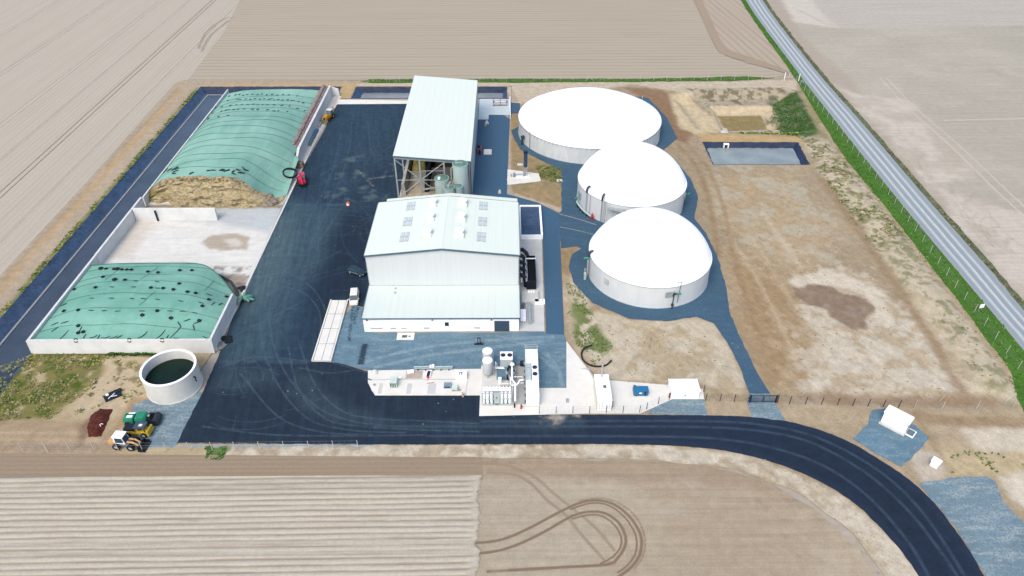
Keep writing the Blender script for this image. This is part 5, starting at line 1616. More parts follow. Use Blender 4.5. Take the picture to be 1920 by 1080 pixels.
rz = lambda x: ZR + .16 - kk * abs(x - XC)
# verge trim and ridge cap
for y0 in (YL - .34, YB + .262):
    for x0, x1 in ((XL - .2, XC - .02), (XC + .02, XR + .2)):
        MB().prof([(x0, rz(x0) - .38), (x1, rz(x1) - .38), (x1, rz(x1) + .04), (x0, rz(x0) + .04)], y0, y0 + .08, 'y').build('verge_trim', M['trim'], hall)
MB().prof([(XC - .3, rz(XC - .3) + .012), (XC, ZR + .2), (XC + .3, rz(XC + .3) + .012)], YL - .3, YB + .3, 'y').build('ridge_cap', M['roof'], roof)
M['skylight'] = plain('skylight_glazing', S(186, 203, 212), .25, 0, .06, 1.0, .5)
for x, y in ((-21.3, 135.8), (-21.3, 129.5), (-21.3, 123.6), (-5.45, 135.8), (-5.45, 129.4), (-5.55, 123.5)):
    s_ = thing('skylight', '', '', (x, y, rz(x)))
    del s_['label'], s_['category']
    s_.parent = hall
    a = -math.atan(kk) * (1 if x > XC else -1)
    s_.rotation_euler = (0, math.atan(kk) * (1 if x > XC else -1), 0)
    mb, mf = MB(), MB()
    for i in range(2):
        for j in range(2):
            x0, y0 = -.98 + i * 1.0, -1.75 + j * 1.78
            mb.bx(x0 + .05, x0 + .91, y0 + .05, y0 + 1.66, .02, .07)
            for q in range(1, 4):
                mf.bx(x0 + .05, x0 + .91, y0 + .05 + q * .4, y0 + .05 + q * .4 + .05, .072, .09)
    mb.build('glazing', M['skylight'], s_)
    mf.build('glazing_bar', M['white'], s_)
for x, y in ((-16.6, 135.9), (-16.65, 130.0), (-16.7, 123.9), (-10.0, 135.9), (-10.05, 130.0), (-10.1, 123.9)):
    v_ = thing('roof_vent', '', '', (x, y, rz(x) - .02))
    del v_['label'], v_['category']
    v_.parent = hall
    MB().box((0, -.35, .14), (2.1, 2.3, .34)).build('curb', M['roof'], v_, bevel=.03)
    MB().lathe([(.72, .3), (.72, .8), (.92, .84), (.92, 1.08), (.65, 1.24), (.01, 1.3)], 24, (.15, .15, 0)).build('cowl', M['white'], v_)
# downpipe joints and gutters along the eaves
MB().bx(XL - .36, XL - .185, YL, YB, ZE - .18, ZE + .02).build('gutter', M['trim_light'], hall)
MB().bx(XR + .185, XR + .36, YL, YB, ZE - .18, ZE + .02).build('gutter', M['trim_light'], hall)
MB().bx(XL - .16, XL - .03, YL + .1, YL + .24, 3.9, ZE - .2).build('downpipe', M['trim_light'], hall)
MB().bx(XR + .03, XR + .16, YL + .1, YL + .24, 3.9, ZE - .2).build('downpipe', M['trim_light'], hall)
# low front annex
A0 = 3.62
ann = MB().bx(XL, XR, YF, YL - .003, .05, A0 - .1).build('annex_wall', plain('white_render', (.84, .84, .83), .7, 0, .03, .4), hall)
MB().prof([(YF - .22, A0 - .06), (YL - .005, A0 + .2), (YL - .005, A0 + .34), (YF - .22, A0 + .08)], XL - .18, XR + .18, 'x').build('annex_roof', M['roof_low'], hall)
MB().bx(XL - .3, XR + .3, YF - .34, YF - .225, A0 - .16, A0 + .1).bx(XL - .32, XL - .19, YF - .2, YL, A0 - .05, A0 + .36).bx(XR + .19, XR + .32, YF - .2, YL, A0 - .05, A0 + .36).build('annex_gutter', M['trim'], hall)
MB().bx(XL - .3, XR + .3, YL - .05, YL - .006, A0 + .342, A0 + .42).build('flashing', M['trim_light'], hall)
door = MB().bx(-2.85, .12, YF - .06, YF - .004, .1, 2.75).build('roller_door', plain('blue_grey_door', S(62, 86, 112), .5, 0, .08), hall)
mb = MB()
for i in range(9):
    mb.bx(-2.8, .07, YF - .075, YF - .062, .25 + i * .28, .28 + i * .28)
mb.build('slat_line', M['trim'], door)
win = MB().bx(-12.6, -11.8, YF - .05, YF - .004, 1.5, 2.5).build('window', plain('dark_glass', S(40, 56, 72), .15, 0, .1, 1, .6), hall)
MB().bx(-12.7, -12.6, YF - .07, YF - .004, 1.4, 2.6).bx(-11.8, -11.7, YF - .07, YF - .004, 1.4, 2.6).bx(-12.6, -11.8, YF - .07, YF - .004, 2.5, 2.6).bx(-12.6, -11.8, YF - .07, YF - .004, 1.4, 1.5).build('window_frame', M['white'], win)
for x0, x1 in ((-27.4, -25.0), (-23.4, -22.3), (-21.3, -20.2), (-16.8, -15.7), (-6.9, -5.7)):
    mb = MB()
    for q in range(3):
        mb.bx(x0, x1, YF - .06, YF - .004, .86 + q * .1, .91 + q * .1)
    mb.build('louvre', M['trim_light'], hall)
for x in (-27.8, -15.0, -3.4):
    MB().bx(x - .15, x + .15, YF - .2, YF - .004, 3.0, 3.15).build('wall_lamp', M['trim'], hall)
for px, py in ((277, 683), (273, 710)):
    u, v = 660 + px / 3.375, 340 + py / 3.375
    x, y = G(u, v, A0 + .2)
    MB().lathe([(.14, 0), (.14, .35), (.2, .36), (.2, .45), (.01, .5)], 12, (x, y, A0 + .1)).build('roof_outlet', M['trim_light'], hall)
# rear annex with its own lower gable roof
EZ, ER = 6.55, 8.1
gp2 = [(XL + .05, .05), (XR - .05, .05), (XR - .05, EZ), (XC, ER), (XL + .05, EZ)]
MB().prof(gp2, YB + .01, YE, 'y').build('rear_annex_wall', M['clad'], hall)
r2 = MB().prof([(XL - .15, EZ - .02 + .03), (XC, ER + .03), (XR + .15, EZ + .01), (XR + .15, EZ + .17), (XC, ER + .2), (XL - .15, EZ + .17)], YB + .02, YE + .25, 'y').build('rear_annex_roof', M['roof'], hall)
for px in (0, 1):
    x = -21.5 if px == 0 else -5.0
    z = ER + .2 - (ER - EZ) / (XC - XL) * abs(x - XC)
    MB().box((x, 143.5, z + .01), (2.2, 3.0, .1), 0, 0, (1, 1), math.atan(.1) * (1 if x > XC else -1)).build('rooflight', M['skylight'], hall)

# ------------------------------------------------------------------ things on the slab right of the hall
t = thing('biofilter_bed', 'dark open filter bed with white kerbs beside the main hall', 'filter bed', (3.0, 141.4, 0))
MB().bx(0, 4.6, .05, 12.9, .05, 1.1).build('bed_fill', gravel_mat('dark_filter_fill', S(78, 102, 136), .2), t)
MB().bx(-.2, 5.1, 12.9, 13.4, .05, 1.35).bx(4.6, 5.1, -.1, 12.9, .05, 1.35).bx(-.2, 0, -.1, 12.9, .05, 1.35).bx(0, 4.6, -.15, .05, .05, 1.3).build('kerb', M['white'], t, bevel=.04)
t = thing('skip_container', 'long black open steel container beside the main hall', 'container', (4.85, 126.6, .09))
MB().bx(-.95, .95, -4.6, 4.6, .1, .2).bx(-1.05, -.95, -4.6, 4.6, .1, 2.3).bx(.95, 1.05, -4.6, 4.6, .1, 2.3).bx(-1.05, 1.05, -4.7, -4.6, .1, 2.3).bx(-1.05, 1.05, 4.6, 4.7, .1, 2.3).build('body', M['dark'], t)
MB().bx(-.94, .94, -4.59, 4.59, 1.7, 1.75).build('fill', plain('black_fill', S(14, 18, 28), .9), t)
MB().bx(-1.1, 1.1, 3.3, 3.6, 2.32, 2.42).bx(-1.16, -1.06, -4.7, 4.7, 2.1, 2.32).build('rim_bar', M['white'], t)
t = thing('duct_fan_group', 'black curved ducts with white flanges between hall wall and container', 'ducts', (2.75, 126.4, .09))
for i, dy in enumerate((4.4, 2.0, -.4, -2.8)):
    MB().tube([(-.6, dy, 2.6), (-.2, dy, 2.75), (.5, dy - .2, 2.6), (.85, dy - .5, 2.0), (.9, dy - .6, 1.0), (.9, dy - .6, .1)], .42, 12).build('duct', M['dark'], t)
    MB().bx(-.1, .16, dy - 1.25, dy - .55, 1.6, 2.2).build('flange', M['white'], t)
MB().bx(1.2, 1.3, -4.2, 5.2, .1, 1.8).build('screen', M['white'], t)
MB().tube([(-.6, 6.6, 2.6), (.4, 6.4, 2.9), (1.2, 5.9, 2.4), (1.6, 5.4, 1.5)], .45, 12).build('duct', M['dark'], t)
t = thing('concrete_plinth', 'pale concrete plinth with white hatches in front of the black container', 'plinth', (4.7, 118.8, .09))
MB().bx(-2.0, 1.6, -1.9, 1.9, 0, .7).build('block', M['paving_grey'], t, bevel=.03)
MB().bx(-.6, -.25, 1.2, 1.6, .7, .95).bx(-.1, .25, 1.2, 1.6, .7, .95).bx(.4, .75, 1.2, 1.6, .7, .95).build('hatch', M['white'], t)
t = thing('steel_rack', 'bundle of long grey steel profiles stacked beside the hall wall', 'steel profiles', (3.8, 114.0, .09))
for k, (x0, y0, y1, z0) in enumerate(((.9, -3.6, 2.6, 0), (1.3, -3.6, 2.6, 0), (1.7, -3.2, 2.7, 0), (1.1, -3.4, 2.4, .3))):
    MB().bx(x0 - .8, x0 - .45, y0, y1, z0 + .1, z0 + .36).build('beam', M['steel'], t, bevel=.02)
t = thing('pallet', 'pale crate on a pallet with grey pipework beside the hall wall', 'pallet', (2.95, 114.2, .09))
MB().bx(-.55, .55, -3.0, .2, .12, .75).build('crate', M['white'], t, bevel=.03)
MB().bx(-.6, .6, -3.1, 3.1, 0, .12).build('base', plain('grey_wood_b', S(176, 180, 182), .9), t)
mb = MB()
r_ = random.Random(4)
for i in range(9):
    mb.cyl((r_.uniform(-.5, .4), r_.uniform(.3, 2.9), .2), (r_.uniform(-.5, .4), r_.uniform(.3, 2.9), .6), .07, n=8)
mb.build('pipework', plain('grey_pipe', S(128, 142, 152), .5, .3), t)
t = thing('white_cabinet', 'low white cabinet at the right edge of the slab beside the hall', 'cabinet', (6.55, 117.3, .09))
MB().bx(-1.1, 1.0, -.5, .5, 0, .7).build('body', M['white'], t, bevel=.03)
MB().bx(-.2, .1, -.2, .2, .7, .8).bx(.3, .6, -.2, .2, .7, .8).build('lid', M['paving_grey'], t)
# plinth with manhole covers before the annex
t = thing('shaft_slab', 'white concrete slab with two dark manhole covers before the hall', 'shaft slab', (*G(762, 632), .05))
x0, y0 = G(744, 640)
x1, y1 = G(776, 622)
MB().bx(-1.85, 1.55, -.95, 1.15, 0, .12).build('slab', M['paving_white'], t)
MB().bx(-.85, .15, -.35, .35, .12, .16).build('cover', plain('grey_cover', S(96, 104, 126), .6), t)
MB().bx(.45, .85, -.15, .2, .12, .16).build('cover', plain('grey_cover_b', S(110, 118, 138), .6), t)

# ================================================================== open shed
hx0, hx1, hy0, hy1, hz0, hz1 = -28.1, -9.35, 159.6, 212.0, 12.55, 11.0
shed = thing('open_shed', 'tall open-sided steel shed with a plain white mono-pitch roof', 'shed', (0, 0, 0))
sl_ = (hz1 - hz0) / (hx1 - hx0)
zs = lambda x: hz0 + sl_ * (x - hx0)
MB().prof([(hx0 - .1, zs(hx0 - .1) - .16), (hx1 + .15, zs(hx1 + .15) - .16), (hx1 + .15, zs(hx1 + .15)), (hx0 - .1, zs(hx0 - .1))], hy0, hy1, 'y').build('roof', ribbed('white_shed_roof', S(243, 253, 249), 0, .6, .5, .01, .004), shed)
MB().prof([(hx0 - .2, zs(hx0) - .45), (hx1 + .2, zs(hx1) - .45), (hx1 + .2, zs(hx1) - .05), (hx0 - .2, zs(hx0) - .05)], hy0 - .1, hy0 - .01, 'y').build('verge_trim', M['trim'], shed)
MB().prof([(hx0, zs(hx0) - .95), (hx1, zs(hx1) - .95), (hx1, zs(hx1) - .55), (hx0, zs(hx0) - .55)], hy0 + .2, hy0 + .45, 'y').build('eaves_beam', M['steel'], shed)
fx = (-27.95, -21.9, -15.9, -9.6)
for x in fx:
    MB().bx(x - .17, x + .17, hy0 + .15, hy0 + .5, .05, zs(x) - .56).build('column', M['steel'], shed)
for y in (172, 185, 198, 211.5):
    MB().bx(-28.1, -27.8, y - .15, y + .15, .05, zs(-28) - .2).build('column', M['steel'], shed)
    MB().prof([(hx0, zs(hx0) - .6), (hx1, zs(hx1) - .6), (hx1, zs(hx1) - .18), (hx0, zs(hx0) - .18)], y - .1, y + .1, 'y').build('rafter', M['steel'], shed)
yb_ = hy0 + .33
for a, b in (((-27.9, 11.3), (-21.9, 5.6)), ((-15.9, 10.4), (-21.9, 5.6)), ((-27.9, .6), (-21.9, 5.6)), ((-21.9, 5.6), (-15.9, .6))):
    MB().cyl((a[0], yb_, a[1]), (b[0], yb_, b[1]), .1, n=8).build('brace', M['steel'], shed)
MB().cyl((-27.9, yb_, 5.6), (-15.9, yb_, 5.6), .08, n=8).cyl((-21.9, yb_ + .3, 8.0), (-15.9, yb_ + .3, 8.0), .06, n=8).build('tie_rail', M['steel'], shed)
MB().add([(-9.4, hy0 + .1, .05), (-9.4, hy1, .05), (-9.4, hy1, zs(-9.4) - .2), (-9.4, hy0 + .1, zs(-9.4) - .2)], [(0, 1, 2, 3)]).add([(-9.25, hy0 + .1, .05), (-9.25, hy1, .05), (-9.25, hy1, zs(-9.25) - .2), (-9.25, hy0 + .1, zs(-9.25) - .2)], [(0, 3, 2, 1)]).build('side_cladding', M['clad_y'], shed)
MB().add([(hx0, hy1 - .1, 3.0), (hx1, hy1 - .1, 3.0), (hx1, hy1 - .1, zs(hx1) - .2), (hx0, hy1 - .1, zs(hx0) - .2)], [(0, 1, 2, 3)]).build('rear_cladding', M['clad'], shed)
# bay walls inside the shed
M['bay'] = plain('stained_concrete', S(196, 196, 192), .85, 0, .15, .6, .2, .1)
tag(MB().prof([(-27.6, .05), (-26.2, .05), (-26.5, 3.6), (-27.2, 3.6)], 161.5, 211, 'y').build('retaining_wall', M['bay']), 'grey concrete wall along the open left side of the shed', 'retaining wall')
tag(MB().prof([(-21.7, .05), (-20.6, .05), (-20.8, 3.2), (-21.5, 3.2)], 163.5, 205, 'y').build('retaining_wall', plain('dark_panel', S(40, 58, 74), .7, 0, .1)), 'dark partition wall between the two bays inside the shed', 'retaining wall')
tag(MB().bx(-26.1, -21.8, 171.0, 171.5, .05, 1.9).bx(-26.1, -21.8, 169.2, 170.99, .05, 1.0).build('concrete_block', M['bay'], bevel=.05), 'grey concrete block wall closing the left bay inside the shed', 'block wall')
tag(MB().bx(-20.5, -12.5, 172.5, 173.1, .05, 2.2).build('concrete_block', M['bay'], bevel=.05), 'pale concrete block wall closing the right bay inside the shed', 'block wall')
def heap(cx, cy, dx, dy, h, mat, label, cat, seed):
    rows = []
    P = np.array([(cx + dx * (i / 20 - .5), cy + dy * (j / 20 - .5)) for j in range(21) for i in range(21)])
    n = vnoise(P, .5, seed, 4)
    k = 0
    for j in range(21):
        row = []
        for i in range(21):
            a, b = 2 * i / 20 - 1, 2 * j / 20 - 1
            q = max(0.0, 1 - max(abs(a), abs(b)) ** 2.2)
            row.append((P[k][0], P[k][1], .1 + h * q * (.65 + .7 * n[k])))
            k += 1
        rows.append(row)
    return tag(quad_strip(rows).build('feed_heap', mat, fix=False), label, cat)
heap(-24, 183, 4.4, 22, 4.8, plain('yellow_silage', S(162, 154, 100), .95, 0, .35, .7, .1, .6), 'yellow-green heap of chopped feed in the left bay of the shed', 'heap', 3)
heap(-16.5, 186, 8.4, 25, 4.2, plain('brown_manure', S(136, 110, 94), .95, 0, .35, .7, .1, .6), 'brown heap of manure in the right bay of the shed', 'heap', 5)
t = thing('feed_mixer', 'red and white feed machine standing behind the silos in the shed', 'machine', (-17.6, 163.6, .1), .2)
MB().bx(-1.3, 1.0, -.8, .8, .5, 1.5).build('body', plain('crimson_paint', S(178, 48, 78), .5), t, bevel=.08)
MB().lathe([(.3, 1.5), (.95, 2.3), (.95, 2.45), (.85, 2.45)], 16, (-.4, 0, 0)).build('hopper', M['white'], t)
MB().cyl((-1.2, .3, 1.2), (-5.0, .3, 1.0), .25, n=10).build('conveyor', M['steel'], t)
for sx in (-.9, .7):
    for sy in (-.85, .85):
        MB().cyl((sx, sy - .1, .42), (sx, sy + .1, .42), .42, n=14).build('wheel', M['rubber'], t)
# silos under the front of the shed
M['silo'] = plain('silo_steel', S(190, 212, 216), .4, .0, .05, .5, .5)
M['silo_top'] = plain('silo_roof_green', S(104, 144, 134), .6, 0, .12, .9)
def silo(x, y, r, h, label):
    t = thing('silo', label, 'silo', (x, y, .08), 0, 'steel silos before the shed')
    MB().lathe([(r, .5), (r, h), (r + .06, h), (r + .06, h + .14), (r - .06, h + .14)], 40).build('shell', M['silo'], t)
    MB().lathe([(r - .06, h + .1), (r * .5, h + .28), (.01, h + .42)], 40).build('roof', M['silo_top'], t)
    for k in range(4):
        a = PI / 4 + k * PI / 2
        MB().cyl((r * .9 * math.cos(a), r * .9 * math.sin(a), 0), (r * .9 * math.cos(a), r * .9 * math.sin(a), .6), .1, n=8).build('leg', M['steel'], t)
    mb = MB()
    for k in range(1, 6):
        mb.lathe([(r + .012, h * k / 6), (r + .03, h * k / 6 + .04), (r + .012, h * k / 6 + .08)], 40)
    mb.build('ring', M['silo'], t)
    return t
t = silo(-11.7, 157.4, 1.85, 11.3, 'tallest steel silo with green top under the shed roof edge')
MB().bx(-1.2, .6, -.1, .25, 11.55, 11.75).build('walkway', M['steel'], t)
t = silo(-16.3, 156.6, 1.75, 7.8, 'wide steel silo with green top, left of the group before the shed')
MB().bx(-.9, -.3, -1.0, -.4, 8.0, 8.5).build('hatch', M['white'], t)
t = silo(-14.3, 153.0, 1.3, 7.2, 'front steel silo with pipes on its top before the shed')
MB().cyl((-.4, .2, 7.4), (.4, .6, 8.6), .16, n=8).cyl((.3, -.2, 7.4), (1.0, 2.6, 7.9), .1, n=8).lathe([(.34, 7.4), (.34, 8.0), (.01, 8.1)], 14, (-.1, -.3, 0)).build('pipework', M['steel'], t)
t = silo(-12.2, 154.4, 1.1, 6.8, 'slim steel silo with green top beside the tallest one')
MB().cyl((0, -.9, 6.9), (.4, -1.2, .2), .06, n=6).build('pipe', M['steel'], t)
t = thing('filling_pipe', 'bent steel filling pipe rising beside the tallest silo', 'pipe', (0, 0, 0))
MB().tube([(-14.0, 157.4, 3), (-14.0, 157.4, 9.9), (-13.4, 157.4, 10.9), (-11.9, 157.6, 11.8)], .13, 8).build('tube', M['steel'], t)
# things on the lane beside the shed
x, y = G(900, 240)
t = thing('pump_unit', 'red and grey pump unit against the right side of the shed', 'pump', (-8.2, 187, .09))
MB().bx(-.5, .6, -1.8, 1.6, .1, .9).build('frame', plain('brick_red_paint', S(158, 92, 108), .6), t, bevel=.05)
MB().cyl((.2, -2.6, .1), (.2, -2.6, 1.6), .22, n=10).cyl((-.1, .2, .9), (-.1, .2, 1.5), .35, n=12).build('pipework', M['dark'], t)
tag(MB().bx(-6.9, -4.7, 184.4, 187.4, .05, .32).build('concrete_pad', M['paving_white'], bevel=.03), 'small square white concrete pad beside the shed pump', 'pad')
x, y = G(913, 232)
tag(MB().prof([(-.6, 0), (.6, 0), (.25, .7), (-.25, .7)], -.6, .6, 'y').build('concrete_block', M['concrete'], bevel=.05), 'small pale concrete block standing alone on the lane', 'block').location = (x, y, .08)
x, y = G(937, 362)
tag(MB().prof([(-.45, 0), (.45, 0), (.2, .7), (-.2, .7)], -.45, .45, 'y').build('concrete_block', M['concrete'], bevel=.05), 'small pale block on the lane just behind the main hall', 'block').location = (x, y, .08)
x, y = G(945, 195)
t = thing('storage_rack', 'rust-brown steel frame rack at the corner of the wet concrete slab', 'rack', (x - 1.2, y, .1))
rust = plain('rust_brown', S(110, 70, 78), .8)
mb = MB()
for zx in (0, 1.0):
    for yy in (-1.6, 1.6):
        mb.bx(-2.2, 2.2, yy - .07, yy + .07, zx + .1, zx + .24)
for xx in (-2.2, 0, 2.2):
    for yy in (-1.6, 1.6):
        mb.bx(xx - .07, xx + .07, yy - .07, yy + .07, 0, 1.25)
    mb.bx(xx - .07, xx + .07, -1.6, 1.6, 1.1, 1.24)
mb.build('frame', rust, t)
MB().bx(-1.8, 1.8, -.4, .6, .24, .6).build('load', M['white'], t)
tag(MB().bx(-7.2, -6.4, 202.3, 203.3, .09, .7).build('plastic_crate', plain('grey_crate', S(130, 146, 158), .6), bevel=.04), 'grey crate standing on the wet slab by the shed', 'crate')
tag(MB().bx(.55, .8, 208.5, 223.8, .05, .9).build('slab_kerb', M['white'], bevel=.03), 'thin white kerb wall at the right edge of the wet slab', 'kerb')

# ================================================================== biogas tanks
M['dome'] = plain('white_membrane', (.87, .87, .87), .6, 0, .015, .2, .3)
M['tankwall_c'] = None
def tank_concrete():
    t = NT('panelled_concrete', .75, 0, .2)
    p = t.obj()
    sp = t.n('ShaderNodeSeparateXYZ')
    t.l(p, sp.inputs[0])
    ang = t.math('ARCTAN2', sp.outputs[1], sp.outputs[0])
    v = t.math('ABSOLUTE', t.math('SINE', t.math('MULTIPLY', ang, 44)))
    hz = t.math('ABSOLUTE', t.math('SINE', t.math('MULTIPLY', sp.outputs[2], PI / 1.25)))
    n = t.noise(t.mapping(p, (1, 1, .25)), .9, 5, .7)
    n2 = t.noise(p, .35, 4)
    col = t.mix(t.ramp(n, .3, .7), S(220, 229, 240), S(240, 246, 252))
    col = t.mix(t.ramp(n2, .45, .7, 0, .4), col, S(214, 224, 236))
    col = t.mix(t.ramp(v, 0, .06, .3, 0), col, S(150, 164, 180))
    col = t.mix(t.ramp(hz, 0, .05, .3, 0), col, S(158, 170, 184))
    t.base(col)
    return t.m
def tank_clad():
    t = NT('tank_cladding', .5, 0, .35)
    p = t.obj()
    sp = t.n('ShaderNodeSeparateXYZ')
    t.l(p, sp.inputs[0])
    ang = t.math('ARCTAN2', sp.outputs[1], sp.outputs[0])
    w_ = t.math('SINE', t.math('MULTIPLY', ang, 250))
    seam = t.math('ABSOLUTE', t.math('SINE', t.math('MULTIPLY', ang, 40)))
    n = t.noise(t.mapping(p, (1, 1, .15)), .8, 4)
    col = t.mix(t.ramp(n, .3, .7), S(228, 236, 248), S(236, 243, 252))
    col = t.mix(t.ramp(seam, 0, .04, .2, 0), col, S(180, 190, 204))
    t.base(col)
    t.bump(w_, .06, .04)
    return t.m
TC, TW = tank_clad(), tank_concrete()
def biogas_tank(x, y, R, h, dh, wall, label, clips=False):
    t = thing('biogas_tank', label, 'biogas tank', (x, y, 0))
    MB().lathe([(R, 0), (R, h), (R - .2, h)], 128).build('wall', wall, t)
    Rs = (R * R + dh * dh) / (2 * dh)
    prof = []
    for i in range(25):
        r = R * (1 - (i / 24) ** 1.15) + .01
        prof.append((r + (.04 if i == 0 else 0), h + math.sqrt(max(0, Rs * Rs - r * r)) - (Rs - dh) + .05))
    prof = [(R + .05, h - .1), (R + .07, h + .02)] + prof
    MB().lathe(prof, 128).build('dome', M['dome'], t)
    MB().lathe([(R + .02, h - .22), (R + .1, h - .2), (R + .1, h - .1), (R + .02, h - .08)], 128).build('rim', M['trim_light'] if not clips else M['steel'], t)
    if clips:
        mb = MB()
        for k in range(96):
            a = 2 * PI * k / 96
            mb.box(((R + .07) * math.cos(a), (R + .07) * math.sin(a), h - .45), (.16, .05, .65), a)
        mb.build('clip', plain('clip_grey', S(158, 172, 188), .6), t)
    mb = MB()
    for k in range(64):
        a = 2 * PI * k / 64
        mb.box(((R + .02) * math.cos(a), (R + .02) * math.sin(a), .1), (.3, .12, .2), a)
    MB().lathe([(R + .12, 0), (R + .12, .15), (R, .2)], 96).build('plinth', M['trim_light'], t)
    return t
T1 = biogas_tank(24.05, 199.3, 20.9, 4.95, 5.6, TW, 'widest low concrete biogas tank with flat white dome, at the back', True)
T2 = biogas_tank(31.0, 159.45, 13.45, 6.05, 8.6, TC, 'middle biogas tank with steep white dome between the other two')
T3 = biogas_tank(30.65, 128.5, 13.1, 5.5, 8.5, TC, 'front biogas tank with steep white dome nearest the camera')
M['pipe_dark'] = plain('dark_pipe', S(64, 82, 96), .5, .2, .1)
M['pipe_green'] = plain('green_valve', S(46, 150, 128), .5, 0, .1)
M['red'] = plain('red_paint', S(196, 60, 74), .5, 0, .1)
def pol(a, r, z=0):
    return (r * math.cos(math.radians(a)), r * math.sin(math.radians(a)), z)
# angles measured anticlockwise from +x ; -90 faces the camera
def gooseneck(t, a, R, h, dark=True):
    p = pol(a, R + .35)
    q = pol(a, R - .5)
    MB().cyl((p[0], p[1], .3), (p[0], p[1], h + .2), .13, n=8).build('riser_pipe', M['steel'], t)
    MB().tube([(p[0], p[1], h + .1), (p[0], p[1], h + .9), tuple((np.array(p) * .75 + np.array(q) * .25)[:2]) + (h + 1.35,), tuple((np.array(p) * .4 + np.array(q) * .6)[:2]) + (h + 1.55,), (q[0], q[1], h + 1.5)], .26, 10).build('gooseneck', M['pipe_dark'], t)
def tank_pt(t, u, v, R):
    """angle on the tank wall of the survey point (u, v) at its foot"""
    x, y = G(u, v)
    return math.degrees(math.atan2(y - t.location.y, x - t.location.x))
R2 = 13.45
aA = tank_pt(T2, 1105, 399, R2)
aB = tank_pt(T2, 1131, 413, R2)
gooseneck(T2, aA, R2, 6.05)
gooseneck(T2, aB, R2, 6.05)
for u, v, top in ((1114, 402, 6.2), (1136, 413, 8.6), (1146, 407, 6.6)):
    a = tank_pt(T2, u, v, R2)
    p = pol(a, R2 + .3)
    MB().cyl((p[0], p[1], .2), (p[0], p[1], top), .07, n=6).build('vent_pipe', M['steel'], T2)
a0, a1 = tank_pt(T2, 1087, 384, R2), tank_pt(T2, 1117, 408, R2)
mb = MB()
mb.tube([pol(a0 + (a1 - a0) * i / 8, R2 + .55, 1.1 - .06 * i) for i in range(9)], .28, 9)
mb.build('ring_pipe', M['silo'], T2)
p = pol(a0, R2 + .7, 0)
MB().cyl((p[0], p[1], .2), (p[0], p[1], 2.4), .16, n=8).cyl((p[0] - .5, p[1] - .2, 2.2), (p[0] + .4, p[1] - .2, 2.2), .22, n=10).build('valve', M['pipe_green'], T2)
p = pol(a0 + 3, R2 + .12, 0)
MB().box((p[0], p[1], 3.2), (.25, 1.6, 1.8), math.radians(a0 + 3)).build('hatch', plain('hatch_grey', S(160, 176, 188), .5), T2)
p = pol(a1, R2 + .7, 0)
MB().box((p[0], p[1], .7), (.6, .7, 1.2)).cyl((p[0], p[1], 1.3), (p[0], p[1], 1.8), .14, n=8).build('pump', M['red'], T2, bevel=.05)
mb = MB()
for k in range(4):
    p = pol(a0 + (a1 - a0) * (k + .7) / 5, R2 + .6, 0)
    mb.box((p[0], p[1], .45), (.4, .4, .9))
mb.build('support', M['dark'], T2)
# platform with rails and stair on tank two
a = tank_pt(T2, 1168, 398, R2)
p = pol(a, R2 + .7)
rr_ = math.radians(a)
plat = MB().box((p[0], p[1], 5.0), (1.4, 4.2, .12), rr_).build('platform', M['steel'], T2)
mb = MB()
for k in (-2.0, -.7, .7, 2.0):
    q = (p[0] + .65 * math.cos(rr_) - k * math.sin(rr_), p[1] + .65 * math.sin(rr_) + k * math.cos(rr_))
    mb.cyl((q[0], q[1], 5.0), (q[0], q[1], 6.2), .04, n=6)
    mb.cyl((q[0], q[1], .1), (q[0], q[1], 5.0), .06, n=6)
e0 = (p[0] + .65 * math.cos(rr_) + 2 * math.sin(rr_), p[1] + .65 * math.sin(rr_) - 2 * math.cos(rr_))
e1 = (p[0] + .65 * math.cos(rr_) - 2 * math.sin(rr_), p[1] + .65 * math.sin(rr_) + 2 * math.cos(rr_))
for z in (5.6, 6.2):
    mb.cyl((*e0, z), (*e1, z), .04, n=6)
mb.build('railing', M['steel'], plat)
a = tank_pt(T2, 1274, 395, R2)
p = pol(a, R2 + .12)
MB().box((p[0], p[1], 3.9), (.25, 1.9, 1.8), math.radians(a)).build('hatch', plain('hatch_grey_b', S(168, 182, 194), .5), T2)
q = pol(a + 4, R2 + .8)
MB().cyl((q[0], q[1], 4.4), pol(a + 4, R2 - .1, 4.4), .2, n=8).cyl((q[0] - .3, q[1] - .3, 4.6), (q[0] + .5, q[1] + .4, 4.6), .22, n=8).build('valve', M['pipe_green'], T2)
q = pol(a - 2, R2 + .3)
MB().cyl((q[0], q[1], .1), (q[0], q[1], 4.2), .1, n=8).build('riser_pipe', M['pipe_dark'], T2)
# tank three
R3 = 13.1
a = tank_pt(T3, 1252, 578, R3)
p = pol(a, R3 + .12)
MB().box((p[0], p[1], 3.6), (.22, 1.9, 1.3), math.radians(a)).build('hatch', plain('hatch_grey_c', S(164, 178, 190), .5), T3)
q = pol(a + 3, R3 + .5)
MB().cyl((q[0], q[1], .2), (q[0], q[1], 3.4), .11, n=8).cyl((q[0], q[1] - .2, 1.1), (q[0], q[1] + .2, 1.1), .3, n=10).build('riser_pipe', M['pipe_dark'], T3)
q2 = pol(a + 3, R3 + .3)
MB().tube([(q2[0], q2[1], 3.3), (q2[0], q2[1] - .3, 4.0), (q2[0] + .4, q2[1] - .5, 4.2)], .2, 8).build('gooseneck', M['dark'], T3)
MB().cyl((q2[0] + .4, q2[1] - .4, 4.1), (q2[0] + 1.4, q2[1] - .4, 4.2), .22, n=9).build('valve', M['pipe_green'], T3)
q = pol(a + 7.5, R3 + .4)
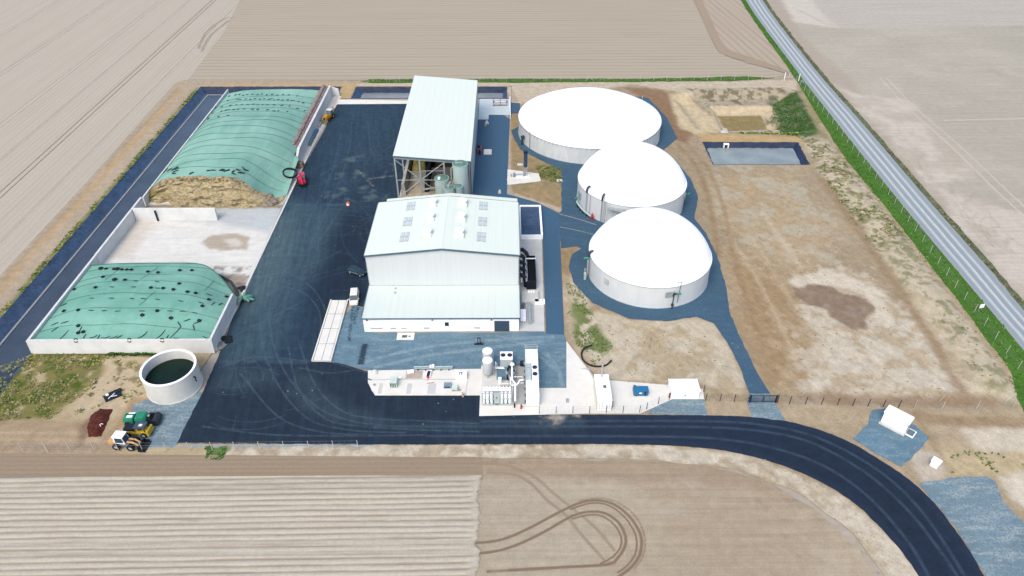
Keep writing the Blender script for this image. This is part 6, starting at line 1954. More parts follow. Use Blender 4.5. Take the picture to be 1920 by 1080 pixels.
MB().cyl((q[0], q[1], 1.4), (q[0] + .15, q[1], 6.6), .06, n=6).cyl((q[0] - .5, q[1], 6.6), (q[0] + .7, q[1], 6.7), .05, n=6).cyl((q[0] - .5, q[1], 6.3), (q[0] - .5, q[1], 6.9), .05, n=6).build('vent_pipe', M['pipe_dark'], T3)
a = tank_pt(T3, 1133, 555, R3)
p = pol(a - 1, R3 + .04)
MB().box((p[0], p[1], 3.4), (.1, 1.3, 1.5), math.radians(a - 1)).build('inspection_panel', plain('panel_grey', S(206, 212, 218), .5), T3)
a = 187
gooseneck(T3, a, R3, 5.0)
q = pol(a + 2, R3 + .6)
MB().cyl((q[0], q[1], .2), (q[0], q[1], 4.6), .17, n=9).cyl((q[0] - .5, q[1], .3), (q[0] - .5, q[1], 2.4), .14, n=8).build('riser_pipe', M['steel'], T3)
MB().cyl((q[0] - .9, q[1] + .4, 4.8), (q[0] + .2, q[1] + .4, 4.9), .24, n=9).build('valve', M['pipe_green'], T3)
MB().box((q[0] - .5, q[1] - .6, .8), (.5, .8, 1.6)).build('pump', M['silo'], T3, bevel=.04)
# tank one
a = tank_pt(T1, 981, 271, 20.9)
p = pol(a, 20.9 + .8)
MB().cyl((p[0], p[1], .1), (p[0], p[1], 2.0), .3, n=9).box((p[0] + .3, p[1] + .5, 2.2), (1.2, .9, .7), .4).cyl((p[0] + .5, p[1] + .8, 2.2), pol(a, 20.7, 2.2), .2, n=8).build('mixer_valve', M['pipe_dark'], T1)
a = tank_pt(T1, 993, 279, 20.9)
p = pol(a, 20.9 + .15)
MB().cyl((p[0], p[1], .1), (p[0], p[1], 5.4), .06, n=6).build('vent_pipe', M['pipe_dark'], T1)
a = tank_pt(T1, 1214, 186, 20.9)
p = pol(35, 20.9 + .3)
MB().cyl((p[0], p[1], .1), (p[0], p[1], 6.2), .1, n=6).build('vent_pipe', M['steel'], T1)

# ================================================================== gas treatment plant
M['lt_blue'] = plain('pale_blue_grey', S(206, 222, 230), .5, .1, .06)
M['fan'] = plain('fan_grille', S(34, 40, 62), .6, 0, .15, 3)
sk = thing('gas_upgrading_skid', 'white gas skid with seven upright columns in a frame beside the road', 'gas skid', (-4.75, 88.75, .09))
mb = MB()
L_ = 5.2
for x in (0.05, L_ / 2 - .75, L_ / 2 + .55, L_ - .05):
    for y in (-.35, 1.1):
        mb.bx(x - .06, x + .06, y - .06, y + .06, 0, 3.05)
for z in (.05, 1.6, 3.0):
    mb.bx(0, L_, -.42, -.30, z, z + .12)
    mb.bx(0, L_, 1.04, 1.16, z, z + .12)
mb.bx(0, L_, -.5, 1.3, -.02, .1)
mb.build('frame', M['lt_blue'], sk)
for x in (.42, 1.1, 1.82, 3.6, 4.3, 5.0):
    MB().lathe([(.001, .2), (.2, .28), (.27, .45), (.27, 2.75), (.2, 2.95), (.001, 3.03)], 16, (x - .12, -.05, 0)).build('column', M['white'], sk)
    MB().cyl((x - .12, .65, .3), (x - .12, .65, 3.0), .17, n=10).cyl((x - .12, .65, 3.0), (x - .12, .65, 3.45), .1, n=8).build('pipe', M['white'], sk)
for x in (.66, 1.36, 3.83, 4.53):
    mb = MB()
    for z in (.25, .65, 1.05):
        mb.box((x, 0.0, z + .14), (.24, .3, .26))
    mb.build('valve', plain('valve_grey', S(110, 128, 136), .6), sk)
pn = MB().bx(2.15, 3.05, -.36, -.2, .5, 2.9).build('control_panel', M['lt_blue'], sk, bevel=.03)
MB().prof([(2.42, 1.75), (2.78, 1.75), (2.6, 2.15)], -.39, -.362, 'y').build('warning_sign', plain('sign_grey', S(70, 92, 104), .6), pn)
MB().cyl((2.6, -.37, 1.25), (2.6, -.362, 1.25), .28, n=20).build('dial', plain('dial_grey', S(190, 206, 212), .5), pn)
MB().bx(2.25, 2.95, -.4, -.362, .12, .48).build('grille', plain('grille_grey', S(104, 120, 128), .6), pn)
mb = MB().cyl((.1, .3, 3.15), (5.1, .3, 3.15), .15, n=10).cyl((.1, .8, 3.2), (5.1, .8, 3.2), .12, n=10)
for i in range(9):
    mb.cyl((.3 + i * .58, .3, 3.15), (.3 + i * .58, .8, 3.55), .1, n=8)
mb.build('manifold', M['white'], sk)
mb = MB()
for i in range(6):
    mb.box((3.3 + i * .36, 1.0, 3.3), (.16, .2, .4))
mb.build('actuator', plain('actuator_grey', S(92, 112, 124), .6), sk)
def gp_pt(u, v, h):
    return (*G(u, v, h), h)
for (u, v, h, lab) in ((914, 656, 4.45, 'tall white gas vessel, rear one of the pair left of the coolers'), (914, 673.5, 4.3, 'tall white gas vessel, front one of the pair left of the coolers')):
    x, y = G(u, v, h)
    t = thing('gas_vessel', lab, 'vessel', (x, y, .09), 0, 'pair of white gas vessels')
    sh_ = MB().lathe([(.001, .55), (.5, .62), (.92, 1.1), (.92, h - .3)], 32).build('shell', plain('vessel_grey_white', S(222, 230, 240), .5, 0, .04), t)
    MB().lathe([(.93, h - .34), (.93, h - .26), (.72, h - .1), (.3, h - .02), (.001, h)], 32).build('head', M['white'], sh_)
    for k in range(3):
        a = .5 + k * 2.1
        MB().cyl((.75 * math.cos(a), .75 * math.sin(a), 0), (.8 * math.cos(a), .8 * math.sin(a), 1.2), .07, n=8).build('leg', M['steel'], t)
    MB().cyl((1.05, -.2, .3), (1.05, -.2, h - .4), .05, n=6).cyl((-1.05, -.1, 2.6), (-1.05, -.1, h - .5), .04, n=6).build('pipe', M['steel'], t)
# twin fan cooler
x0, y1 = G(938, 660, 3.0)
x1, y0 = G(961, 674, 3.0)
t = thing('air_cooler', 'white box cooler with two dark fans on its top behind the gas skid', 'cooler', ((x0 + x1) / 2, (y0 + y1) / 2, .09))
w2, d2 = (x1 - x0) / 2, (y1 - y0) / 2
MB().bx(-w2, w2, -d2, d2, .25, 2.9).build('body', M['lt_blue'], t, bevel=.03)
MB().bx(-w2 - .03, w2 + .03, -d2 - .03, d2 + .03, 2.903, 3.0).build('top', M['white'], t)
for sx in (-.62, .62):
    f = MB().lathe([(.46, 3.0), (.46, 3.08), (.4, 3.08)], 24, (sx, .05, 0)).disc((sx, .05, 3.02), .45, 24).build('fan', M['fan'], t)
    mb = MB()
    for k in range(5):
        a = k * 2 * PI / 5
        mb.box((sx + .2 * math.cos(a), .05 + .2 * math.sin(a), 3.05), (.36, .1, .02), a)
    mb.build('blade', plain('blade_grey', S(64, 72, 92), .6), f)
for sx in (-w2 + .1, w2 - .1):
    for sy in (-d2 + .1, d2 - .1):
        MB().bx(sx - .06, sx + .06, sy - .06, sy + .06, 0, .25).build('leg', M['steel'], t)
# piping between cooler, skid and container
t = thing('pipe_rack', 'tangle of white pipes and dark valves between the cooler and gas skid', 'pipework', (0, 0, 0))
def P_(u, v, h):
    return (*G(u, v, h), h)
MB().tube([P_(929, 678, 1.6), P_(929, 690, 1.6), P_(946, 691, 1.6)], .1, 8).tube([P_(931, 680, 1.2), P_(932, 688, 1.2), P_(945, 689, 1.2)], .08, 8).build('pipe', M['white'], t)
MB().tube([P_(960, 683, 3.2), (*G(960, 683, 3.2), .1)], .16, 10).lathe([(.3, 3.1), (.42, 3.2), (.3, 3.38), (.01, 3.4)], 16, (*G(960, 683, 3.2), 0)).build('stack', M['white'], t)
MB().tube([P_(960, 690, 2.6), P_(960, 712, 2.6), P_(966, 719, 2.8), P_(966, 752, 1.4)], .17, 10).build('pipe', M['white'], t)
MB().tube([P_(981, 712, 2.8), P_(974, 713, 2.8), P_(972, 718, 2.8), P_(968, 722, 2.8), P_(958, 722.5, 2.8)], .15, 10).build('pipe', M['white'], t)
MB().tube([P_(961, 706.5, 2.2), P_(980, 706.5, 2.2)], .06, 6).tube([P_(935, 719, 2.2), P_(982, 718, 2.2)], .05, 6).tube([P_(957, 707, 2.4), P_(957, 722, 2.4)], .1, 8).build('rail_pipe', M['white'], t)
MB().cyl(P_(964.5, 757, 1.0), P_(964.7, 764, .1), .14, n=8).build('drain', M['dark'], t)
mb, mb2 = MB(), MB()
r_ = random.Random(2)
for i in range(34):
    u, v = r_.uniform(949, 966), r_.uniform(686, 718)
    x, y = G(u, v, .8)
    (mb if i % 2 else mb2).box((x, y, r_.uniform(.4, 2.2)), (r_.uniform(.2, .5), r_.uniform(.2, .6), r_.uniform(.3, .9)), r_.uniform(0, .4))
    mb2.cyl((x, y, .1), (x, y, 2.2), .05, n=6)
mb.build('valve', plain('navy_valve', S(40, 56, 84), .5), t)
mb2.build('support', M['steel'], t)
x, y = G(942, 703)
tag(MB().bx(-1.05, 1.05, -1.5, 1.5, .0, .9).bx(-1.0, 1.0, -1.4, 1.4, .9, 1.0).build('steel_cabinet', plain('steel_blue_panel', S(104, 138, 164), .5, 0, .06), bevel=.03), 'steel-blue cabinet between the white vessels and the pipework', 'cabinet').location = (x, y, .09)
tag(MB().bx(-1.0, 1.0, -4.9, 4.9, 0, .1).build('walkway_grating', plain('grating_grey', S(188, 192, 194), .7, 0, .08, 4)), 'grey grating walkway between the pipework and the fan container', 'walkway').location = (1.75, 93.5, .09)
tag(MB().bx(-2.05, 2.05, -3.8, 3.8, 0, .14).build('skid_slab', plain('slab_grey_white', S(228, 230, 232), .8, 0, .05)), 'pale slab under the white vessels beside the pipework', 'slab').location = (-2.9, 94.2, .08)
x, y = G(937, 710, 1.3)
tag(MB().bx(-.3, .3, -.25, .25, 0, 1.3).bx(-.34, .34, -.29, .29, 1.3, 1.38).build('meter_box', M['white'], bevel=.03), 'small white meter box in front of the steel-blue cabinet', 'meter box').location = (x, y, .09)
x, y = G(979, 679, 1.0)
tag(MB().lathe([(.42, 0), (.42, 1.0), (.34, 1.06), (.01, 1.06)], 20).build('barrel', plain('navy_barrel', S(30, 44, 78), .5), fix=True), 'dark blue barrel beside the rear of the fan container', 'barrel').location = (x, y, .09)

# long container with fans
ct = thing('fan_container', 'long white equipment container with two dark roof fans and a rear railing', 'container', (3.02, 88.1, .09))
CW, CL, CH = 2.3, 12.0, 2.72
MB().bx(0, CW, 0, CL, .12, CH).build('body', M['white'], ct, bevel=.03)
MB().bx(.04, CW - .04, .05, 3.1, CH + .003, CH + .2).build('roof_hood', M['white'], ct, bevel=.03)
for x0 in (.1, CW / 2 + .03):
    MB().bx(x0, x0 + CW / 2 - .14, -.05, -.003, .2, CH - .12).build('door', M['white'], ct, bevel=.012)
MB().bx(CW / 2 - .035, CW / 2 + .015, -.03, -.001, .2, CH - .12).build('door_gap', M['trim'], ct)
fans = MB().bx(1.1, CW - .05, 3.6, 8.0, CH + .003, CH + .45).build('fan_box', M['white'], ct, bevel=.03)
for y in (4.9, 6.6):
    f = MB().lathe([(.44, CH + .452), (.44, CH + .56), (.38, CH + .56)], 24, (1.66, y, 0)).disc((1.66, y, CH + .48), .43, 24).build('fan', M['fan'], ct)
    mb = MB()
    for k in range(5):
        a = k * 2 * PI / 5
        mb.box((1.66 + .2 * math.cos(a), y + .2 * math.sin(a), CH + .51), (.36, .1, .02), a)
    mb.build('blade', plain('blade_grey_b', S(72, 80, 96), .6), f)
MB().bx(.08, .95, 3.7, 6.6, CH + .003, CH + .4).build('duct', M['lt_blue'], ct, bevel=.04)
MB().bx(.05, 1.0, 6.9, 7.9, CH + .003, CH + .25).build('duct', M['lt_blue'], ct, bevel=.04)
MB().bx(.98, 1.08, 3.4, 8.2, CH + .003, CH + .06).build('cable_tray', M['trim_light'], ct)
mb = MB()
for z in (CH + .55, CH + 1.05):
    mb.cyl((0, CL, z), (CW, CL, z), .035, n=6)
    mb.cyl((0, 3.2, z), (0, CL, z), .03, n=6)
    mb.cyl((CW, 3.2, z), (CW, CL, z), .03, n=6)
for y in (3.2, 6.1, 9.0, CL):
    for x in (0, CW):
        mb.cyl((x, y, CH), (x, y, CH + 1.05), .035, n=6)
mb.build('railing', M['lt_blue'], ct)
MB().bx(-.22, -.02, .4, 11.4, .3, .5).build('cable_tray', M['trim'], ct)
mb = MB()
for i in range(7):
    mb.box((-.18, .8 + i * 1.5, 1.2), (.22, .3, .5))
mb.build('switch_box', M['trim_light'], ct)
for u, v, lab in ((977, 767, 'red fire extinguisher stand left of the fan container doors'), (1009, 761, 'red fire extinguisher at the right corner of the fan container')):
    x, y = G(u, v)
    t = thing('fire_extinguisher', lab, 'fire extinguisher', (x, y, .09))
    MB().lathe([(.14, 0), (.16, .1), (.16, .75), (.06, .9), (.06, 1.0)], 14).build('cylinder', M['red'], t)
    MB().cyl((.0, 0, 1.0), (.28, -.05, .5), .05, n=6).bx(-.1, .1, -.03, .03, 1.0, 1.1).build('hose', M['dark'], t)

# second container with vent stack
c2 = thing('white_container', 'white twenty-foot container with closed doors and a grey vent stack behind', 'container', (15.35, 86.85, .09))
W2, L2, H2 = 2.55, 6.5, 2.6
MB().bx(0, W2, 0, L2, .1, H2).build('body', ribbed('container_sheet', S(252, 253, 253), 1, .28, .5, .05, .01), c2, bevel=.02)
MB().bx(-.02, W2 + .02, -.02, L2 + .02, H2 + .002, H2 + .06).build('roof', M['white'], c2)
for x0 in (.08, W2 / 2 + .03):
    d = MB().bx(x0, x0 + W2 / 2 - .11, -.06, -.003, .16, H2 - .1).build('door', M['white'], c2, bevel=.012)
    MB().cyl((x0 + .3, -.08, .2), (x0 + .3, -.08, H2 - .15), .025, n=6).cyl((x0 + .8, -.08, .2), (x0 + .8, -.08, H2 - .15), .025, n=6).build('lock_rod', M['trim_light'], d)
MB().box((1.55, 3.3, H2 + .2), (.5, .45, .3)).build('roof_cowl', plain('cowl_grey', S(90, 110, 108), .6), c2, bevel=.04)
MB().bx(W2 + .02, W2 + .3, .6, 2.2, .3, 1.8).bx(W2 + .02, W2 + .2, 2.6, 2.9, .9, 1.5).build('side_box', plain('side_grey', S(128, 138, 150), .6), c2, bevel=.03)
MB().cyl((1.25, 5.9, H2), (1.25, 5.9, H2 + 3.1), .16, n=12).build('vent_stack', plain('stack_grey', S(196, 204, 214), .5, .2), c2)
# blue generator box
b = thing('generator', 'small blue generator housing with a pitched top on the white paving', 'generator', (23.6, 91.1, .09))
bl = plain('blue_paint', S(44, 122, 176), .45, 0, .06)
MB().prof([(-.75, .2), (.75, .2), (.75, 1.2), (.35, 1.55), (-.75, 1.45)], -1.3, 1.3, 'x').build('body', bl, b, bevel=.04)
MB().bx(.55, .9, -.78, -.752, .45, 1.25).bx(-1.25, -.85, .1, .65, 1.46, 1.53).build('grille', plain('blue_black', S(22, 48, 88), .5), b)
MB().bx(-.35, .12, -.775, -.752, .75, 1.0).build('label_plate', M['white'], b)
for sx in (-.8, .9):
    MB().bx(sx - .15, sx + .15, -.7, .7, 0, .2).build('foot', M['dark'], b)
tag(MB().bx(-1.75, 1.75, -1.2, 1.2, 0, .06).build('plinth_slab', M['paving_white']), 'white slab under the blue generator', 'slab').location = (23.6, 91.1, .084)
def cabin(name, label, x, y, rz, w_, d_, h_, mat):
    t = thing(name, label, 'cabin', (x, y, .09), rz)
    MB().bx(-w_ / 2, w_ / 2, -d_ / 2, d_ / 2, 0, h_).build('wall', mat, t, bevel=.02)
    MB().bx(-w_ / 2 - .12, w_ / 2 + .12, -d_ / 2 - .12, d_ / 2 + .12, h_ + .002, h_ + .14).build('roof', M['white'], t, bevel=.03)
    return t
t = cabin('substation_cabin', 'white flat-roofed cabin at the end of the plant paving', 31.3, 91.2, 0, 5.0, 2.9, 1.9, M['white'])
MB().bx(-.1, .1, -1.49, -1.452, .7, 1.1).build('handle', M['trim'], t)
MB().bx(-2.3, -1.0, -1.48, -1.452, .1, 1.75).bx(-.9, .3, -1.48, -1.452, .1, 1.75).build('door', M['white'], t, bevel=.01)
tag(MB().bx(-.08, .08, -.08, .08, 0, 1.1).build('marker_post', M['red']), 'short red post at the left corner of the flat-roofed cabin', 'post').location = (*G(1254, 746), .09)
# angled cabin beyond the fence
a0 = G(1648, 795 - 9, .0)
pa, pb = GP([(1648.5, 790.5), (1696, 815.5)], .1)
pc, pd = GP([(1716, 782.7), (1667.7, 757)], 2.6)
ang = math.atan2(pb[1] - pa[1], pb[0] - pa[0])
wA = math.hypot(pb[0] - pa[0], pb[1] - pa[1])
dA = math.hypot(pc[0] - pb[0], pc[1] - pb[1])
cx, cy = (pa[0] + pc[0]) / 2, (pa[1] + pc[1]) / 2
t = cabin('transformer_cabin', 'white transformer cabin standing askew on blue gravel by the road bend', cx, cy, ang, wA - .25, dA - .25, 2.36, M['white'])
MB().bx(wA / 2 - .1, wA / 2 - .06, -.9, .1, .2, 2.0).build('door', M['trim_light'], t)
MB().bx(-wA / 2, wA / 2, -dA / 2 - .5, -dA / 2 - .05, 0, .18).build('step', M['paving_grey'], t)
MB().bx(wA / 2 - .05, wA / 2 + 1.25, -dA / 2 + .15, -dA / 2 + 1.9, 0, .22).build('entry_frame', M['white'], t)
MB().bx(wA / 2, wA / 2 + 1.1, -dA / 2 + .3, -dA / 2 + 1.75, .22, .235).build('grating', plain('dark_grating', S(110, 128, 136), .6), t)
x, y = G(1751, 874)
t = cabin('gas_cabinet', 'small white box cabinet on bare earth near the road bend', x, y, math.radians(-48), 1.15, 1.0, 1.2, M['white'])
# flare
x, y = G(985, 331)
t = thing('flare_stack', 'dark blue flare chimney on a lattice foot beside the largest tank', 'flare', (x, y, .09))
MB().lathe([(.5, 2.9), (.5, 7.1), (.56, 7.1), (.56, 7.3), (.42, 7.3), (.42, 6.9)], 24).build('chimney', plain('dark_blue_steel', S(58, 88, 130), .5, .1, .06), t)
MB().lathe([(.58, 7.0), (.58, 7.32), (.4, 7.32)], 24).build('chimney_rim', plain('rim_dark', S(22, 36, 66), .6), t)
mb = MB()
for sx in (-.5, .5):
    for sy in (-.5, .5):
        mb.cyl((sx * 1.2, sy * 1.2, 0), (sx * .75, sy * .75, 3.0), .06, n=6)
    mb.cyl((sx * 1.2, -.6, .2), (-sx * .75, -.45, 2.8), .04, n=6)
mb.build('lattice_foot', M['steel'], t)
MB().lathe([(.4, .4), (.4, 1.3), (.2, 1.6), (.2, 2.9)], 14, (-.25, .1, 0)).build('burner', M['steel'], t)
MB().bx(-2.6, 1.1, -1.0, .8, -.02, .16).build('base', M['white'], t, bevel=.03)
MB().cyl((-2.8, -.1, .6), (-.3, -.1, .7), .14, n=8).bx(-3.3, -2.7, -.5, .4, 0, .9).cyl((-3.8, -.2, 0), (-3.8, -.2, .9), .12, n=8).build('gas_line', plain('line_grey', S(156, 170, 182), .5, .2), t)
for u, v, lab in ((975, 309, 'flat pale slab lying on the grass behind the flare'), (1049, 339, 'flat pale slab at the right edge of the flare island')):
    x, y = G(u, v)
    tag(MB().bx(-.75, .75, -.6, .6, 0, .12).build('slab', M['concrete'], bevel=.03), lab, 'slab').location = (x, y, .04)
# white heap and hose
x, y = G(1104, 706)
rows = []
P = np.array([(x + (i / 14 - .5) * 1.8 + (.5 - j / 18) * 1.5, y + 4.4 * (j / 18 - .5)) for j in range(19) for i in range(15)])
n = vnoise(P, .7, 3)
for j in range(19):
    rows.append([(P[j * 15 + i][0], P[j * 15 + i][1], .09 + .8 * max(0, 1 - (2 * i / 14 - 1) ** 2) * max(0, 1 - abs(2 * j / 18 - 1) ** 2.5) * (.7 + .6 * n[j * 15 + i])) for i in range(15)])
tag(quad_strip(rows).build('gravel_heap', M['paving_white'], fix=False), 'low white heap of gravel beside the twenty-foot container', 'gravel heap')
hose = smooth_line([G(u, v) for u, v in ((1110, 649), (1098, 652), (1091, 660), (1091, 670), (1096, 679), (1110, 687), (1126, 688), (1138, 685), (1146, 677))], .5)
tag(MB().tube([(p[0], p[1], .17) for p in hose], .17, 8).build('hose', M['dark'], fix=False), 'thick black hose curving through the grass behind the twenty-foot container', 'hose')
tag(MB().bx(-.28, .28, -.5, .5, 0, .1).build('drain_cover', plain('drain_grey', S(178, 182, 190), .6)), 'grey drain cover in the white paving near the road', 'drain cover').location = (*G(1064, 752), .085)
x, y = G(898, 646)
t = thing('lifting_frame', 'dark small frame standing on the gravel behind the white vessels', 'frame', (x, y, .08))
MB().bx(-.9, .9, -.2, .2, 0, .12).bx(-.3, -.2, -.1, .4, .1, 1.3).bx(.2, .3, -.1, .4, .1, 1.3).bx(-.35, .35, .3, .4, 1.2, 1.4).build('frame', M['dark'], t)

# ------------------------------------------------------------------ slab with small equipment left of the plant
def Q6(a, b):
    return (680 + a / 8.348, 680 + b / 8.348)
slab = thing('equipment_slab', 'white concrete equipment slab with raised strips beside the dark yard', 'slab', (0, 0, 0))
MB().prism([G(690.5, 696), G(880, 696), G(872, 741), G(704, 741), G(697, 733), G(690.5, 718)], .07, .22).build('base', M['paving_white'], slab)
mb = MB()
for (a, b, c, d) in ((235, 340, 320, 500), (680, 340, 775, 505), (1010, 340, 1150, 505)):
    p, q = G(*Q6(a, d)), G(*Q6(c, b))
    mb.bx(p[0], q[0], p[1], q[1], .222, .26)
p, q = G(*Q6(80, 290)), G(*Q6(1470, 270))
mb.bx(p[0], q[0], p[1], q[1], .222, .3)
mb.build('strip', M['paving_grey'], slab)
u, v = Q6(187, 170)
x, y = G(u, v)
t = thing('round_tank_lid', 'round white shaft lid at the rear left corner of the equipment slab', 'lid', (x, y, .22))
MB().lathe([(.62, 0), (.62, .22), (.5, .28), (.01, .3)], 24).build('ring', M['concrete'], t)
MB().lathe([(.34, .3), (.34, .42), (.01, .44)], 20).build('cap', plain('cream_cap', S(250, 246, 226), .6), t)
for (a, b, lab) in ((187, 360, 'round grey manhole cover at the front left of the equipment slab'), (1518, 445, 'round grey manhole cover at the front right of the equipment slab')):
    x, y = G(*Q6(a, b))
    tag(MB().lathe([(.3, 0), (.3, .05), (.01, .06)], 20).build('manhole_cover', plain('cover_grey', S(176, 178, 178), .7)), lab, 'manhole cover').location = (x, y, .222)
x, y = G(*Q6(490, 380))
t = thing('heat_exchanger', 'pale green heat exchanger box with a dark slotted front on the slab', 'heat exchanger', (x, y, .22))
MB().bx(-.62, .62, -.5, 1.15, .1, 1.35).build('body', plain('pale_mint', S(214, 238, 232), .5), t, bevel=.03)
mb = MB()
for i in range(4):
    mb.bx(-.55 + i * .29, -.4 + i * .29, -.53, -.502, .2, 1.2)
mb.build('slot', plain('slot_dark', S(60, 92, 106), .5), t)
MB().cyl((.4, 1.3, .9), (1.2, 1.4, .9), .12, n=8).cyl((-.6, .8, .4), (-1.2, .9, .4), .1, n=8).build('pipe', M['white'], t)
p, q = G(*Q6(665, 265)), G(*Q6(945, 145))
t = thing('timber_boards', 'grey-brown timber boards lying flat on the equipment slab', 'boards', ((p[0] + q[0]) / 2, (p[1] + q[1]) / 2, .22))
mb = MB()
hw, hd = (q[0] - p[0]) / 2, (q[1] - p[1]) / 2
for i in range(8):
    y0 = -hd + i * 2 * hd / 8
    mb.bx(-hw + .1 * (i % 3), hw - .12 * (i % 2), y0 + .02, y0 + 2 * hd / 8 - .03, 0, .12)
mb.build('board', plain('weathered_boards', S(196, 186, 178), .9, 0, .12, 2), t)
MB().box((-.7, .6, .3), (1.2, .7, .3), .15).build('sheet', M['white'], t)
x, y = G(*Q6(1038, 205))
t = thing('control_box', 'white frame holding a dark red-edged box on the equipment slab', 'control box', (x, y, .22), -.1)
MB().bx(-.4, -.3, -.8, .8, 0, .5).bx(.3, .4, -.8, .8, 0, .5).bx(-.3, .3, .7, .8, 0, .5).build('frame', M['white'], t)
MB().bx(-.29, .29, -.7, .6, 0, .42).build('box', plain('plum_black', S(54, 40, 62), .5), t)
MB().bx(-.29, .29, -.85, -.71, 0, .4).build('front_strip', M['red'], t)
x, y = G(*Q6(1060, 335))
tag(MB().tube([(-.6, -.1, 0), (0, .0, .05), (.7, .12, .05)], .05, 6).tube([(-.6, .6, .05), (-.5, .9, .1), (-.3, 1.2, .05)], .05, 6).build('hose', plain('red_hose', S(206, 110, 118), .6), fix=False), 'thin red hose lying on the equipment slab before the control box', 'hose').location = (x, y, .27)
x0, y0 = G(*Q6(805, 125))
x1, _ = G(*Q6(1410, 125))
t = thing('pipe_bridge', 'long low grey pipe rack along the rear edge of the equipment slab', 'pipe rack', (0, 0, 0))
MB().cyl((x0, y0 + .2, .8), (x1, y0 + .2, .8), .16, n=10).cyl((x0, y0 - .15, .75), (x1, y0 - .15, .75), .1, n=8).build('pipe', plain('blue_grey_pipe', S(176, 200, 214), .5, .1), t)
mb = MB()
for i in range(5):
    xx = x0 + (x1 - x0) * (i + .5) / 5
    mb.bx(xx - .08, xx + .08, y0 - .3, y0 + .3, .2, .7)
mb.build('support', M['trim'], t)
xx = x0 + (x1 - x0) * .48
MB().cyl((xx - .3, y0, .8), (xx - .3, y0, 1.5), .2, n=10).cyl((xx + .15, y0 + .1, .8), (xx + .15, y0 + .1, 1.4), .2, n=10).bx(xx - .5, xx + .4, y0 - .1, y0 + .1, 1.3, 1.5).build('valve', M['white'], t)
p, q = G(*Q6(1465, 310)), G(*Q6(1630, 140))
t = thing('service_cabinet', 'wide white cabinet with grey marks on its top at the slab end', 'cabinet', ((p[0] + q[0]) / 2, (p[1] + q[1]) / 2 - .2, .22))
MB().bx(-1.0, 1.0, -.75, .85, 0, .75).build('body', M['white'], t, bevel=.03)
MB().bx(-.42, -.3, -.2, .45, .75, .85).bx(0, .15, -.3, .4, .75, .85).bx(-.3, 0, .3, .42, .75, .85).build('handle', M['trim'], t)
x, y = G(*Q6(1330, 385))
t = thing('slatted_crate', 'blue-grey slatted crate standing near the right end of the equipment slab', 'crate', (x, y, .22))
mb = MB()
for i in range(6):
    mb.bx(-.62 + i * .22, -.45 + i * .22, -.55, .55, .5, .56)
for sx in (-.6, .6):
    mb.bx(sx - .05, sx + .05, -.55, .55, 0, .5)
mb.build('slats', plain('slat_blue', S(152, 174, 200), .6), t)
MB().bx(-.55, .55, -.5, .5, .02, .3).build('inside', plain('slat_navy', S(70, 90, 124), .6), t)
x, y = G(*Q6(1445, 440))
t = thing('heat_exchanger', 'pale green heat exchanger box at the right end of the equipment slab', 'heat exchanger', (x, y, .22))
MB().bx(-.5, .5, -.4, .55, .1, .8).build('body', plain('pale_mint_b', S(222, 242, 238), .5), t, bevel=.03)
mb = MB()
for i in range(5):
    mb.bx(-.46 + i * .19, -.36 + i * .19, -.43, -.402, .12, .35)
mb.build('slot', plain('slot_grey', S(96, 120, 126), .5), t)
tag(MB().bx(-.15, .15, -.15, .15, 0, .9).bx(-.2, .2, -.2, .2, .9, .98).build('bollard', plain('pink_grey_post', S(206, 186, 190), .7)), 'short post at the front right corner of the equipment slab', 'post').location = (*G(868, 744), .07)
tag(MB().tube([(-.6, 0, .05), (0, .1, .25), (.6, 0, .05)], .08, 6).build('cable_stub', M['pipe_dark'], fix=False), 'dark cable stub at the left edge of the equipment slab', 'cable').location = (*G(691, 714.5), .22)

# ------------------------------------------------------------------ weighbridge
t = thing('weighbridge', 'long white weighbridge of two panel rows beside the hall', 'weighbridge', (-37.3, 99.9, .05))
MB().bx(0, 3.75, -.1, 18.4, 0, .22).build('base', M['paving_grey'], t)
for i in range(2):
    for j in range(4):
        MB().bx(.35 + i * 1.55, 1.82 + i * 1.55, .1 + j * 4.55, 4.58 + j * 4.55, .221, .34).build('deck_plate', M['paving_white'], t, bevel=.02)
MB().bx(0, .26, -.1, 18.4, .22, .42).bx(3.49, 3.75, -.1, 18.4, .22, .42).build('kerb_rail', M['paving_white'], t, bevel=.02)
MB().bx(1.825, 1.885, .1, 18.2, .222, .335).build('joint', M['trim'], t)
for j in range(1, 4):
    MB().bx(.36, 3.45, .02 + j * 4.55, .1 + j * 4.55, .222, .345).build('joint', M['trim'], t)

# ------------------------------------------------------------------ odd plates, mats at the corner
x, y = G(213, 743)
t = thing('rubber_mat', 'black crate base with pale slats lying on bare earth near the round tank', 'mat', (x, y, .05), math.radians(38))
MB().bx(-1.5, 1.3, -.85, .85, 0, .22).bx(-.6, 1.6, .3, 1.1, 0, .3).build('base', M['dark'], t, bevel=.04)
MB().box((-.2, .0, .26), (1.6, .12, .06), .5).box((0, -.3, .26), (1.2, .1, .06), -.4).box((-.6, .75, .25), (.9, .5, .06)).build('slat', M['white'], t)
poly = GP([(188, 766), (212, 768), (198, 800), (190, 819), (166, 820), (164, 800), (170, 780)])
P = []
V, Fc = cdt(jag(poly, .4, .12, 4), (), [p for p in [(random.uniform(min(a[0] for a in poly), max(a[0] for a in poly)), random.uniform(min(a[1] for a in poly), max(a[1] for a in poly))) for _ in range(500)] if inpoly(np.array([p]), poly)[0]])
hh = sstep(sdist(V, poly), 0, 1.0) * .45 * (.6 + .8 * vnoise(V, 1.2, 3))
o = mesh_sheet('mulch_heap', np.hstack([V, (hh + .045)[:, None]]), Fc, plain('red_brown_mulch', S(92, 50, 44), .95, 0, .3, 1.5, .1, .8))
tag(o, 'flat heap of dark red-brown mulch on bare earth near the parked machines', 'mulch heap')
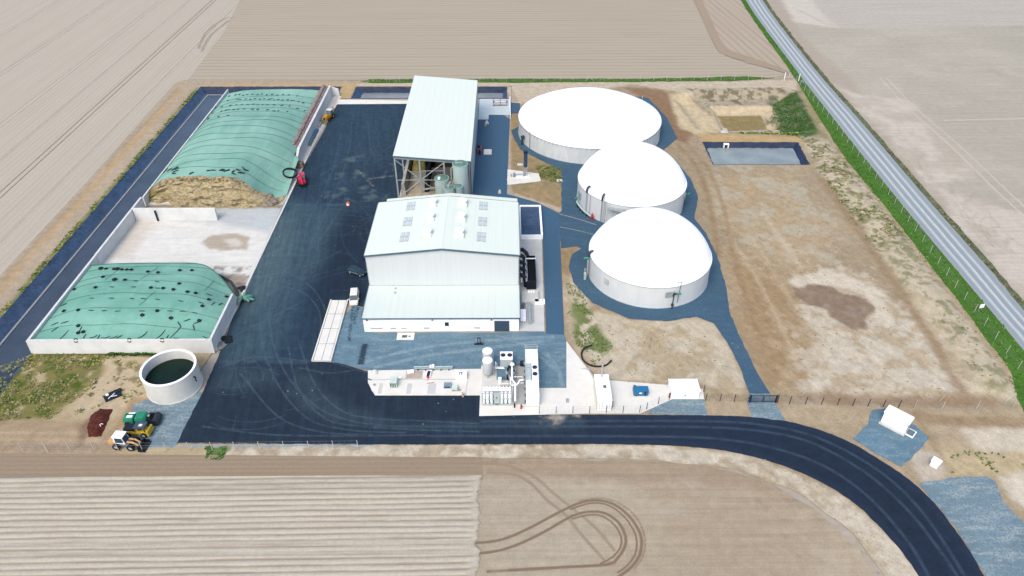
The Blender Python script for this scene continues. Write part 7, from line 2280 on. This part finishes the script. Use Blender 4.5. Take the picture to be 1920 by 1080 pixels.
tag(MB().tube([(x_, y_, .5) for x_, y_ in GP([(191, 803), (189, 800), (192, 798), (195, 799)])], .06, 6).build('cable_loop', M['white'], fix=False), 'short white cable loop lying on the red-brown mulch', 'cable')

# ================================================================== vehicles
M['tyre'] = plain('vehicle_tyre', S(24, 28, 36), .85, 0, .2)
M['glass'] = plain('vehicle_glass', S(62, 84, 102), .3, 0, .1, 1, .15)
M['rim'] = plain('wheel_rim', S(196, 202, 208), .4, .1)
def wheel(par, x, y, r, w_, rim=None):
    o = MB().lathe([(r * .62, -w_ / 2), (r * .94, -w_ / 2), (r, -w_ * .36), (r, w_ * .36), (r * .94, w_ / 2), (r * .62, w_ / 2)], 24).build('wheel', M['tyre'], par)
    o.location = (x, y, r)
    o.rotation_euler = (PI / 2, 0, 0)
    h = MB().lathe([(.01, -w_ * .42), (r * .3, -w_ * .42), (r * .63, -w_ * .3), (r * .63, w_ * .3), (r * .3, w_ * .42), (.01, w_ * .42)], 18).build('rim', rim or M['rim'], o)
    return o
def hullbox(secs, m=0):
    """loft of cross-sections (x, half width, z low, z high, top half width)"""
    mb = MB()
    vs, fs = [], []
    for x, hw, z0, z1, tw in secs:
        zm = z0 + (z1 - z0) * .55
        vs += [(x, -hw * .94, z0), (x, -hw, zm), (x, -tw, z1), (x, tw, z1), (x, hw, zm), (x, hw * .94, z0)]
    n = 6
    for i in range(len(secs) - 1):
        for k in range(n):
            l = (k + 1) % n
            fs.append((i * n + k, i * n + l, (i + 1) * n + l, (i + 1) * n + k))
    fs += [list(range(n))[::-1], [(len(secs) - 1) * n + k for k in range(n)]]
    return mb.add(vs, fs, m)
def car(name, label, cat, x, y, rz, paint, van=False):
    t = thing(name, label, cat, (x, y, .08), rz)
    if van:
        b = hullbox([(-2.2, .84, .28, 1.02, .82), (-2.12, .92, .25, 1.08, .88), (-1.2, .93, .25, 1.1, .9), (.9, .93, .25, 1.08, .9), (1.45, .92, .25, 1.02, .86), (2.0, .88, .27, .92, .76), (2.2, .74, .32, .72, .6)]).build('body', paint, t, bevel=.06)
        MB().add([(-2.1, -.86, 1.05), (-2.0, -.74, 1.82), (.55, -.74, 1.84), (1.42, -.82, 1.03), (-2.1, .86, 1.05), (-2.0, .74, 1.82), (.55, .74, 1.84), (1.42, .82, 1.03)],
                 [(0, 1, 2, 3), (4, 7, 6, 5), (1, 5, 6, 2), (0, 4, 5, 1), (3, 2, 6, 7)]).build('cabin', paint, t, bevel=.12)
        def on(a, b_, off):
            return a
        MB().add([(.62, -.70, 1.79), (1.40, -.78, 1.085), (1.40, .78, 1.085), (.62, .70, 1.79)], [(0, 1, 2, 3)]).build('windscreen', M['glass'], t, fix=False)
        w0 = bpy.data.objects[-1] if False else None
        for s_ in (-1, 1):
            MB().add([(-.2, s_ * .845, 1.14), (1.08, s_ * .845, 1.14), (.52, s_ * .775, 1.72), (-.2, s_ * .775, 1.72)], [(0, 1, 2, 3) if s_ < 0 else (3, 2, 1, 0)]).build('side_window', M['glass'], t, fix=False)
            MB().box((1.0, s_ * 1.03, 1.12), (.16, .2, .16)).build('mirror', paint, t, bevel=.03)
            MB().box((2.08, s_ * .6, .78), (.2, .3, .14)).build('headlight', M['rim'], t, bevel=.03)
            MB().box((-2.2, s_ * .76, .95), (.06, .14, .3)).build('tail_light', M['red'], t)
    else:
        b = hullbox([(-2.15, .78, .3, .95, .74), (-2.0, .86, .26, .98, .8), (-1.2, .89, .25, .98, .84), (.7, .89, .25, .96, .84), (1.5, .87, .26, .9, .78), (1.95, .82, .3, .8, .68), (2.15, .68, .36, .68, .56)]).build('body', paint, t, bevel=.06)
        MB().add([(-1.95, -.8, .95), (-1.35, -.62, 1.46), (.05, -.64, 1.5), (1.0, -.78, .93), (-1.95, .8, .95), (-1.35, .62, 1.46), (.05, .64, 1.5), (1.0, .78, .93)],
                 [(0, 1, 2, 3), (4, 7, 6, 5), (1, 5, 6, 2), (0, 4, 5, 1), (3, 2, 6, 7)]).build('cabin', paint, t, bevel=.05)
        MB().add([(.12, -.6, 1.475), (.98, -.73, .965), (.98, .73, .965), (.12, .6, 1.475)], [(0, 1, 2, 3)]).build('windscreen', M['glass'], t, fix=False)
        MB().add([(-1.42, -.58, 1.44), (-1.93, -.73, .985), (-1.93, .73, .985), (-1.42, .58, 1.44)], [(3, 2, 1, 0)]).build('rear_window', M['glass'], t, fix=False)
        for s_ in (-1, 1):
            MB().add([(-1.6, s_ * .795, 1.0), (.8, s_ * .795, 1.0), (.05, s_ * .675, 1.42), (-1.25, s_ * .66, 1.4)], [(0, 1, 2, 3) if s_ < 0 else (3, 2, 1, 0)]).build('side_window', M['glass'], t, fix=False)
            MB().bx(-1.5, 1.0, s_ * .895 - .015, s_ * .895 + .015, .62, .69).build('door_strip', M['rim'], t)
            MB().box((.75, s_ * .97, 1.0), (.14, .18, .13)).build('mirror', paint, t, bevel=.03)
            MB().box((2.02, s_ * .55, .68), (.2, .3, .12)).build('headlight', M['rim'], t, bevel=.03)
            MB().box((-2.13, s_ * .62, .8), (.06, .28, .14)).build('tail_light', M['red'], t)
    for sx in (-1.3, 1.35):
        for sy in (-.8, .8):
            wheel(t, sx, sy, .33, .22)
    return t
x, y = G(665, 564)
car('delivery_van', 'small white van parked between weighbridge and hall', 'van', x, y + .1, math.radians(-84), plain('white_car_paint', S(252, 252, 252), .3, 0, .02, .5, .5), True)
x, y = G(670, 513)
car('parked_car', 'dark blue car parked slantwise beside the left hall wall', 'car', x, y, math.radians(-26), plain('navy_car_paint', S(44, 66, 84), .3, 0, .1, .5, .3))

# green telehandler, yellow loader and white-orange loader in the corner
def loader_arm(t, mat, x0, z0, x1, z1, ys=(-.35, .35)):
    for s_ in ys:
        MB().tube([(x0, s_, z0), ((x0 + x1) / 2, s_, (z0 + z1) / 2 + .35), (x1, s_, z1)], [.14, .17, .12], 8).build('lift_arm', mat, t)
def bucket(t, x, w_, mat):
    MB().prof([(x, .1), (x + .1, 1.0), (x + .22, 1.0), (x + .25, .22), (x + 1.15, .12), (x + 1.2, .05), (x + .1, .02)], -w_ / 2, w_ / 2, 'y').bx(x + .1, x + 1.0, -w_ / 2, -w_ / 2 + .05, .1, .7).bx(x + .1, x + 1.0, w_ / 2 - .05, w_ / 2, .1, .7).build('bucket', mat, t)
green = plain('green_paint', S(44, 148, 116), .4, 0, .08, 1, .4)
greenb = plain('green_paint_dark', S(20, 120, 94), .5)
x, y = G(266, 792)
t = thing('road_roller', 'green machine with a white-topped hood, rearmost of the three parked machines', 'machine', (x, y, .07), math.radians(2))
hullbox([(-2.6, .75, .6, 1.5, .62), (-2.4, .85, .55, 1.7, .72), (-.9, .88, .55, 1.75, .75), (-.75, .7, .55, 1.6, .6)]).build('engine_hood', green, t, bevel=.06)
hullbox([(-.6, .78, .6, 1.6, .66), (-.3, .95, .6, 1.9, .8), (1.0, .95, .6, 1.85, .8), (1.35, .8, .6, 1.5, .62)]).build('body', green, t, bevel=.06)
MB().bx(-1.9, -.95, -.5, .0, 1.755, 1.8).bx(-1.8, -.7, .35, .6, 1.755, 1.82).build('hood_panel', M['white'], t)
MB().bx(-2.3, -.8, .1, .28, 1.756, 1.84).build('hood_grille', greenb, t)
MB().bx(1.4, 2.2, -.8, .8, .7, 1.5).box((1.8, 0, 1.6), (.5, .9, .3)).bx(1.9, 2.6, -.95, -.75, .4, 1.3).bx(1.9, 2.6, .75, .95, .4, 1.3).build('engine_block', M['dark'], t, bevel=.05)
MB().cyl((2.7, -1.0, .7), (2.7, 1.0, .7), .7, n=28).build('drum', plain('drum_steel', S(66, 74, 86), .4, .4), t)
MB().bx(1.7, 1.95, -.4, -.1, 1.75, 1.95).cyl((1.6, .4, 1.5), (1.6, .4, 2.2), .07, n=8).build('exhaust', M['rim'], t)
for sx in (-1.9, .6):
    for sy in (-.85, .85):
        wheel(t, sx, sy, .5, .4)
yellow = plain('yellow_paint', S(208, 180, 62), .45, 0, .1)
x, y = G(262, 813)
t = thing('compact_loader', 'yellow and dark grey machine parked between the green one and the white loader', 'machine', (x, y, .07), math.radians(-4))
MB().bx(-2.2, 2.1, -.75, .75, .5, 1.1).build('chassis', yellow, t, bevel=.08)
MB().bx(-.2, 1.75, -.78, .78, 1.9, 2.2).build('canopy', plain('slate_canopy', S(74, 86, 108), .5), t, bevel=.06)
MB().bx(.6, 1.2, -.35, .15, 2.205, 2.24).build('roof_panel', plain('cream_panel', S(240, 244, 226), .5), t)
mb = MB()
for sx in (-.1, 1.65):
    for sy in (-.7, .7):
        mb.bx(sx - .05, sx + .05, sy - .05, sy + .05, 1.1, 1.9)
mb.build('canopy_post', M['dark'], t)
MB().bx(.2, .8, -.35, .35, 1.1, 1.7).build('seat', M['dark'], t, bevel=.06)
MB().bx(-2.1, -.4, -.65, .65, 1.1, 1.65).build('engine_cover', M['dark'], t, bevel=.08)
MB().bx(1.9, 2.25, -.9, .9, .4, 1.5).build('front_plate', yellow, t, bevel=.05)
for sx in (-1.5, 1.3):
    for sy in (-.85, .85):
        wheel(t, sx, sy, .5, .35)
orange = plain('orange_paint_b', S(224, 176, 124), .45, 0, .08)
x, y = G(240, 836)
t = thing('wheel_loader', 'white and orange wheel loader with black bucket, front of the three parked machines', 'loader', (x, y, .07), math.radians(-6))
MB().bx(-2.7, -1.5, -.7, .7, .7, 1.5).build('engine_hood', orange, t, bevel=.1)
MB().bx(-1.6, .9, -.7, .7, .55, 1.15).build('chassis', plain('grey_chassis', S(120, 120, 124), .6), t, bevel=.05)
cb = MB().add([(-1.6, -.72, 1.15), (.35, -.72, 1.15), (.35, .72, 1.15), (-1.6, .72, 1.15), (-1.45, -.66, 2.55), (.05, -.66, 2.55), (.05, .66, 2.55), (-1.45, .66, 2.55)],
              [(0, 1, 5, 4), (1, 2, 6, 5), (2, 3, 7, 6), (3, 0, 4, 7), (4, 5, 6, 7)]).build('cab', M['white'], t, bevel=.05)
MB().bx(-1.6, .25, -.78, .78, 2.56, 2.72).build('cab_roof', M['white'], t, bevel=.05)
MB().add([(.37, -.6, 1.3), (.37, .6, 1.3), (.09, .56, 2.45), (.09, -.56, 2.45)], [(0, 1, 2, 3)]).build('windscreen', M['glass'], cb, fix=False)
for s_ in (-1, 1):
    MB().add([(-1.3, s_ * .735, 1.4), (.2, s_ * .735, 1.4), (.0, s_ * .685, 2.45), (-1.25, s_ * .685, 2.45)], [(0, 1, 2, 3) if s_ < 0 else (3, 2, 1, 0)]).build('side_window', M['glass'], cb, fix=False)
loader_arm(t, orange, .5, 1.4, 2.5, .55)
bucket(t, 2.4, 2.3, M['dark'])
for sx in (-1.3, 1.2):
    for sy in (-.9, .9):
        wheel(t, sx, sy, .62, .5)
# red telehandler by the far heap
crim = plain('crimson_paint_b', S(206, 44, 78), .45, 0, .1)
x, y = G(567, 343)
t = thing('telehandler', 'red telehandler with blue-grey cab standing at the lower end of the far heap', 'telehandler', (x, y, .07), math.radians(-70))
MB().bx(-1.9, 1.9, -.85, .85, .6, 1.3).build('chassis', crim, t, bevel=.1)
MB().bx(-.3, 1.7, -.95, -.15, 1.3, 1.9).build('engine_hood', crim, t, bevel=.1)
MB().bx(-1.2, .4, .15, .95, 1.3, 2.4).build('cab', plain('cab_glass', S(110, 138, 158), .2, 0, .1, 1, .6), t, bevel=.08)
MB().bx(-1.25, .45, .1, 1.0, 2.41, 2.52).build('cab_roof', plain('cab_roof_pink', S(214, 76, 106), .5), t, bevel=.04)
MB().tube([(-1.8, -.1, 2.0), (1.6, -.1, 1.7), (2.5, -.1, .8)], [.25, .22, .2], 8).build('boom', crim, t)
MB().bx(2.45, 2.6, -.9, .9, .1, .9).bx(2.6, 3.5, -.5, -.35, .1, .2).bx(2.6, 3.5, .35, .5, .1, .2).build('fork', M['dark'], t)
for sx in (-1.3, 1.3):
    for sy in (-.95, .95):
        wheel(t, sx, sy, .6, .45, crim)
# yellow backhoe loader at the far end of the wall
yel = plain('orange_yellow_paint', S(222, 164, 46), .45, 0, .1)
x, y = G(620, 222)
t = thing('backhoe_loader', 'yellow backhoe loader with pale cab standing beside the far wall end', 'backhoe', (x - .4, y - 1.0, .07), math.radians(72))
MB().bx(-1.5, 2.0, -.7, .7, .7, 1.3).build('chassis', yel, t, bevel=.1)
MB().bx(-1.9, -.6, -.55, .55, 1.3, 1.9).build('engine_hood', yel, t, bevel=.12)
MB().bx(.6, 2.0, -.75, .75, 1.3, 2.7).build('cab', plain('cab_glass_b', S(116, 138, 146), .2, 0, .1, 1, .6), t, bevel=.08)
MB().bx(.5, 2.1, -.85, .85, 2.71, 2.85).build('cab_roof', plain('cab_roof_white', S(226, 230, 232), .5), t, bevel=.04)
for s_ in (-.5, .5):
    MB().tube([(.5, s_, 1.5), (-1.6, s_, 1.7), (-2.8, s_, .8)], .13, 8).build('lift_arm', yel, t)
MB().prof([(-2.8, .1), (-2.8, 1.0), (-2.95, 1.0), (-3.0, .25), (-3.6, .15), (-3.6, .05)], -1.1, 1.1, 'y').build('bucket', plain('bucket_grey', S(150, 140, 120), .6, .2), t)
MB().tube([(2.2, 0, 1.2), (3.0, 0, 3.0), (3.6, 0, 2.2), (3.5, 0, 1.2)], [.2, .17, .14, .12], 8).build('boom', yel, t)
for sx, r in ((-1.2, .5), (1.3, .75)):
    for sy in (-.95, .95):
        wheel(t, sx, sy, r, .42, yel)

# ================================================================== fences, gate, signs
M['post_pale'] = plain('pale_post', S(206, 208, 210), .7, 0, .08)
M['post_dark'] = plain('anthracite_post', S(52, 62, 78), .6, 0, .1)
M['wire_pale'] = plain('galvanised_wire', S(190, 194, 198), .5, .3)
M['wire_dark'] = plain('dark_wire', S(70, 80, 96), .6)
def fence(label, line, step, h, pm, wm, r=.06, hfn=None, braces=(), wr=.006, rows_=(.15, .65, 1.15, 1.7)):
    t = thing('fence', label, 'fence', (0, 0, 0))
    pts = []
    for i in range(len(line) - 1):
        a, b = line[i], line[i + 1]
        L = math.hypot(b[0] - a[0], b[1] - a[1])
        k = max(1, round(L / step))
        pts += [(a[0] + (b[0] - a[0]) * j / k, a[1] + (b[1] - a[1]) * j / k) for j in range(k)]
    pts.append(line[-1])
    hs = hfn(np.array(pts)) if hfn else [0] * len(pts)
    proto = None
    for (x, y), z in zip(pts, hs):
        if proto is None:
            proto = MB().bx(-r, r, -r, r, -.2, h).build('post', pm, t)
            o = proto
        else:
            o = proto.copy()
            COL.objects.link(o)
            o.parent = t
        o.location = (x, y, z)
    mb = MB()
    for q in rows_:
        for i in range(len(pts) - 1):
            mb.cyl((*pts[i], hs[i] + q * h / 1.8), (*pts[i + 1], hs[i + 1] + q * h / 1.8), wr, n=3, caps=False)
    for i in range(len(pts) - 1):
        n_ = 4
        for k in range(1, n_):
            a = [pts[i][d] + (pts[i + 1][d] - pts[i][d]) * k / n_ for d in (0, 1)]
            mb.cyl((*a, hs[i] + .05), (*a, hs[i] + h * .95), wr * .7, n=3, caps=False)
    mb.build('wire_mesh', wm, t, fix=False)
    for (u, v, du) in braces:
        x, y = G(u, v)
        MB().cyl((x, y, h - .2), (x + du, y - abs(du) * .3, .1), r * .9, n=6).build('brace', pm, t)
    return t
fence('pale post and wire fence along the left side of the channel', [(-104.7, 84), (-105.0, 160), (-106.0, 236.6)], 4.3, 2.2, M['post_pale'], M['wire_pale'], .04)
fence('pale post and wire fence along the far side of the compound', [(-106.0, 236.7), G(700, 154), G(1000, 153), G(1250, 152), G(1478, 151)], 4.6, 2.2, M['post_pale'], M['wire_pale'], .04, None, ((365, 161, 1.6), (737, 154, 1.6), (737, 154, -1.6), (1105, 153, 1.6), (1105, 153, -1.6), (1478, 151, -1.5)))
fence('pale post and wire fence between the earth bank and the country road', [G(1492, 153), G(1560, 233), G(1665, 366), G(1790, 540), G(1908, 692), (100.5, 93), (97, 80)], 4.3, 2.2, M['post_pale'], M['wire_pale'], .04, earth_h)
fence('pale post and wire fence between the near field and the yard', [(-76, 78.2), G(44, 846.5), G(313, 846), G(442, 845), G(672, 842)], 4.25, 2.2, M['post_pale'], M['wire_pale'], .04)
fence('dark wire mesh fence in front of the gas plant', [G(1011, 776), G(1199, 774), G(1212, 768), G(1234, 758), G(1255, 750)], 2.9, 1.8, M['post_dark'], M['wire_dark'], .045)
fence('short dark mesh fence between flat-roofed cabin and gate', [G(1319, 735), G(1323, 751), G(1403, 753)], 2.9, 1.8, M['post_dark'], M['wire_dark'], .05)
fence('dark mesh fence right of the gate across bare earth', [G(1457, 755), G(1480, 757), G(1570, 759.5), G(1713, 765)], 2.9, 1.8, M['post_dark'], M['wire_dark'], .05)
fence('pale wire fence from the dark fence end to the corner by the road', [G(1713, 766), G(1765, 768), G(1830, 767), G(1898, 764)], 4.6, 2.0, M['post_pale'], M['wire_pale'], .04, None, ((1717, 749, 1.3), (1767, 752, -.6), (1898, 750, -1.6)))
ga, gb_ = np.array(G(1405, 755)), np.array(G(1454, 755))
t = thing('double_gate', 'dark double-leaf mesh gate across the blue gravel track', 'gate', (*ga, .05), math.atan2(gb_[1] - ga[1], gb_[0] - ga[0]))
LG_ = float(np.linalg.norm(gb_ - ga))
for x in (0, LG_):
    MB().bx(x - .1, x + .1, -.1, .1, 0, 1.9).build('post', plain('gate_navy', S(26, 48, 76), .5), t)
for x0, x1 in ((.12, LG_ / 2 - .03), (LG_ / 2 + .03, LG_ - .12)):
    lf = MB().bx(x0, x1, -.03, .03, 1.7, 1.8).bx(x0, x1, -.03, .03, .12, .22).bx(x0, x0 + .08, -.03, .03, .22, 1.7).bx(x1 - .08, x1, -.03, .03, .22, 1.7).build('leaf', plain('gate_navy_b', S(30, 54, 82), .5), t)
    mb = MB()
    k = 16
    for i in range(1, k):
        xx = x0 + (x1 - x0) * i / k
        mb.bx(xx - .012, xx + .012, -.012, .012, .22, 1.7)
    for z in (.6, 1.0, 1.4):
        mb.bx(x0, x1, -.014, .014, z, z + .03)
    mb.build('mesh_infill', M['wire_dark'], lf)
x, y = G(1837, 583)
t = thing('roadside_sign', 'white square sign seen from behind on the grass verge by the road', 'sign', (x, y, .05), math.radians(12))
MB().bx(-.55, .55, -.02, .03, .75, 1.75).build('board', M['white'], t)
MB().cyl((-.35, .06, 0), (-.35, .06, 1.6), .04, n=8).build('post', M['steel'], t)
MB().cyl((.35, .06, 0), (.35, .06, 1.6), .04, n=8).build('post', M['steel'], t)
x, y = G(1506, 741)
t = thing('trestle', 'small pale wooden trestle lying on bare earth right of the gate', 'trestle', (x, y, .05), .7)
MB().bx(-.8, .8, -.06, .06, .3, .42).cyl((-.6, -.3, 0), (-.5, 0, .4), .05, n=6).cyl((.6, .3, 0), (.5, 0, .4), .05, n=6).cyl((-.6, .3, 0), (-.5, 0, .4), .05, n=6).build('frame', plain('pale_pink_wood', S(206, 184, 178), .8), t)
for i, (u, v, lab) in enumerate(((1497, 152, 'tall white post, right one of the two at the fence corner by the road'), (1470, 150, 'tall white post, left one of the two at the fence corner by the road'))):
    x, y = G(u, v)
    tag(MB().bx(-.1, .1, -.1, .1, 0, 2.6).build('corner_post', M['white']), lab, 'post').location = (x, y, .02)
